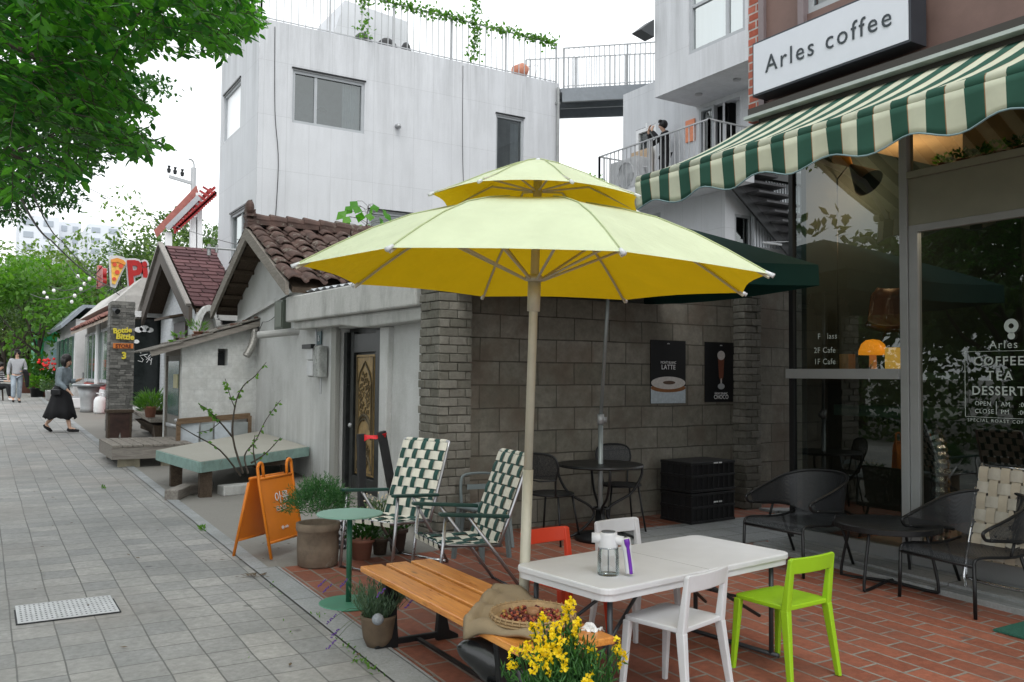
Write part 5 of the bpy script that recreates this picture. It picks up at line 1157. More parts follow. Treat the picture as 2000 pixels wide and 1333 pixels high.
for k in range(8):
    a=a0+k*math.pi/4; c,s=math.cos(a),math.sin(a); mb=MB(); mb.tube([(r_*c,r_*s,z+.004) for r_,z in main],.0035,4); mb.tube([(r_*c,r_*s,z+.004) for r_,z in vent],.003,4); obj('seam',mb,M['seamc'],UM)
mb=MB(); mb.lathe([(.02,2.85*kz),(.045,2.87*kz),(.04,2.895*kz),(.001,2.91*kz)],seg=14); obj('finial',mb,M['wpl'],UM,sm=True)
for k in range(8):
    a=a0+k*math.pi/4; c,s=math.cos(a),math.sin(a)
    mb=MB(); P=[(r_*c,r_*s,z-.018) for r_,z in main]; mb.tube([(0.03*c,.03*s,2.64*kz)]+P,.008,5); obj('rib',mb,M['pole'],UM)
    mb=MB(); mb.tube([(.05*c,.05*s,2.21*kz),(.70*c,.70*s,2.525*kz-.025)],.008,5); mb.tube([(.03*c,.03*s,2.72*kz),(.30*c,.30*s,2.80*kz-.03),(.56*c,.56*s,2.68*kz-.01)],.006,5); obj('strut',mb,M['pole'],UM)
    mb=MB(); e=Vector((1.285*c,1.285*s,2.21*kz)); mb.tube([e-Vector((c,s,-.5))*.02,e+Vector((c,s,-.5))*.022],[.009,.012],8); obj('tip_cap',mb,M['wpl'],UM,sm=True)
    mb=MB(); e=Vector((.595*c,.595*s,2.65*kz)); mb.tube([e-Vector((c,s,-.45))*.014,e+Vector((c,s,-.45))*.016],.009,8); obj('tip_cap',mb,M['wpl'],UM,sm=True)
mb=MB(); mb.lathe([(.001,0),(.24,0),(.25,.03),(.22,.06),(.05,.09),(.045,.3),(.03,.3)],seg=24); obj('foot',mb,M['black'],UM,sm=True)
# ---- dark green square parasol
GP=thing('green_parasol','large dark green square parasol behind the yellow one, over the bistro table','parasol',at(5.12,6.72))
M['gfab']=fabricm('dark_green_canvas',(.012,.052,.045),.02)
hs_=1.33; rim=2.74-.14; ap_=3.3-.14
mb=MB(); n=8; vs=[];fs=[]
off=(.08,-.08)
for i in range(n+1):
    t=i/n
    for k in range(4*n):
        s_=k//n; u=(k%n)/n; cs=[(1,-1),(1,1),(-1,1),(-1,-1)]; p,q=cs[s_],cs[(s_+1)%4]; x=(p[0]+(q[0]-p[0])*u)*hs_*t; y=(p[1]+(q[1]-p[1])*u)*hs_*t
        vs.append((x+off[0],y+off[1],ap_-(ap_-rim)*(t**1.12)-.05*math.sin(math.pi*u)*t*t+.0))
for i in range(n):
    for k in range(4*n): l=(k+1)%(4*n); fs.append((i*4*n+k,(i+1)*4*n+k,(i+1)*4*n+l,i*4*n+l))
mb.add(vs,fs); obj('canopy',mb,M['gfab'],GP,sm=False,solid=.004)
mb=MB(); base_i=n*4*n; vs2=[];fs=[]
for k in range(4*n+1):
    x,y,z=vs[base_i+k%(4*n)]; vs2+=[(x,y,z),(x*1.004,y*1.004,z-.19)]
for k in range(4*n): fs.append((2*k,2*k+1,2*k+3,2*k+2))
mb.add(vs2,fs); obj('valance',mb,M['gfab'],GP,solid=.004)
mb=MB(); mb.tube([(0,0,0),(0,0,1.15)],.024,10); mb.tube([(0,0,1.15),(off[0],off[1],ap_)],.018,10); obj('pole',mb,mat('silver_pole',(.28,.31,.31),.4,.5),GP,sm=True)
mb=MB(); mb.tube([(0,0,1.10),(0,0,1.2)],.034,10); mb.box(.02,.06,-.02,.02,1.12,1.17); obj('clamp',mb,M['rail'],GP,sm=True)
for k in range(4):
    c=[(1,-1),(1,1),(-1,1),(-1,-1)][k]; mb=MB(); mb.tube([(off[0],off[1],ap_-.06),(c[0]*hs_*.97+off[0],c[1]*hs_*.97+off[1],rim-.03)],.010,5); mb.tube([(off[0],off[1],ap_-.6),(c[0]*hs_*.5+off[0],c[1]*hs_*.5+off[1],rim+.22)],.008,5); obj('rib',mb,M['rail'],GP)
mb=MB(); mb.lathe([(.001,0),(.25,0),(.25,.05),(.06,.09),(.04,.3),(.03,.3)],seg=24); obj('foot',mb,M['black'],GP,sm=True)
# ---- folding table
TBL=thing('folding_table','white plastic folding table under the yellow parasol','table',at(3.29,3.78),R(7.0))
mb=MB(); o=rrect(1.52,.72,.07); mb.prism([(a,b,.57) for a,b in o],(0,0,.035)); tt=obj('tabletop',mb,M['wpl'],TBL,bevel=.008)
mb=MB(); o=rrect(1.50,.70,.065); oi=rrect(1.46,.66,.05)
mb.add([(a,b,.54) for a,b in o]+[(a,b,.571) for a,b in o]+[(a,b,.571) for a,b in oi]+[(a,b,.54) for a,b in oi],[(i,(i+1)%24,24+(i+1)%24,24+i) for i in range(24)]+[(i,72+i,72+(i+1)%24,(i+1)%24) for i in range(24)]+[(48+i,48+(i+1)%24,72+(i+1)%24,72+i) for i in range(24)])
obj('skirt',mb,M['wpl'],TBL)
M['tleg']=mat('dark_steel_leg',(.06,.065,.07),.45,.4,var=.1)
for s in (-1,1):
    for q in (-1,1): mb=MB(); mb.tube([(s*.66,q*.28,.56),(s*.66,q*.28,.02)],.014,8); obj('leg',mb,M['tleg'],TBL,sm=True)
    mb=MB(); mb.tube([(s*.66,-.33,.02),(s*.66,.33,.02)],.013,8); mb.tube([(s*.66,-.28,.3),(s*.66,.28,.3)],.009,8); obj('foot_bar',mb,M['tleg'],TBL,sm=True)
    for q in (-1,1): mb=MB(); mb.tube([(s*.66,q*.2,.22),(s*.12,q*.05,.55)],.010,8); obj('brace',mb,M['tleg'],TBL,sm=True)
mb=MB(); mb.box(-.0012,.0012,-.355,.355,.6035,.6056); obj('fold_seam',mb,mat('seam_grey',(.25,.26,.27),.6,var=0),TBL)
# ---- stacking chairs
def chair(label,loc,rz,m_):
    t=thing('stacking_chair',label,'chair',loc,rz,None); t.scale=(.89,.89,.90)     # front towards +Y
    mb=MB(); o=rrect(.42,.40,.03,3); mb.prism([(a,b,.435) for a,b in o],(0,0,.028)); obj('seat',mb,m_,t,bevel=.006)
    for s in (-1,1):
        mb=MB(); x=s*.195
        def pr_(P0,P1,w0,w1,d0_,d1_):
            (x0,y0,z0),(x1,y1,z1)=P0,P1
            mb.add([(x0-w0,y0-d0_,z0),(x0+w0,y0-d0_,z0),(x0+w0,y0+d0_,z0),(x0-w0,y0+d0_,z0),(x1-w1,y1-d1_,z1),(x1+w1,y1-d1_,z1),(x1+w1,y1+d1_,z1),(x1-w1,y1+d1_,z1)],[(0,3,2,1),(4,5,6,7),(0,1,5,4),(1,2,6,5),(2,3,7,6),(3,0,4,7)])
        pr_((x+s*.02,.205,0),(x,.175,.44),.013,.02,.015,.024); obj('leg',mb,m_,t,bevel=.006)
        mb=MB(); pr_((x+s*.035,-.245,0),(x,-.185,.44),.014,.021,.017,.027); obj('leg',mb,m_,t,bevel=.006)
        mb=MB(); pr_((x,-.185,.43),(x*.97,-.225,.745),.021,.022,.025,.014); obj('back_post',mb,m_,t,bevel=.008)
    mb=MB(); vs=[];fs=[]
    for i in range(11):
        u=-1+2*i/10; y=-.215-.022*(1-u*u)
        for z,dd in ((.655,0),(.75,-.012)): vs+=[(u*.20,y+dd+.012,z),(u*.20,y+dd-.012,z)]
    for i in range(10):
        a=i*4
        for p,q in ((0,1),(1,3),(3,2),(2,0)): fs.append((a+p,a+q,a+4+q,a+4+p))
    fs+=[(0,2,3,1),(40,41,43,42)]; mb.add(vs,fs); obj('back_rail',mb,m_,t,bevel=.006)
    return t
chair('white plastic chair on the near side of the folding table',at(3.06,3.40),R(14),M['wpl'])
chair('lime green plastic chair at the near right side of the folding table',at(3.86,3.40),R(3),M['lime'])
chair('red plastic chair on the far side of the folding table, behind the parasol pole',at(*(lambda p:(p.x+.02,p.y-.21))(onG(1063,1026,.69))),R(186),M['redpl'])
chair('white plastic chair on the far side of the folding table',at(*(lambda p:(p.x,p.y-.21))(onG(1206,1008,.69))),R(184),M['wpl'])
# ---- spray bottle
p=onG(1188,1124,.605); SP=thing('pump_bottle','clear water bottle with white pump head and purple striped handle on the folding table','bottle',(p.x,p.y,G(3.3,3.78)+.606),R(-38))
mb=MB(); mb.lathe([(.001,0),(.055,0),(.058,.008),(.056,.09),(.052,.13),(.047,.15)],seg=24); obj('bottle_body',mb,glass('bottle_clear',(.97,.98,1),.06,.02,.02),SP,sm=True)
mb=MB(); mb.lathe([(.048,.135),(.05,.145),(.046,.205),(.044,.215),(.001,.215)],seg=24); mb.tube([(0,0,.19),(0,0,.19)],.01,6) if 0 else None
mb.tube([(-.085,0,.185),(.0,0,.185)],.026,12); mb.tube([(0,0,.185),(.075,-.02,.175)],.024,12); obj('pump_head',mb,M['wpl'],SP,sm=True)
mb=MB(); mb.lathe([(.001,.214),(.036,.214),(.036,.221),(.001,.221)],seg=18); mb.tube([(0,0,.01),(0,0,.15)],.004,6); obj('pump_cap',mb,mat('grey_cap',(.12,.13,.14),.4),SP)
mb=MB(); H1=[(.085,-.02,.19),(.095,-.02,.13),(.105,-.02,.06),(.11,-.02,.015)]; mb.tube(smooth(H1,4),[.026]*4+[.022]*9,12); obj('handle',mb,M['wpl'],SP,sm=True)
mb=MB(); mb.tube([(a+.006,b-.021,c) for a,b,c in smooth(H1,4)],[.015]*3+[.009]*10,8); obj('purple_stripe',mb,mat('purple_plastic',(.13,.02,.33),.4,var=0),SP,sm=True)
# ---- bench
BE=thing('slatted_bench','orange-brown three-plank bench with black cast legs','bench',at(2.27,4.1),R(-.5))
M['pine']=woodm('varnished_pine',(.46,.15,.022),(.76,.34,.075),(16,1.3,16),.32,True,.5)
for k,x in enumerate((-.17,0,.17)):
    mb=MB(); mb.box(x-.07,x+.07,-.93,1.0,.40,.435); obj('plank',mb,M['pine'],BE,bevel=.006)
for y in (-.62,.68):
    mb=MB(); 
    mb.prism([(-.21,y-.025,.36),(.21,y-.025,.36),(.21,y-.025,.40),(-.21,y-.025,.40)],(0,.05,0))
    for s in (-1,1):
        P=[(s*.20,.38),(s*.165,.30),(s*.155,.18),(s*.18,.06),(s*.25,.0)]; Q=[(s*.25,0),(s*.12,0)]
        o_=[(s*.21,.38),(s*.20,.28),(s*.19,.16),(s*.21,.07),(s*.27,.035),(s*.27,0),(s*.13,0),(s*.125,.05),(s*.135,.16),(s*.14,.28),(s*.13,.38)]
        if s<0: o_=o_[::-1]
        mb.prism([(a,y-.022,b) for a,b in o_],(0,.044,0))
    mb.prism([(-.14,y-.015,.03),(.14,y-.015,.03),(.14,y-.015,.065),(-.14,y-.015,.065)],(0,.03,0))
    obj('leg_frame',mb,M['black'],BE,bevel=.005)
mb=MB(); mb.box(-.012,.012,-.62,.68,.04,.055); obj('stretcher',mb,M['black'],BE)
# burlap, basket, berries
BU=tag(obj('burlap_cloth',MB(),mat('x0',(.1,.1,.1))),'folded burlap cloth spread over the near end of the bench','cloth')
def burlap():
    mb=MB(); n=28; vs=[];fs=[]; C=[Vector((1.96,3.64)),Vector((2.47,4.20)),Vector((2.80,3.74)),Vector((2.13,3.25))]
    zb=G(0,3.7)+.445; r=random.Random(3)
    for i in range(n+1):
        for j in range(n+1):
            u,v=i/n,j/n; p=(C[0]*(1-u)+C[1]*u)*(1-v)+(C[3]*(1-u)+C[2]*u)*v
            over=max(0,2.04-p.x,(p.x-2.52)); z=zb-over*.55-(over**2)*1.5+.008*math.sin(p.x*31+p.y*9)+.008*math.sin(p.y*27)
            e=max(0,.1-min(u,1-u,v,1-v))/.1; z+=.020*math.sin(math.pi*min(1,e))
            vs.append((p.x+ (over*-.55 if p.x>2.5 else over*.4),p.y,z))
    for i in range(n):
        for j in range(n): a=i*(n+1)+j; fs.append((a,a+n+1,a+n+2,a+1))
    return mb.add(vs,fs)
m_,t_,b_=base('burlap'); cc=mixc(t_,noise(t_,8,5),(.24,.18,.105),(.34,.265,.17)); wv=_n(t_,'ShaderNodeTexChecker'); wv.inputs['Scale'].default_value=420; t_.links.new(coord(t_),wv.inputs[0]); setc(t_,b_,mixc(t_,.25,cc,wv.outputs['Color'],'MULTIPLY')); b_.inputs['Roughness'].default_value=.95; t_.links.new(bump(t_,noise(t_,160,3),.5,.004),b_.inputs['Normal'])
bm_=burlap(); me=BU.data; me.from_pydata(bm_.v,[],bm_.f); me.materials.clear(); me.materials.append(m_)
for p_ in me.polygons: p_.use_smooth=True
sd=BU.modifiers.new('s','SOLIDIFY'); sd.thickness=.02; sd.offset=-1
bk=onG(1040,1208,.49); BK=thing('wicker_basket','shallow round wicker tray of coffee cherries on the burlap','basket',(bk.x,bk.y,G(0,3.7)+.468)); BK.scale=(1.12,1.12,1.1)
mb=MB(); r=random.Random(2)
mb.lathe([(.001,.0),(.13,.0),(.165,.02),(.175,.045),(.17,.045),(.155,.022),(.125,.008),(.001,.008)],seg=36)
for k in range(3): mb.tube([(.172*math.cos(a),.172*math.sin(a),.016+k*.013) for a in [2*math.pi*i/36 for i in range(36)]],.006,5,True)
for k in range(36):
    a=2*math.pi*k/36; mb.tube([(.16*math.cos(a),.16*math.sin(a),.008),(.182*math.cos(a),.182*math.sin(a),.03),(.172*math.cos(a),.172*math.sin(a),.052)],.003,4)
obj('tray',mb,mat('wicker',(.30,.20,.10),.7,var=.25,vs_=30,bmp=.4,bs=120),BK)
mb=MB()
for k in range(300):
    a=r.uniform(0,6.28); q=.135*math.sqrt(r.random()); mb.ball((q*math.cos(a),q*math.sin(a),.018+r.uniform(0,.014)),r.uniform(.006,.0085),seg=6,rings=4)
o=obj('cherry_heap',mb,islandm('coffee_cherries',(.02,.005,.012),(.30,.06,.03),.35),BK,sm=True); o['kind']='stuff'
mb=MB()
for k in range(60):
    a=r.uniform(0,6.28); q=.13*math.sqrt(r.random()); mb.ball((q*math.cos(a),q*math.sin(a),.032),r.uniform(.006,.008),seg=6,rings=4)
o=obj('ripe_cherry_heap',mb,islandm('ripe_cherries',(.30,.02,.03),(.40,.26,.06),.35),BK,sm=True); o['kind']='stuff'
mb=MB(); mb.lathe([(.001,.02),(.022,.02),(.028,.055),(.024,.055),(.001,.04)],(.01,.01,0),14); obj('small_cup',mb,mat('cork_cup',(.30,.15,.07),.7),BK,sm=True)
wb=onG(1155,1238,.43); o=thing('paper_scrap','crumpled white paper on the near end of the bench','paper',(wb.x,wb.y,G(0,3.3)+.385),R(20))
mb=MB(); rr2=random.Random(3); vs=[];fs=[]
for i in range(7):
    for j in range(7): vs.append((-.05+i*.016+rr2.uniform(-.004,.004),-.05+j*.016,.055+rr2.uniform(0,.03)))
for i in range(6):
    for j in range(6): a=i*7+j; fs.append((a,a+7,a+8,a+1))
mb.add(vs,fs); obj('paper',mb,M['white'],o)
# dark figure
fg=onG(955,1330,.18); FG=thing('dark_figure','glossy dark rounded garden figure with a pointed tip beside the yellow flowers','garden figure',(fg.x,fg.y,G(0,3)))
M['gblack']=mat('glossy_black',(.012,.013,.014),.22,.0,var=.3,bmp=.15,bs=12,spec=.6)
mb=MB(); P=smooth([tuple(RTh*-.155+Vector((0,0,.35))),tuple(RTh*-.09+Vector((0,0,.335))),tuple(RTh*.0+Vector((0,0,.30))),tuple(RTh*.12+Vector((0,0,.22))),tuple(RTh*.18+Vector((0,0,.10)))],5); mb.tube(P,[.004,.02,.035,.045,.055,.06,.07,.075,.085,.09,.1,.105,.11,.11,.12,.12,.12,.12,.12,.12,.12][:len(P)],16); obj('body',mb,M['gblack'],FG,sm=True)
mb=MB(); mb.ball(tuple(RTh*.01-FWh*.10+Vector((0,0,.17))),.055); obj('round_foot',mb,M['gblack'],FG,sm=True)
mb=MB(); mb.lathe([(.001,0),(.13,0),(.12,.08),(.07,.2)],tuple(RTh*.12),20); obj('base',mb,M['gblack'],FG,sm=True)
# yellow flowers in the foreground
fl=CO+ray(1105,1333)*(3.2/F); FP=thing('flower_pot','pot of yellow broom-like flowers in the foreground below the bench end','plant pot',at(fl.x,fl.y))
mb=MB(); pot(mb,.12,.16,.26); obj('pot',mb,M['terr'],FP,sm=True)
r=random.Random(14); lf=MB(); fm=MB(); st=MB()
for k in range(260):
    a=r.uniform(0,6.28); q=abs(r.gauss(0,.5)); top=Vector((math.cos(a)*.24*q,math.sin(a)*.24*q,.50+.22*r.random()-.1*q)); b0=Vector((math.cos(a)*.05,math.sin(a)*.05,.24)); P=smooth([b0,(b0+top)/2+Vector((math.cos(a)*.02,math.sin(a)*.02,.03)),top],4); st.tube(P,.0028,4)
    for i in range(30):
        t=r.uniform(.15,1); p=b0.lerp(top,t)+rv(r)*.022; leaf_quad(lf,p,rv(r)+Vector((0,0,.9)),rv(r),.036,.008)
def bloom(p,s=.016):
    for j in range(5):
        d=rv(r).normalized(); leaf_quad(fm,p,d,rv(r),s,s*.85)
spk=[(1060,1212,3.2),(1043,1228,3.2),(1112,1178,3.25),(1105,1200,3.25),(1030,1265,3.1),(1050,1255,3.1),(1075,1245,3.1),(1090,1262,3.1),(1100,1290,3.05),(1060,1280,3.05),(1070,1292,3.05),(1000,1285,3.1),(1130,1222,3.2),(1122,1240,3.2),(1158,1278,3.2),(1205,1262,3.3),(1212,1282,3.3),(1148,1328,3.0),(1045,1292,3.0),(1085,1228,3.15)]
for a,b,dd in spk:
    c=CO+ray(a,b)*(dd/F)-FP.location; base_=Vector((c.x*.3,c.y*.3,.30)); st.tube([base_,base_.lerp(c,.5)+Vector((0,0,.05)),c],.003,4)
    for i in range(11):
        p=c+Vector((r.gauss(0,.010),r.gauss(0,.010),r.uniform(-.04,.025))); bloom(p)
    for i in range(40):
        t=r.uniform(.2,1.0); p=base_.lerp(c,t)+rv(r)*.02; leaf_quad(lf,p,rv(r)+Vector((0,0,.9)),rv(r),.035,.008)
obj('stems',st,M['leafB'],FP); obj('foliage',lf,leafm('broom_leaf',(.03,.10,.025),(.07,.19,.05),.35),FP); obj('blossoms',fm,leafm('yellow_petal',(.75,.52,.01),(.85,.65,.02),.3),FP)
# ---- pots on the left
def drop(px_,py_): return gpx(px_,py_)
BP=thing('large_clay_pot','large weathered clay pot holding a round green bush, beside the orange board','plant pot',at(2.40,6.93))
mb=MB(); mb.lathe([(.001,0),(.145,0),(.162,.015),(.168,.15),(.165,.28),(.172,.285),(.178,.30),(.178,.345),(.165,.35),(.15,.345),(.145,.31),(.001,.31)],seg=32); obj('pot',mb,mat('weathered_clay',(.17,.13,.095),.85,var=.35,vs_=5,bmp=.3,wear=(3,.6,(.26,.24,.2))),BP,sm=True)
r=random.Random(6); lf=MB()
for k in range(520):
    v=rv(r).normalized(); v.z=abs(v.z)*.95-.12; c=Vector((v.x*.25*r.uniform(.45,1),v.y*.25*r.uniform(.45,1),.455+v.z*.25*r.uniform(.4,1)))
    d=(c-Vector((0,0,.36))).normalized()+rv(r)*.35
    for i in range(9):
        t=i/8; p=c+d*.085*t
        leaf_quad(lf,p,d*.7+rv(r),rv(r),.040,.007)
obj('bush',lf,leafm('bush_needles',(.022,.085,.03),(.06,.16,.055),.3),BP)
GT=thing('green_side_table','round sage green pedestal side table on the patio edge','table',at(2.22,5.76))
M['sage']=mat('sage_green',(.20,.36,.29),.5,var=.06); M['dgreen']=mat('deep_green',(.02,.10,.055),.45,var=.1)
mb=MB(); mb.lathe([(.001,.61),(.225,.61),(.228,.616),(.225,.622),(.001,.622)],seg=48); obj('tabletop',mb,M['sage'],GT)
mb=MB(); mb.cyl((0,0,.012),.019,.6,16); obj('stem',mb,M['dgreen'],GT,sm=True)
mb=MB(); mb.lathe([(.001,.0),(.205,0),(.207,.006),(.2,.013),(.001,.016)],seg=48); obj('base_plate',mb,mat('mid_green',(.06,.22,.14),.5,var=.1),GT)
LV=thing('lavender_pot','small brown clay pot of lavender by the bench leg','plant pot',at(2.05,4.83))
mb=MB(); mb.lathe([(.001,0),(.062,0),(.09,.06),(.105,.17),(.108,.19),(.098,.19),(.09,.165),(.001,.165)],seg=28); obj('pot',mb,mat('brown_clay',(.12,.085,.055),.8,var=.3,bmp=.2),LV,sm=True)
r=random.Random(8); lf=MB(); fm=MB(); st=MB()
for k in range(170):
    a=r.uniform(0,6.28); q=r.random()**.5; b0=Vector((math.cos(a)*.07*q,math.sin(a)*.07*q,.17)); e=b0+Vector((math.cos(a)*.11*q,math.sin(a)*.11*q,.10+.10*r.random())); st.tube([b0,e],.0015,3)
    for i in range(12): p=b0.lerp(e,r.random()); leaf_quad(lf,p,rv(r)*.7+Vector((0,0,1)),rv(r),.035,.006)
for a,b,dd in ((648,1210,5.0),(655,1238,4.9),(630,1140,5.2),(672,1140,5.2),(640,1150,5.2),(745,1158,4.9),(800,1180,4.9),(648,1260,4.75)):
    c=CO+ray(a,b)*(dd/F)-LV.location; st.tube(smooth([Vector((c.x*.2,c.y*.2,.2)),Vector((c.x*.6,c.y*.6,max(.2,c.z+.05))),c],4),.0015,3)
    for i in range(12): fm.ball(c+Vector((0,0,i*.004-.02))+rv(r)*.006+RTh*.004*(i-6),.005,seg=5,rings=3)
obj('stems',st,M['leafG'],LV); obj('foliage',lf,leafm('lavender_leaf',(.05,.10,.06),(.12,.18,.12),.2),LV); obj('blossom_heads',fm,mat('lavender_purple',(.10,.045,.22),.7),LV)
o=tag(obj('round_stone',MB().ball((0,0,0),.034,1,1,.95,14,9),mat('grey_stone',(.22,.24,.26),.8,var=.2,vs_=60),sm=True),'round grey stone lying in the lavender pot','stone'); o.location=CO+ray(738,1210)*(4.92/F)
for i,(a,b,r0,r1,h,lb,m_,lm,nn) in enumerate(((706,1092,.075,.10,.17,'reddish square-rimmed clay pot with green leaves under the left lawn chair',M['terr'],M['leafB'],260),(742,1082,.055,.07,.13,'small dark pot with dense leaves beside the reddish pot',M['dwood'],M['leafG'],160),(776,1076,.06,.085,.19,'dark tall pot between the lawn chair legs',mat('dark_clay',(.08,.05,.04),.85,var=.3),M['leafB'],120))):
    potted('small_pot',lb,'plant pot',drop(a,b),r0,r1,h,m_,tuft(nn,.13,.13,.05,.028,h,50+i,.1),lm)
o=potted('small_pot','pot of tiny white flowers behind the side table','plant pot',drop(742,1062),.06,.09,.2,M['beam'],tuft(260,.12,.2,.07,.014,.18,61,.0),M['leafG'])
mb=MB(); r=random.Random(2)
for k in range(40): mb.ball((r.gauss(0,.07),r.gauss(0,.07),.3+r.uniform(0,.16)),.008,seg=5,rings=3)
obj('blossoms',mb,mat('cream_flower',(.6,.5,.35),.7),o)
mm,tt_,bb_=base('harlequin'); ck=_n(tt_,'ShaderNodeTexChecker'); ck.inputs['Scale'].default_value=1; tt_.links.new(coord(tt_,(22,22,22),(0,R(45),R(45))),ck.inputs[0]); ck.inputs['Color1'].default_value=(.02,.02,.025,1); ck.inputs['Color2'].default_value=(.4,.4,.42,1); tt_.links.new(ck.outputs['Color'],bb_.inputs['Base Color'])
mb=MB(); mb.box(-.09,.09,-.05,.05,0,.24); o=tag(obj('harlequin_box',mb,mm,bevel=.005),'black and white diamond patterned box behind the clay pot','box'); o.location=drop(657,1070); o.rotation_euler=(0,0,R(-30))
# ---- orange A-board
AB=thing('sandwich_board','orange metal sandwich board with white Korean lettering and loop handles','sign board',at(2.19,7.56),R(38))
M['orange']=mat('orange_powder',(.66,.19,.012),.4,var=.05)
for s in (-1,1):
    # local x along width, y depth; s=-1 faces viewer
    mb=MB(); W_=.24; yb,yt=s*.19,s*.035
    L_=lambda z:yb+(yt-yb)*z/.70
    for q in (-1,1):
        x=q*W_; P=[(x,L_(0),0),(x,L_(.62),.62)]
        if s<0: P+=[(x-q*(.035-.035*math.cos(t)),L_(.7),.74+.05*math.sin(t)) for t in [math.pi*k/8 for k in range(9)]]+[(x-q*.075,L_(.66),.655)]
        mb.tube(P,.013,8)
    mb.tube([(-W_,L_(.655),.655),(W_,L_(.655),.655)],.013,8); mb.tube([(-W_,L_(.13),.13),(W_,L_(.13),.13)],.012,8)
    obj('frame',mb,M['orange'],AB,sm=True)
    mb=MB(); mb.prism([(-W_,L_(.13),.13),(W_,L_(.13),.13),(W_,L_(.65),.65),(-W_,L_(.65),.65)],(0,-s*.006,0)); obj('panel',mb,M['orange'],AB)
tlt=math.atan2(.155,.70)
def abt(s_,size,x,z): 
    text('lettering',s_,size,M['white'],AB,(x,-.19+(.155)*z/.70-.006,z),ext=.001,align='LEFT',rot=(R(90)-tlt,0,0))
abt('아를',.11,-.07,.44); abt('로스터',.055,-.08,.37); abt('@ cafe',.035,-.04,.22)
# ---- barricade posts with ribbon
for nm,(a0_,b0_),(a1_,b1_),Y_ in (('left',(708,990),(705,848),8.55),('right',(778,990),(745,843),8.3)):
    p,q=onY(a0_,b0_,Y_),onY(a1_,b1_,Y_); o=thing('barrier_post',nm+' black timber post of the ribbon-tied pair before the ornate door','post',(p.x,p.y,G(0,Y_)))
    mb=MB(); mb.bar((p.x,p.y,G(0,Y_)),q,.04,.03); obj('post',mb,mat('black_timber',(.016,.016,.017),.6,var=.3) if 'black_timber' not in bpy.data.materials else bpy.data.materials['black_timber'],o,world=True,bevel=.004)
mb=MB(); a=onY(708,855,8.5); b=onY(750,851,8.3); n=16; vs=[];fs=[]
for i in range(n+1):
    t=i/n; c=a.lerp(b,t); tw=t*5; h=.035*(1-.6*math.sin(math.pi*t)); vs+=[(c.x,c.y-.03*math.sin(tw)-.05,c.z-h+.01*math.sin(t*9)),(c.x,c.y+.03*math.sin(tw)-.05,c.z+h)]
for i in range(n): fs.append((2*i,2*i+1,2*i+3,2*i+2))
mb.add(vs,fs); tag(obj('red_ribbon',mb,mat('red_ribbon_cloth',(.55,.01,.015),.5),solid=.004),'twisted red ribbon tied between the two black posts','ribbon')
o=thing('grey_stool','grey-blue plastic stool behind the lawn chairs','stool',at(3.72,6.55),R(20))
M['gpl']=mat('grey_plastic',(.13,.16,.165),.5,var=.1); mb=MB(); mb.box(-.17,.17,-.15,.15,.42,.45); obj('seat',mb,M['gpl'],o,bevel=.012)
for sx in (-1,1):
    for sy in (-1,1): mb=MB(); mb.bar((sx*.15,sy*.13,.42),(sx*.18,sy*.16,0),.016); obj('leg',mb,M['gpl'],o)
# grey stacking chair back
o=thing('grey_plastic_chair','grey-blue plastic chair half hidden between the two lawn chairs','chair',at(4.02,7.0),R(170)); o.scale=(.9,.9,.78)
mb=MB(); mb.tube(smooth([(-.2,-.2,.45),(-.2,-.23,.7),(-.14,-.25,.80),(.14,-.25,.80),(.2,-.23,.7),(.2,-.2,.45)],4),.016,6); mb.box(-.13,.13,-.245,-.23,.62,.68); obj('backrest',mb,M['gpl'],o); mb=MB(); mb.box(-.21,.21,-.2,.2,.42,.45); obj('seat',mb,M['gpl'],o,bevel=.01)
for sx in (-1,1):
    for sy in (-1,1): mb=MB(); mb.bar((sx*.18,sy*.17,.42),(sx*.21,sy*.21,0),.016); obj('leg',mb,M['gpl'],o)
# ---- webbed lawn chairs
M['webw']=mat('web_cream',(.58,.56,.48),.75,var=.12,vs_=12); M['webg']=mat('web_green',(.015,.06,.05),.75,var=.15); M['webb']=mat('web_beige',(.40,.37,.31),.75,var=.1,vs_=14); M['webt']=mat('web_tan',(.40,.35,.27),.75,var=.1)
def weave(mbA,mbB,o,u,v,W,H,nu,nv,fu=.82,fv=.82,amp=.006,sag=0):
    """strips along v (mbA, nu of them) and along u (mbB, nv of them) woven over/under"""
    o,u,v=Vector(o),Vector(u).normalized(),Vector(v).normalized(); n=u.cross(v)
    S=lambda a,b:-n*sag*math.sin(math.pi*a/W)*math.sin(math.pi*b/H)
    for i in range(nu):
        c=W*(i+.5)/nu; w_=W/nu*fu/2; vs=[];K=nv*6
        for k in range(K+1):
            b=H*k/K; h=amp*math.cos(math.pi*(b/H*nv-.5))*(1 if i%2 else -1); vs+=[o+u*(c-w_)+v*b+n*h+S(c,b),o+u*(c+w_)+v*b+n*h+S(c,b)]
        mbA.add(vs,[(2*k,2*k+1,2*k+3,2*k+2) for k in range(K)])
    for j in range(nv):
        c=H*(j+.5)/nv; w_=H/nv*fv/2; vs=[];K=nu*6
        for k in range(K+1):
            a=W*k/K; h=-amp*math.cos(math.pi*(a/W*nu-.5))*(1 if j%2 else -1)*(1); vs+=[o+u*a+v*(c-w_)+n*h+S(a,c),o+u*a+v*(c+w_)+n*h+S(a,c)]
        mbB.add(vs,[(2*k,2*k+1,2*k+3,2*k+2) for k in range(K)])
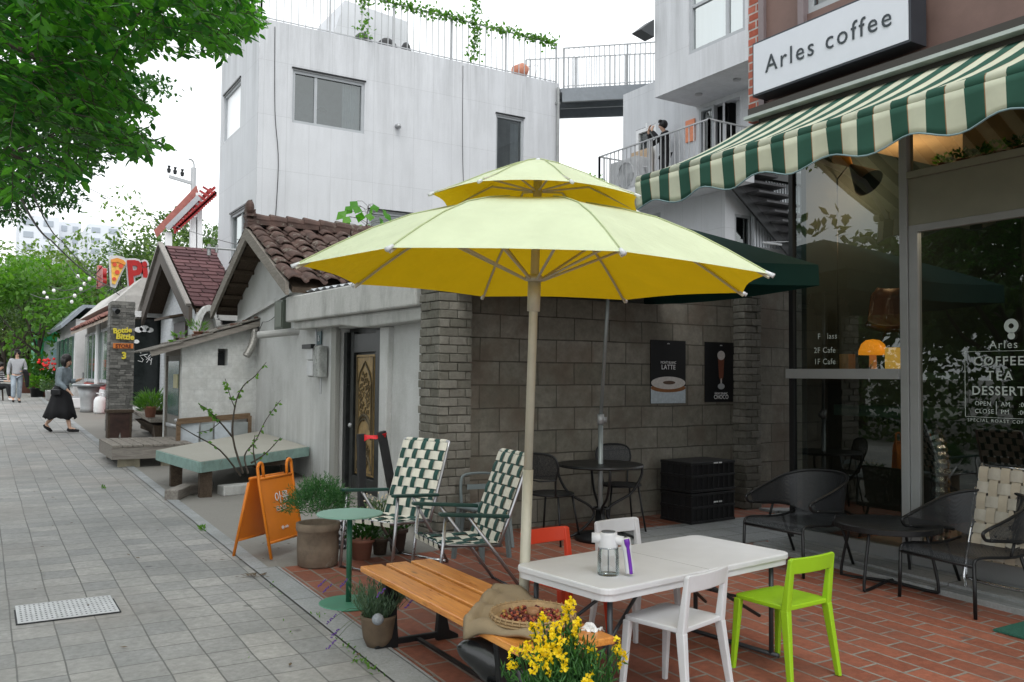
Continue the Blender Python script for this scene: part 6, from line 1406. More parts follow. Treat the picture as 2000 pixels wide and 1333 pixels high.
def lawn(label,loc,f,ma,mb_,fold=False):
    f=Vector(f); rz=math.atan2(f.y,f.x)-math.pi/2*1     # local +Y is the facing direction
    t=thing('lawn_chair',label,'chair',loc,rz,'webbed lawn chairs'); W_=.50
    fr=MB(); zs=.38
    # seat frame
    fr.tube([(-W_/2,.24,zs+.02),(W_/2,.24,zs+.02),(W_/2,-.22,zs-.01),(-W_/2,-.22,zs-.01)],.012,8,True)
    bt=Vector((0,-.44,1.0)); bb=Vector((0,-.20,zs)); dv=bt-bb
    fr.tube(smooth([(-W_/2,-.20,zs-.02),(-W_/2,-.42,.94),(-W_/2+.05,-.445,1.0),(W_/2-.05,-.445,1.0),(W_/2,-.42,.94),(W_/2,-.20,zs-.02)],3),.012,8)
    obj('seat_frame',fr,M['alu'],t,sm=True)
    for s in (-1,1):
        x=s*(W_/2+.03); mb=MB(); mb.tube([(x,.22,.60),(x,.28,.012)],.013,8); obj('leg',mb,M['alu'],t,sm=True)
        mb=MB(); mb.tube([(x,.04,.585),(x,-.40,.012)],.013,8); obj('leg',mb,M['alu'],t,sm=True)
        mb=MB(); mb.prism([(x-.028,.27,.61),(x+.028,.27,.61),(x+.024,-.26,.565),(x-.024,-.26,.565)],(0,0,.026)); obj('armrest',mb,mat('arm_green',(.015,.055,.045),.4) if 'arm_green' not in bpy.data.materials else bpy.data.materials['arm_green'],t,bevel=.008)
    mb=MB(); mb.tube([(-W_/2-.03,.28,.012),(W_/2+.03,.28,.012)],.012,8); mb.tube([(-W_/2-.03,-.40,.012),(W_/2+.03,-.40,.012)],.012,8); obj('floor_bar',mb,M['chrome'],t,sm=True)
    A,B=MB(),MB(); weave(A,B,(-W_/2,-.21,zs+.012),(1,0,0),(0,1,0),W_,.46,5,5,.78,.78,.006,.02); weave(A,B,bb+Vector((-W_/2,.015,.0)),(1,0,0),dv,W_,dv.length,7,8,.62,.86,.007,.02)
    for k in range(4): x=-W_/2+.06+k*.127; B.tube([(x-.03,-.445,1.0),(x+.03,-.445,1.0)],.019,8); A.tube([(x+.036,-.445,1.0),(x+.085,-.445,1.0)],.0185,8) if k<3 else None
    for k in range(5):   # loops over the top bar and front bar
        x=-W_/2+W_*(k+.5)/5; A.tube([(x,.235+.018*math.cos(a),zs+.02+.018*math.sin(a)) for a in [k2*.7 for k2 in range(9)]],.004,4); A.add([(x-.03,.26,zs+.025),(x+.03,.26,zs+.025),(x+.03,.255,zs-.0),(x-.03,.255,zs-.0)],[(0,1,2,3)])
        B.add([(x-.035,.262,zs+.03),(x+.035,.262,zs+.03),(x+.035,.258,zs-.005),(x-.035,.258,zs-.005)],[(0,1,2,3)])
    obj('webbing_lengthwise',A,ma,t,solid=.002); obj('webbing_crosswise',B,mb_,t,solid=.002); return t
lawn('green and cream webbed lawn chair nearer the parasol pole',at(3.03,5.66),(-.99,.10),M['webg'],M['webw'])
lawn('green and cream webbed lawn chair farther back, in front of the brick pier',at(2.90,6.62),(-.92,-.40),M['webg'],M['webw'])
# ---- bistro set
def mesh_alpha(name,c,scale,fill=.5):
    m=bpy.data.materials.new(name); m.use_nodes=True; t=m.node_tree; b=t.nodes['Principled BSDF']; o=t.nodes['Material Output']
    b.inputs['Base Color'].default_value=(*c,1); b.inputs['Roughness'].default_value=.45; b.inputs['Metallic'].default_value=.2
    v=coord(t,(scale,scale,scale),(R(20),R(45),R(45))); ck=_n(t,'ShaderNodeTexVoronoi'); ck.inputs['Scale'].default_value=1; ck.inputs['Randomness'].default_value=.1; t.links.new(v,ck.inputs['Vector'])
    g=math_(t,'GREATER_THAN',ck.outputs['Distance'],1-fill-.1); tr=_n(t,'ShaderNodeBsdfTransparent'); mx=_n(t,'ShaderNodeMixShader')
    t.links.new(g,mx.inputs[0]); t.links.new(tr.outputs[0],mx.inputs[1]); t.links.new(b.outputs[0],mx.inputs[2]); t.links.new(mx.outputs[0],o.inputs[0]); return m
M['mesh']=mesh_alpha('perforated_black_steel',(.02,.022,.025),150,.55)
def bistro_chair(label,loc,rz):
    t=thing('bistro_chair',label,'chair',loc,rz,'black bistro chairs')      # faces +Y
    mb=MB(); mb.lathe([(.001,.445),(.20,.45),(.205,.455),(.001,.45)],seg=28); obj('seat',mb,M['mesh'],t)
    mb=MB(); mb.tube([(.205*math.cos(a),.205*math.sin(a),.45) for a in [2*math.pi*k/28 for k in range(28)]],.010,6,True); obj('seat_rim',mb,M['black'],t,sm=True)
    mb=MB(); P=smooth([(-.13,-.17,.45),(-.15,-.21,.6),(-.19,-.24,.72),(-.15,-.26,.82),(0,-.275,.845),(.15,-.26,.82),(.19,-.24,.72),(.15,-.21,.6),(.13,-.17,.45)],5); mb.tube(P,.010,6); mb.tube([(-.165,-.22,.60),(0,-.245,.585),(.165,-.22,.60)],.008,6); obj('back_frame',mb,M['black'],t,sm=True)
    mb=MB(); Q=[p for p in P if p.z>.6]; n=len(Q)//2; L_=Q[:n]; R_=Q[::-1][:n]
    vs=[];fs=[]
    for a,b in zip(L_,R_): vs+=[a,b]
    for k in range(n-1): fs.append((2*k,2*k+1,2*k+3,2*k+2))
    mb.add(vs,fs); obj('back_mesh',mb,M['mesh'],t)
    for sx in (-1,1):
        for sy in (-1,1): mb=MB(); mb.tube([(sx*.14,sy*.14,.445),(sx*.20,sy*.20,0)],.010,6); obj('leg',mb,M['black'],t,sm=True)
    return t
p=onG(1078,962,.46); bc=bistro_chair('round-backed black bistro chair left of the bistro table, half behind the parasol pole',at(p.x,p.y),R(-62))
p=onG(1212,945,.46); dup(bc,at(p.x,min(p.y,7.2)),R(160),'round-backed black bistro chair between the bistro table and the wall')
BT_=thing('bistro_table','round black bistro table with curved legs around the green parasol pole','table',at(5.12,6.72))
mb=MB(); mb.lathe([(.03,.70),(.41,.70),(.42,.71),(.41,.725),(.03,.725)],seg=44); obj('tabletop',mb,M['black'],BT_)
for k in range(4):
    a=R(45+20+90*k); c,s=math.cos(a),math.sin(a); mb=MB(); mb.tube(smooth([(.41*c,.41*s,.70),(.40*c,.40*s,.60),(.30*c,.30*s,.44),(.10*c,.10*s,.32),(.07*c,.07*s,.22),(.2*c,.2*s,.08),(.36*c,.36*s,.01)],5),.013,8); obj('leg',mb,M['black'],BT_,sm=True)
mb=MB(); mb.tube([(.08*math.cos(a),.08*math.sin(a),.3) for a in [k*.6 for k in range(11)]],.01,6); obj('ring',mb,M['black'],BT_)
# ---- crates
for k in range(2):
    o=thing('folding_crate',('lower','upper')[k]+' black folding crate in the stack of two by the block wall','crate',(6.76,7.12,G(0,7.1)+k*.33),R(4),'stacked black crates')
    M['cr']=mat('crate_black',(.012,.012,.013),.5,var=.3) if 'crate_black' not in bpy.data.materials else bpy.data.materials['crate_black']
    mb=MB(); mb.box(-.33,.33,-.215,.215,.005,.30); 
    obj('body',mb,M['cr'],o)
    mb=MB()
    for z in (.0,.155,.29): mb.box(-.345,.345,-.23,.23,z+.002,z+.03)
    obj('rim',mb,M['cr'],o,bevel=.004)
    mb=MB()
    for i in range(9):
        x=-.33+i*.082; mb.box(x-.006,x+.006,-.228,-.214,.03,.29)
    for i in range(6):
        y=-.215+i*.086; mb.box(-.343,-.329,y-.006,y+.006,.03,.29)
    obj('ribs',mb,M['cr'],o)
    mb=MB()
    for i in range(11):
        if i!=6: mb.box(.0+i*.012,.008+i*.012,-.2325,-.230,.297 if k else .21,.312 if k else .225)
    obj('printed_mark',mb,M['white'],o)
# ---- posters
def poster(label,pa,pb,kind):
    a,b=onY(*pa,7.525),onY(*pb,7.525); o=thing('poster',label,'poster',((a.x+b.x)/2,7.52,b.z)); W_=b.x-a.x; H=a.z-b.z
    mb=MB(); mb.box(-W_/2,W_/2,-.004,.006,0,H); obj('sheet',mb,mat('poster_black',(.010,.010,.011),.45,var=.1) if 'poster_black' not in bpy.data.materials else bpy.data.materials['poster_black'],o)
    T=lambda s,sz,z,b_=0,sp=1: text('lettering',s,sz,M['white'],o,(0,-.0055,z),ext=.0008,bold=b_,sx=.9,space=sp)
    T('arles',.022,H*.94)
    def disc(n_,cx,cz,rx,rz,m_,y,cut=None):
        mb=MB(); P=[]
        for k in range(28):
            t=2*math.pi*k/28; P.append((cx+rx*math.cos(t),-y,cz+rz*math.sin(t)))
        if cut: P=[(max(-W_/2+.001,min(W_/2-.001,p[0])),p[1],max(.001,p[2])) for p in P]
        mb.add(P,[tuple(range(28))]); return obj(n_,mb,m_,o)
    G_=lambda n_,c: bpy.data.materials.get(n_) or mat(n_,c,.5,var=.15,vs_=30)
    if kind=='latte':
        T('MONT BLANC',.040,H*.63); T('LATTE',.076,H*.54,.0005,1.1)
        mb=MB(); P=[(-W_/2+.002,-.0045,.002),(W_/2-.002,-.0045,.002),(W_/2-.002,-.0045,H*.27),(-W_/2+.002,-.0045,H*.27)]; mb.add(P,[(0,1,2,3)]); obj('cup_picture',mb,G_('cup_white',(.40,.46,.50)),o)
        disc('coffee_rim',0,H*.245,W_*.50,H*.07,G_('coffee_brown',(.22,.09,.03)),.005,True); disc('cream',0,H*.325,W_*.49,H*.10,G_('cream_white',(.50,.48,.46)),.0056,True); disc('cocoa',.01,H*.33,W_*.18,H*.03,G_('cocoa_brown',(.10,.06,.04)),.0062)
    else:
        mb=MB(); mb.prism([(-.05,-.0045,H*.74),(.05,-.0045,H*.74),(.035,-.0045,H*.42),(.012,-.0045,H*.36),(-.012,-.0045,H*.36),(-.035,-.0045,H*.42)],(0,-.0006,0)); obj('glass_picture',mb,G_('choco_brown',(.17,.06,.035)),o)
        disc('cream',0,H*.78,.062,.055,G_('cream_white',(.5,.5,.5)),.0056); disc('stem_glint',0,H*.34,.012,.04,G_('cream_white',(.5,.5,.5)),.0052); disc('glass_foot',0,H*.26,.055,.035,G_('glint',(.38,.40,.42)),.0056)
        T('MONT BLANC',.036,H*.125); T('CHOCO',.070,H*.05,.0005,1.0)
    return o
poster('black MONT BLANC LATTE poster showing a white cup, on the block wall',(1270,664),(1338,788),'latte')
poster('black MONT BLANC CHOCO poster showing a tall glass, on the block wall',(1376,668),(1438,785),'choco')
# ---- mesh lounge chairs
def lounge(label,loc,rz):
    t=thing('mesh_lounge_chair',label,'chair',loc,rz,'black mesh lounge chairs')   # faces +Y
    W_=.33; T_=smooth([(-W_,.22,.60),(-W_-.01,.0,.665),(-W_*.95,-.22,.735),(-W_*.6,-.36,.775),(0,-.42,.785),(W_*.6,-.36,.775),(W_*.95,-.22,.735),(W_+.01,0,.665),(W_,.22,.60)],5)
    B_=smooth([(-W_,.20,.52),(-W_,.0,.50),(-W_*.9,-.20,.48),(-W_*.55,-.30,.43),(0,-.33,.41),(W_*.55,-.30,.43),(W_*.9,-.2,.48),(W_,0,.50),(W_,.20,.52)],5)
    mb=MB(); mb.tube(T_,.012,8); mb.tube(B_[:12],.012,8); mb.tube(B_[-12:],.012,8)
    for s in (0,-1): a,b=T_[s],B_[s]; mb.tube(smooth([a,a+Vector((0,.05,-.02)),(a+b)/2+Vector((0,.065,0)),b+Vector((0,.05,.01)),b],4),.012,8)
    for s in (-1,1): mb.tube([(s*W_*.98,-.06,.49),(s*W_*.98,-.02,.39)],.011,8)
    obj('arm_and_back_frame',mb,M['black'],t,sm=True)
    mb=MB(); vs=[];fs=[]
    for a,b in zip(T_,B_): vs+=[a,b]
    mb.add(vs,[(2*k,2*k+1,2*k+3,2*k+2) for k in range(len(T_)-1)]); obj('back_mesh',mb,M['mesh'],t,sm=True)
    mb=MB(); n=10; vs=[];fs=[]; sw=.30
    prof=[(.335,.335),(.33,.38),(.30,.40),(.2,.402),(.05,.385),(-.15,.375),(-.30,.39),(-.35,.44)]
    for y,z in prof: vs+=[(-sw,y,z),(sw,y,z)]
    mb.add(vs,[(2*k,2*k+1,2*k+3,2*k+2) for k in range(len(prof)-1)]); obj('seat',mb,M['mesh'],t,sm=True)
    mb=MB()
    for s in (-1,1): mb.tube(smooth([(s*sw,.33,.36),(s*sw,.31,.395),(s*sw,.2,.40),(s*sw,-.1,.38),(s*sw,-.33,.41)],3),.011,8)
    mb.tube([(-sw,.333,.35),(sw,.333,.35)],.010,8); obj('seat_frame',mb,M['black'],t,sm=True)
    for s in (-1,1):
        mb=MB(); mb.tube([(s*sw,.33,.37),(s*(sw+.01),.335,0)],.013,8); obj('leg',mb,M['black'],t,sm=True)
        mb=MB(); mb.tube([(s*sw,-.16,.38),(s*(sw+.0),-.34,0)],.012,8); obj('leg',mb,M['black'],t,sm=True)
    return t
L1=lounge('black mesh lounge chair left of the low round table',at(5.98,5.08),R(92)); dup(L1,at(6.18,3.72),R(84),'black mesh lounge chair right of the low round table, nearest the viewer')
CT=thing('low_round_table','low round black coffee table between the two mesh lounge chairs','table',at(6.12,4.33))
mb=MB(); mb.lathe([(.001,.44),(.385,.44),(.395,.445),(.395,.482),(.385,.488),(.001,.488)],seg=56); obj('tabletop',mb,M['black'],CT)
for k in range(2):
    a=R(10+90*k) ; c,s=math.cos(a),math.sin(a)
    mb=MB(); mb.tube(smooth([(-.30*c,-.30*s,.44),(-.36*c,-.36*s,.2),(-.385*c,-.385*s,.04),(-.34*c,-.34*s,.012),(0,0,.03),(.34*c,.34*s,.012),(.385*c,.385*s,.04),(.36*c,.36*s,.2),(.30*c,.30*s,.44)],5),.012,8); obj('wire_leg',mb,M['black'],CT,sm=True)
# beige folded lawn chair leaning by the glass
LC=thing('folded_lawn_chair','folded lawn chair with beige webbing leaning against the cafe glass','chair',at(6.42,3.60),R(-90))
A,B=MB(),MB(); o_=Vector((-.27,.02,.28)); dv=Vector((0,.20,.62)); weave(A,B,o_,(1,0,0),dv,.54,.65,6,7,.80,.80,.007); o2=Vector((-.27,.10,.55)); weave(A,B,o2,(1,0,0),Vector((0,.10,.5)),.5,.42,6,4,.8,.8,.007)
obj('webbing_lengthwise',A,M['webt'],LC,solid=.002); obj('webbing_crosswise',B,M['webb'],LC,solid=.002)
mb=MB(); mb.tube(smooth([(-.28,.24,.98),(-.29,.02,.25),(-.27,-.02,.10),(-.2,-.04,.05),(.2,-.04,.05),(.27,-.02,.10),(.29,.02,.25),(.28,.24,.98)],5),.012,8); mb.tube(smooth([(-.31,.2,.8),(-.31,.06,.2),(-.22,.02,.12),(.22,.02,.12),(.31,.06,.2),(.31,.2,.8)],5),.012,8); mb.tube([(-.28,.24,.96),(.28,.24,.96)],.012,8); obj('frame',mb,M['chrome'],LC,sm=True)
mb=MB(); z=G(0,3)+.012; mb.prism([(5.66,3.24,z),(5.66,2.2,z-.02),(6.33,2.2,z-.02),(6.33,3.24,z)],(0,0,.012)); tag(obj('door_mat',mb,mat('green_mat',(.02,.10,.07),.95,var=.2,vs_=60,bmp=.5,bs=200)),'dark green door mat in front of the cafe door','mat')
# grate
mb=MB(); GR=thing('drain_cover','white perforated metal drain cover set in the pavement','drain cover',at(.54,6.48))
mb=MB(); mb.box(-.29,.29,-.235,.235,.0,.008); obj('plate',mb,mat('galv_plate',(.48,.49,.50),.5,.3,var=.15),GR,bevel=.003)
mb=MB()
for i in range(20):
    for j in range(9): mb.lathe([(.001,.0088),(.0075,.0088)],(-.265+i*.028,-.205+j*.051,0),6)
obj('holes',mb,M['dark'],GR); GR.children[1]['kind']='stuff'
mb=MB(); mb.box(-.30,.30,-.245,.245,-.002,.003); obj('gap',mb,M['dark'],GR)
# weeds and dead leaves
mb=MB(); r=random.Random(44)
for (a,b,n,s) in ((712,1302,34,.03),(668,1262,14,.025),(622,1207,6,.025),(395,1035,16,.05),(200,955,14,.04),(531,1150,6,.025),(560,1225,4,.02),(480,1290,3,.02)):
    c=Vector(gpx(a,b))
    for k in range(n): leaf_quad(mb,c+Vector((r.gauss(0,.02),r.gauss(0,.09),.012)),rv(r)+Vector((0,0,.6)),rv(r)+Vector((0,0,1)),s,s*.45)
tag(obj('weeds',mb,M['leafA']),kind='stuff')
mb=MB()
for k in range(70):
    p=Vector((r.uniform(.3,2.1),r.uniform(4.5,13),0)) if k<35 else Vector((r.uniform(2.0,3.4),r.uniform(6.9,10.5),0)); p.z=G(0,p.y)+.014; leaf_quad(mb,p,Vector((r.uniform(-1,1),r.uniform(-1,1),.05)),Vector((0,0,1))+rv(r)*.3,r.uniform(.02,.06),.02)
c=Vector(gpx(495,1127))
for k in range(30): leaf_quad(mb,c+Vector((r.gauss(0,.05),r.gauss(0,.04),.015)),Vector((r.uniform(-1,1),r.uniform(-1,1),.2)),Vector((0,0,1)),.05,.015)
tag(obj('fallen_leaves',mb,mat('dead_leaf',(.10,.07,.04),.9,var=.4)),kind='stuff')
# ================================================================ INSIDE THE CAFE WINDOW
def thing_at(n_,l_,c_,p,**k): return thing(n_,l_,c_,tuple(p),**k)
p=onX(1636,715,7.25); LP=thing_at('arc_lamp','tall black floor lamp with double-cone orange and black shade behind the cafe glass','lamp',(p.x,p.y,1.76))
a=onX(1636,350,7.25)-LP.location; b=onX(1662,318,7.25)-LP.location; mb=MB(); mb.tube([(0,0,0),(0,0,a.z-.15)],.011,8); mb.tube([(0,0,a.z-.15),a,b],.008,8); obj('stand',mb,M['black'],LP,sm=True)
c0,c1,c2=[onX(x_,y_,7.2)-LP.location for x_,y_ in ((1641,304),(1662,324),(1697,358))]
mb=MB(); mb.tube([c0,c1],[.095,.02],18,caps=False); obj('small_cone',mb,mat('ochre_shade',(.45,.20,.03),.4,.3),LP,sm=True); mb=MB(); mb.tube([c1,c2],[.02,.15],20,caps=False); obj('large_cone',mb,M['black'],LP,sm=True)
p=onX(1705,718,7.0); ML=thing_at('mushroom_lamp','lit orange dome table lamp behind the cafe glass','lamp',(p.x,p.y,1.762))
M['glow']=mat('glow_orange',(1,.33,.02),.3,var=0,emit=.55)
mb=MB(); mb.lathe([(.125,.16),(.123,.20),(.10,.26),(.06,.295),(.001,.305)],seg=28); obj('shade',mb,M['glow'],ML,sm=True); mb=MB(); mb.lathe([(.05,0),(.055,.01),(.035,.02),(.03,.17)],seg=20); obj('base',mb,mat('warm_base',(.6,.3,.12),.4,emit=.15),ML,sm=True)
p=onX(1742,718,7.2); SC=thing_at('shell_chair','brown moulded shell chair standing on the display shelf inside the window','chair',(p.x,p.y,1.762),rz=R(-55))
mb=MB(); vs=[];fs=[]; prof=[(-.20,.42),(-.1,.40),(.08,.38),(.16,.42),(.20,.55),(.22,.72),(.23,.80)]
for i,(y,z) in enumerate(prof):
    for k in range(9): u=-1+k/4; w_=(.20,.22,.22,.21,.20,.18,.12)[i]; vs.append((u*w_,y-.05*u*u*(1 if i>2 else .3),z+.05*u*u*(1 if i<4 else .2)))
for i in range(len(prof)-1):
    for k in range(8): a=i*9+k; fs.append((a,a+1,a+10,a+9))
mb.add(vs,fs); obj('shell',mb,mat('brown_shell',(.07,.03,.016),.4),SC,sm=True,solid=.01)
for sx in (-1,1):
    for sy in (-1,1): mb=MB(); mb.tube([(sx*.05,sy*.05,.38),(sx*.2,sy*.2,0)],.008,6); obj('leg',mb,M['chrome'],SC)
for i,(a,b,s) in enumerate(((1655,700,.10),(1760-15,700,.12))):
    p=onX(a,715,6.95); mb=MB(); mb.box(-.05,.05,-.05,.05,0,.17+i*.05); o=tag(obj('lit_box',mb,mat('yellow_lit_box',(.9,.5,.1),.5,emit=.35) if i else mat('books',(.3,.2,.1),.6)),('stack of books on the shelf inside the window','small yellow lit box at the right end of the display shelf')[i],'box'); o.location=(p.x,p.y,1.762)
mb=MB(); P=smooth([onX(1690,805,7.6),onX(1740,815,7.6),onX(1790,828,7.5),onX(1822,850,7.4),onX(1835,900,7.35),onX(1837,980,7.3),(onX(1837,1060,7.25))],9); mb.tube(P,[.075+.010*(k%2) for k in range(len(P))],14)
tag(obj('foil_duct',mb,mat('silver_foil',(.6,.6,.62),.22,1,var=.2,vs_=40,bmp=.5,bs=60)),'silver flexible foil duct hanging inside the cafe window and door','duct')
for i in range(9):
    y=4.35-i*.16; o=thing('herb_pot','small green herb pot in the row on the transom ledge inside','plant pot',(6.95,y,3.47),0,'herb pots on the transom ledge'); mb=MB(); pot(mb,.03,.045,.07,.006); obj('pot',mb,M['terr'],o,sm=True); obj('foliage',tuft(50,.06,.08,.05,.03,.06,80+i),M['leafB'] if i%3 else M['leafA'],o)
mb=MB(); mb.box(6.80,7.1,-2,4.45,3.42,3.466); obj('transom_ledge',mb,M['cfr2'],CF,world=True)
for i,(y,z,x_) in enumerate(((3.9,1.25,8.2),(3.2,1.3,8.3),(4.2,.9,8.0))):
    o=thing('bar_lamp','small warm lamp inside behind the door glass, '+('left','middle','lowest')[i]+' of three','lamp',(x_,y,z)); mb=MB(); mb.ball((0,0,0),.03,seg=10,rings=6); obj('bulb',mb,mat('warm_spot%d'%i,(1,.5,.15),.4,var=0,emit=3),o)
for nm_,loc_,pw_,c_ in (('ceiling_fill_light',(7.7,5.2,3.6),34,(1,.62,.32)),('room_light',(7.9,3.6,3.3),34,(1,.76,.55))):  # first is an added point light near the ceiling, apart from the mushroom lamp
    l_=bpy.data.lights.new(nm_,'POINT'); l_.energy=pw_; l_.color=c_; l_.shadow_soft_size=.12; lo=bpy.data.objects.new(nm_,l_); col.objects.link(lo); lo.location=loc_
# lettering on the glass
M['let']=mat('window_lettering',(.40,.46,.44),.6,var=0)
DT_=thing('door_lettering','white lettering and frame line on the cafe door glass: COFFEE TEA DESSERT','lettering',(6.705,4.04,1.41))
def dl(s,size,px_,py_,al='LEFT',sp=1.1,b=0.0):
    p=onX(px_,py_,6.70); text('letters',s,size,M['let'],DT_,(0,p.y-4.04,p.z-1.41),'X',.0006,al,b,1.0,sp)
dl('COFFEE',.098,1901,714,b=.001,sp=1.2); dl('TEA',.098,1926,742,b=.001,sp=1.3); dl('DESSERT',.098,1897,771,b=.001,sp=1.12)
dl('OPEN',.048,1903,792); dl('CLOSE',.048,1903,807); dl('AM    :00',.048,1954,794); dl('PM    :00',.048,1954,809); dl('SPECIAL ROAST COFFEE',.036,1889,823,sp=1.35); dl('Arles',.085,1932,681,sp=1.2)
mb=MB(); a=onX(1884,687,6.70); b=onX(1884,814,6.70); Y0,Z1,Z0=a.y,a.z,b.z; t_=.003
for (y0_,y1_,z0_,z1_) in ((Y0-.003,Y0+.001,Z0,Z1),(Y0-.85,Y0,Z1-t_,Z1),(Y0-.85,Y0,Z0,Z0+t_)): mb.box(6.699,6.7005,y0_,y1_,z0_,z1_)
c=onX(1946,797,6.7); mb.box(6.699,6.7005,c.y-.002,c.y+.002,c.z-.05,c.z+.05)
obj('frame_line',mb,M['let'],DT_,world=True)
mb=MB(); c=onX(1975,637,6.7)
for (zc,ro,ri) in ((c.z,.055,.02),(c.z-.075,.028,.0)):
    n=24
    for k in range(n):
        a,b=2*math.pi*k/n,2*math.pi*(k+1)/n; mb.quad((6.6995,c.y+ro*math.cos(a),zc+ro*math.sin(a)),(6.6995,c.y+ro*math.cos(b),zc+ro*math.sin(b)),(6.6995,c.y+ri*math.cos(b),zc+ri*math.sin(b)),(6.6995,c.y+ri*math.cos(a),zc+ri*math.sin(a)))
obj('emblem',mb,M['let'],DT_,world=True)
WT=thing('window_lettering','floor guide lettering on the upper cafe window: class and cafe floors','lettering',(6.72,5.3,1.8))
for s,px_,py_ in (('F   lass',1597,663),('2F Cafe',1590,690),('1F Cafe',1590,712)):
    p=onX(px_,py_,6.71); text('letters',s,.075,M['let'],WT,(-.012,p.y-5.3,p.z-1.8),'X',.0006,'LEFT',0,.95,1.1)
# ================================================================ PEOPLE
M['skin']=mat('skin_tone',(.52,.33,.24),.55,var=.05); M['hair']=mat('black_hair',(.012,.010,.010),.5,var=.2)
def skinned(name,verts,edges,rad,m_,parent,sub=2,root=0):
    me=bpy.data.meshes.new(name); me.from_pydata(verts,edges,[]); o=bpy.data.objects.new(name,me); col.objects.link(o); o.parent=parent; me.materials.append(m_)
    sk=o.modifiers.new('skin','SKIN'); sk.use_smooth_shade=True
    for i,v in enumerate(me.skin_vertices[0].data):
        r_=rad[i]; v.radius=r_ if isinstance(r_,tuple) else (r_,r_); v.use_root=(i==root)
    if sub: s=o.modifiers.new('sub','SUBSURF'); s.levels=sub; s.render_levels=sub
    return o
def person(label,loc,rz,J,top,bottom,shoe,group=None,skirt=None,hair='bob',sleeve=1.0,stripe=None,scale=1.0,female=False):
    t=thing('person',label,'person',loc,rz,group); t.scale=(scale,)*3
    V=lambda k:Vector(J[k])
    vs=[];es=[];rd=[];ix={}
    def add(k,p,r,par=None):
        vs.append(tuple(p)); rd.append(r); ix[k]=len(vs)-1
        if par is not None: es.append((ix[par],ix[k]))
    hip,ch,nk,hd=V('hip'),V('chest'),V('neck'),V('head')
    fdir=(V('face')-hd).normalized()
    add('hip',hip,(.10,.08)); add('waist',hip.lerp(ch,.45),(.09,.07),'hip'); add('chest',ch,(.12,.085),'waist'); add('neckb',nk,(.05,.05),'chest')
    add('jaw',hd+Vector((0,0,-.075))+fdir*.02,(.052,.055),'neckb'); add('head',hd,(.072,.088),'jaw'); add('crown',hd+Vector((0,0,.075))-fdir*.01,(.062,.07),'head')
    for s,S in (('l',-1),('r',1)):
        sh_,el,wr,hn=V(s+'sh'),V(s+'el'),V(s+'wr'),V(s+'ha')
        add(s+'sh',sh_,.056,'chest'); add(s+'el',el,.040,s+'sh'); add(s+'wr',wr,.026,s+'el'); add(s+'pm',wr.lerp(hn,.55),(.034,.018),s+'wr')
        d=(hn-wr).normalized(); sd=d.cross(Vector((0,0,1))); sd=sd.normalized() if sd.length>.1 else Vector((0,1,0)); up=sd.cross(d)
        for q in range(4):
            o_=(q-1.5)*.017; L=(.062,.07,.066,.05)[q]; a=hn+sd*o_; add(s+'f%d'%q,a+d*L*.5+up*-.008,.009,s+'pm'); add(s+'g%d'%q,a+d*L-up*.022,.008,s+'f%d'%q)
        a=wr.lerp(hn,.45)+sd*-.035; add(s+'t0',a,.010,s+'pm'); add(s+'t1',a+d*.035-sd*.008,.009,s+'t0')
        hp,kn,an,to=V(s+'hp'),V(s+'kn'),V(s+'an'),V(s+'to')
        add(s+'hp',hp,.085,'hip'); add(s+'kn',kn,.056,s+'hp'); add(s+'ca',kn.lerp(an,.35),.052,s+'kn'); add(s+'an',an,.036,s+'ca'); add(s+'to',to,.030,s+'an')
    b=skinned('body',vs,es,rd,M['skin'],t)
    # face: nose, eyes, mouth, ears
    sdv=fdir.cross(Vector((0,0,1))).normalized(); mb=MB(); 
    mb.ball(hd+fdir*.092+Vector((0,0,-.02)),.014,.8,.8,1.5,8,6)
    for q in (-1,1): mb.ball(hd+sdv*.074*q+Vector((0,0,-.01)),.016,.5,1,1.6,8,6)
    obj('face',mb,M['skin'],t,sm=True)
    mb=MB()
    for q in (-1,1): mb.ball(hd+fdir*.078+sdv*.031*q+Vector((0,0,.005)),.010,1,1,.6,8,6)
    obj('eyes',mb,M['hair'],t,sm=True)
    mb=MB(); mb.ball(hd+fdir*.080+Vector((0,0,-.058)),.018,1,1,.35,8,6); obj('mouth',mb,mat('lips',(.40,.14,.12),.5) if 'lips' not in bpy.data.materials else bpy.data.materials['lips'],t,sm=True)
    mb=MB(); c=hd+Vector((0,0,.03))-fdir*.022; mb.ball(c,.104,1,1,1.03,16,12)
    if hair=='bob':
        for q in range(-5,6):
            a=q*.30; d=(-fdir*math.cos(a)+sdv*math.sin(a)); p=hd+d*.088+Vector((0,0,.03)); mb.tube([p,p+Vector((0,0,-.09))+d*.01,p+Vector((0,0,-.165))-d*.008],[.038,.040,.022],8)
    elif hair=='short':
        for q in range(-3,4): a=q*.22; d=(fdir*math.cos(a)+sdv*math.sin(a)); p=hd+d*.07+Vector((0,0,.095)); mb.tube([p-d*.05,p+d*.02,p+d*.026+Vector((0,0,-.03))],[.03,.024,.008],6)
    obj('hair',mb,M['hair'],t,sm=True)
    # top
    vs=[];es=[];rd=[];ix={}
    add('hem',hip-Vector((0,0,.03)),(.165,.13)); add('hip',hip+Vector((0,0,.06)),(.165,.13) if female else (.155,.125),'hem'); add('waist',hip.lerp(ch,.45),(.165,.135) if female else (.15,.118),'hip'); add('chest',ch,(.175,.13),'waist'); add('col',ch.lerp(nk,.75),(.075,.07),'chest')
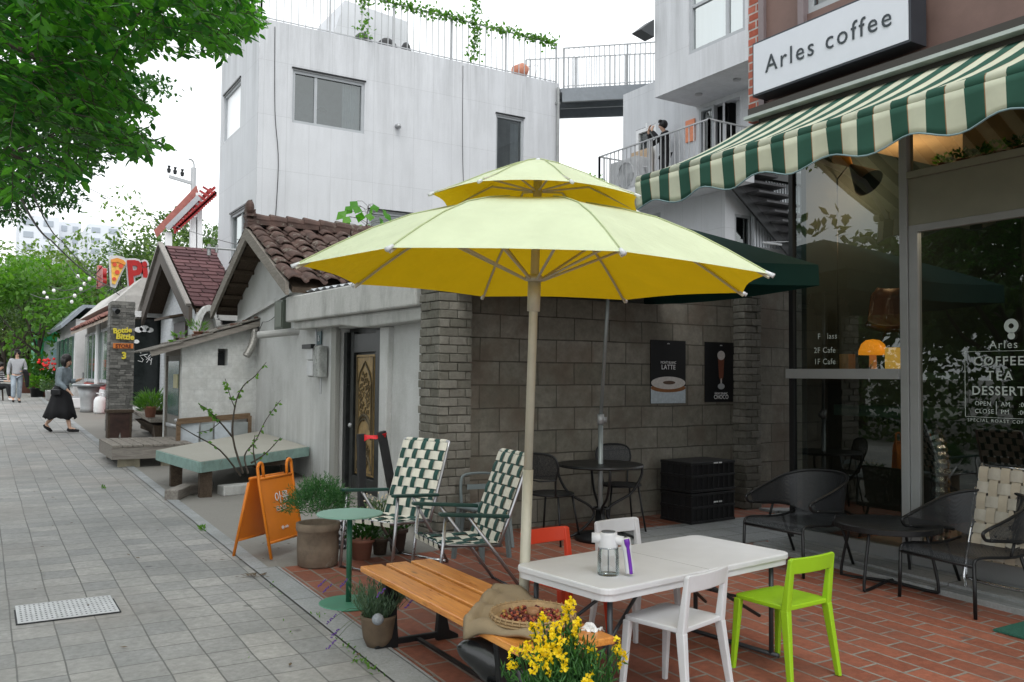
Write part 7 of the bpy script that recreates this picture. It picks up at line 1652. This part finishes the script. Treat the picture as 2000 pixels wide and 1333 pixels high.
    for s in 'lr':
        sh_,el,wr=V(s+'sh'),V(s+'el'),V(s+'wr'); add(s+'sh',sh_,.075,'chest'); add(s+'m',sh_.lerp(el,.55),.068,s+'sh'); add(s+'el',el,.062,s+'m')
        if sleeve>0: add(s+'m2',el.lerp(wr,.5*sleeve),.058,s+'el'); add(s+'wr',el.lerp(wr,.92*sleeve),.038,s+'m2')
    skinned('top',vs,es,rd,stripe or top,t)
    if skirt:
        mb=MB(); n=32; w0=hip+Vector((0,0,.10)); rr_=random.Random(4); vs_=[];fs=[]; rows=[(0,.14,.115),(.25,.19,.15),(.5,.22,.19),(.75,.25,.235),(1,.27,.27)]
        end=Vector(skirt)
        for f,rx,ry in rows:
            for k in range(n):
                a=2*math.pi*k/n; wv=1+.10*f*math.sin(a*7+f*2); c=w0.lerp(end,f); vs_.append((c.x+rx*wv*math.cos(a),c.y+ry*wv*math.sin(a)*1.15,c.z+(.03*math.sin(a*5) if f==1 else 0)))
        for i in range(4):
            for k in range(n): l=(k+1)%n; fs.append((i*n+k,i*n+l,(i+1)*n+l,(i+1)*n+k))
        mb.add(vs_,fs); obj('skirt',mb,bottom,t,sm=True,solid=.01)
    else:
        vs=[];es=[];rd=[];ix={}
        add('hip',hip+Vector((0,0,.05)),(.145,.115))
        for s in 'lr':
            hp,kn,an=V(s+'hp'),V(s+'kn'),V(s+'an'); add(s+'hp',hp-Vector((0,0,.03)),.105,'hip'); add(s+'md',hp.lerp(kn,.5),.092,s+'hp'); add(s+'kn',kn,.078,s+'md'); add(s+'an',kn.lerp(an,.92),.068,s+'kn')
        skinned('trousers',vs,es,rd,bottom,t)
    for s in 'lr':
        an,to=V(s+'an'),V(s+'to'); mb=MB(); d=(to-an); P=[an-d*.35+Vector((0,0,-.04)),an+Vector((0,0,-.045)),an+d*.6+Vector((0,0,-.02)),to+d*.45+Vector((0,0,.0))]; mb.tube(P,[.030,.040,.042,.026],10); obj('shoe',mb,shoe,t,sm=True)
    return t
def stand(lean=0): return dict(hip=(0,0,.93),chest=(0,.0,1.28),neck=(0,.0,1.47),head=(0,.02,1.60),face=(0,.12,1.60),
    lsh=(-.18,0,1.38),lel=(-.24,-.02,1.12),lwr=(-.25,.05,.88),lha=(-.25,.07,.80),rsh=(.18,0,1.38),rel=(.24,-.02,1.12),rwr=(.25,.05,.88),rha=(.25,.07,.80),
    lhp=(-.09,0,.88),lkn=(-.10,.02,.50),lan=(-.10,0,.09),lto=(-.11,.13,.04),rhp=(.09,0,.88),rkn=(.10,.02,.50),ran=(.10,0,.09),rto=(.11,.13,.04))
M['gsw']=mat('grey_blue_sweater',(.20,.24,.27),.9,var=.25,vs_=8,bmp=.9,bs=14); M['blk']=mat('black_cloth',(.012,.012,.014),.85,var=.3); M['gsw2']=mat('light_grey_sweater',(.34,.35,.37),.9,var=.08); M['jean']=mat('pale_jeans',(.28,.33,.38),.85,var=.25,vs_=5)
fR=math.atan2(RTh.y,RTh.x)-math.pi/2
# walking woman, moving to the picture's right
J=stand(); J.update(hip=(0,0,.90),chest=(0,.03,1.23),neck=(0,.06,1.41),head=(0,.10,1.53),face=(0,.20,1.50),lsh=(-.17,.04,1.33),lel=(-.21,.06,1.08),lwr=(-.12,.27,1.10),lha=(-.08,.36,1.14),
  rsh=(.17,.04,1.33),rel=(.23,.06,1.06),rwr=(.22,.24,.90),rha=(.21,.31,.84),lhp=(-.08,0,.85),lkn=(-.08,-.08,.48),lan=(-.08,-.36,.16),lto=(-.08,-.27,.06),rhp=(.08,0,.85),rkn=(.09,.16,.48),ran=(.09,.24,.10),rto=(.09,.37,.06))
p=onG(118,845); W=person('woman in grey-blue sweater and long black skirt walking past with a phone',at(p.x,p.y),fR,J,M['gsw'],M['blk'],M['blk'],skirt=(0,-.02,.30),hair='bob',female=True,scale=.99)
mb=MB(); mb.box(.20,.27,-.10,.10,.80,.92); obj('shoulder_bag',mb,mat('bag_black',(.02,.02,.022),.35,var=.2),W,bevel=.02)
mb=MB(); mb.tube([(.24,.06,.92),(.20,.08,1.15),(.05,.08,1.38),(-.12,.02,1.36)],.006,5); obj('bag_strap',mb,M['blk'],W)
mb=MB(); mb.box(-.11,-.04,.40,.41,1.12,1.26); o=tag(obj('phone',mb,M['rail'],bevel=.003),'phone held in the walking woman\'s raised hand','phone'); o.location=W.location; o.rotation_euler=W.rotation_euler
# man walking towards the camera
J=stand(); J.update(lwr=(-.16,.16,1.02),lha=(-.10,.20,1.03),lel=(-.26,-.02,1.10),rel=(.23,-.06,1.12),rwr=(.25,.02,.88),rha=(.25,.05,.80),rkn=(.10,.12,.52),ran=(.10,.12,.12),rto=(.11,.25,.07),lkn=(-.10,-.02,.50),lan=(-.10,-.12,.11),lto=(-.11,.0,.04),face=(.03,.12,1.63))
p=onG(31,787); Mn=person('man in light grey sweater and pale jeans walking towards the viewer',at(p.x,p.y),math.atan2(-p.y,-p.x)-math.pi/2+R(8),J,M['gsw2'],M['jean'],M['blk'],hair='short',scale=1.0)
mb=MB(); mb.tube(smooth([(-.12,.20,1.04),(-.22,.17,1.0),(-.28,.12,.8),(-.30,.08,.5)],4),[.05,.06,.07,.075,.08,.08,.08,.075,.07,.065,.06,.05,.04],10); o=tag(obj('dark_jacket',mb,M['blk'],sm=True),'dark jacket hanging over the walking man\'s forearm','jacket'); o.location=Mn.location; o.rotation_euler=Mn.rotation_euler
# seated person at the very left edge
ms=stripem('striped_shirt',2,.07,(.5,.5,.5),(.03,.03,.04),.5,0,0)
J=stand(); J.update(hip=(0,0,.50),chest=(0,.06,.86),neck=(0,.09,1.04),head=(0,.14,1.17),face=(0,.24,1.14),lsh=(-.17,.07,.96),lel=(-.22,.15,.72),lwr=(-.14,.38,.66),lha=(-.12,.46,.66),rsh=(.17,.07,.96),rel=(.22,.15,.72),rwr=(.14,.38,.66),rha=(.12,.46,.66),
  lhp=(-.09,.04,.48),lkn=(-.12,.44,.50),lan=(-.12,.46,.10),lto=(-.12,.58,.05),rhp=(.09,.04,.48),rkn=(.12,.46,.52),ran=(.12,.56,.10),rto=(.12,.68,.05))
p=onG(-9,783); person('seated person in a black and white striped top at the left edge of the pavement',at(p.x,p.y),fR,J,M['blk'],M['blk'],M['white'],hair='short',stripe=ms)
o=thing('low_stool','low dark stool under the seated person at the left edge','stool',at(p.x,p.y),fR); mb=MB(); mb.box(-.2,.2,-.2,.15,.36,.40); obj('seat',mb,M['dwood'],o,bevel=.01)
for sx in (-1,1):
    for sy in (-1,1): mb=MB(); mb.bar((sx*.16,-.02+sy*.15,.36),(sx*.18,-.02+sy*.17,0),.018); obj('leg',mb,M['dwood'],o)
# man on the balcony
best=min((abs(onX(1297,236,x/100).z-7.24),x/100) for x in range(1120,1228)); X_=best[1]; q=onX(1297,236,X_)
J=stand(); J.update(chest=(0,.02,1.28),head=(0,.05,1.60),face=(0,.15,1.61),lsh=(-.17,.02,1.38),lel=(-.22,.22,1.20),lwr=(-.06,.33,1.46),lha=(-.03,.30,1.54),rsh=(.17,.02,1.38),rel=(.20,.24,1.18),rwr=(.05,.38,1.44),rha=(.03,.36,1.54))
X_=min(X_,12.0); q=onX(1298,236,X_); Bm=person('man in loose black clothes on the concrete balcony raising a phone to his face',(X_,q.y,5.5),math.atan2(-RTh.y-FWh.y*.15,-RTh.x-FWh.x*.15)-math.pi/2,J,M['blk'],M['blk'],M['blk'],hair='short',scale=(q.z-5.5)/1.72)
mb=MB(); mb.box(-.05,.05,.43,.445,1.50,1.64); o=tag(obj('phone',mb,M['white'],bevel=.003),'white phone held up by the man on the balcony','phone'); o.location=Bm.location; o.rotation_euler=Bm.rotation_euler; o.scale=Bm.scale
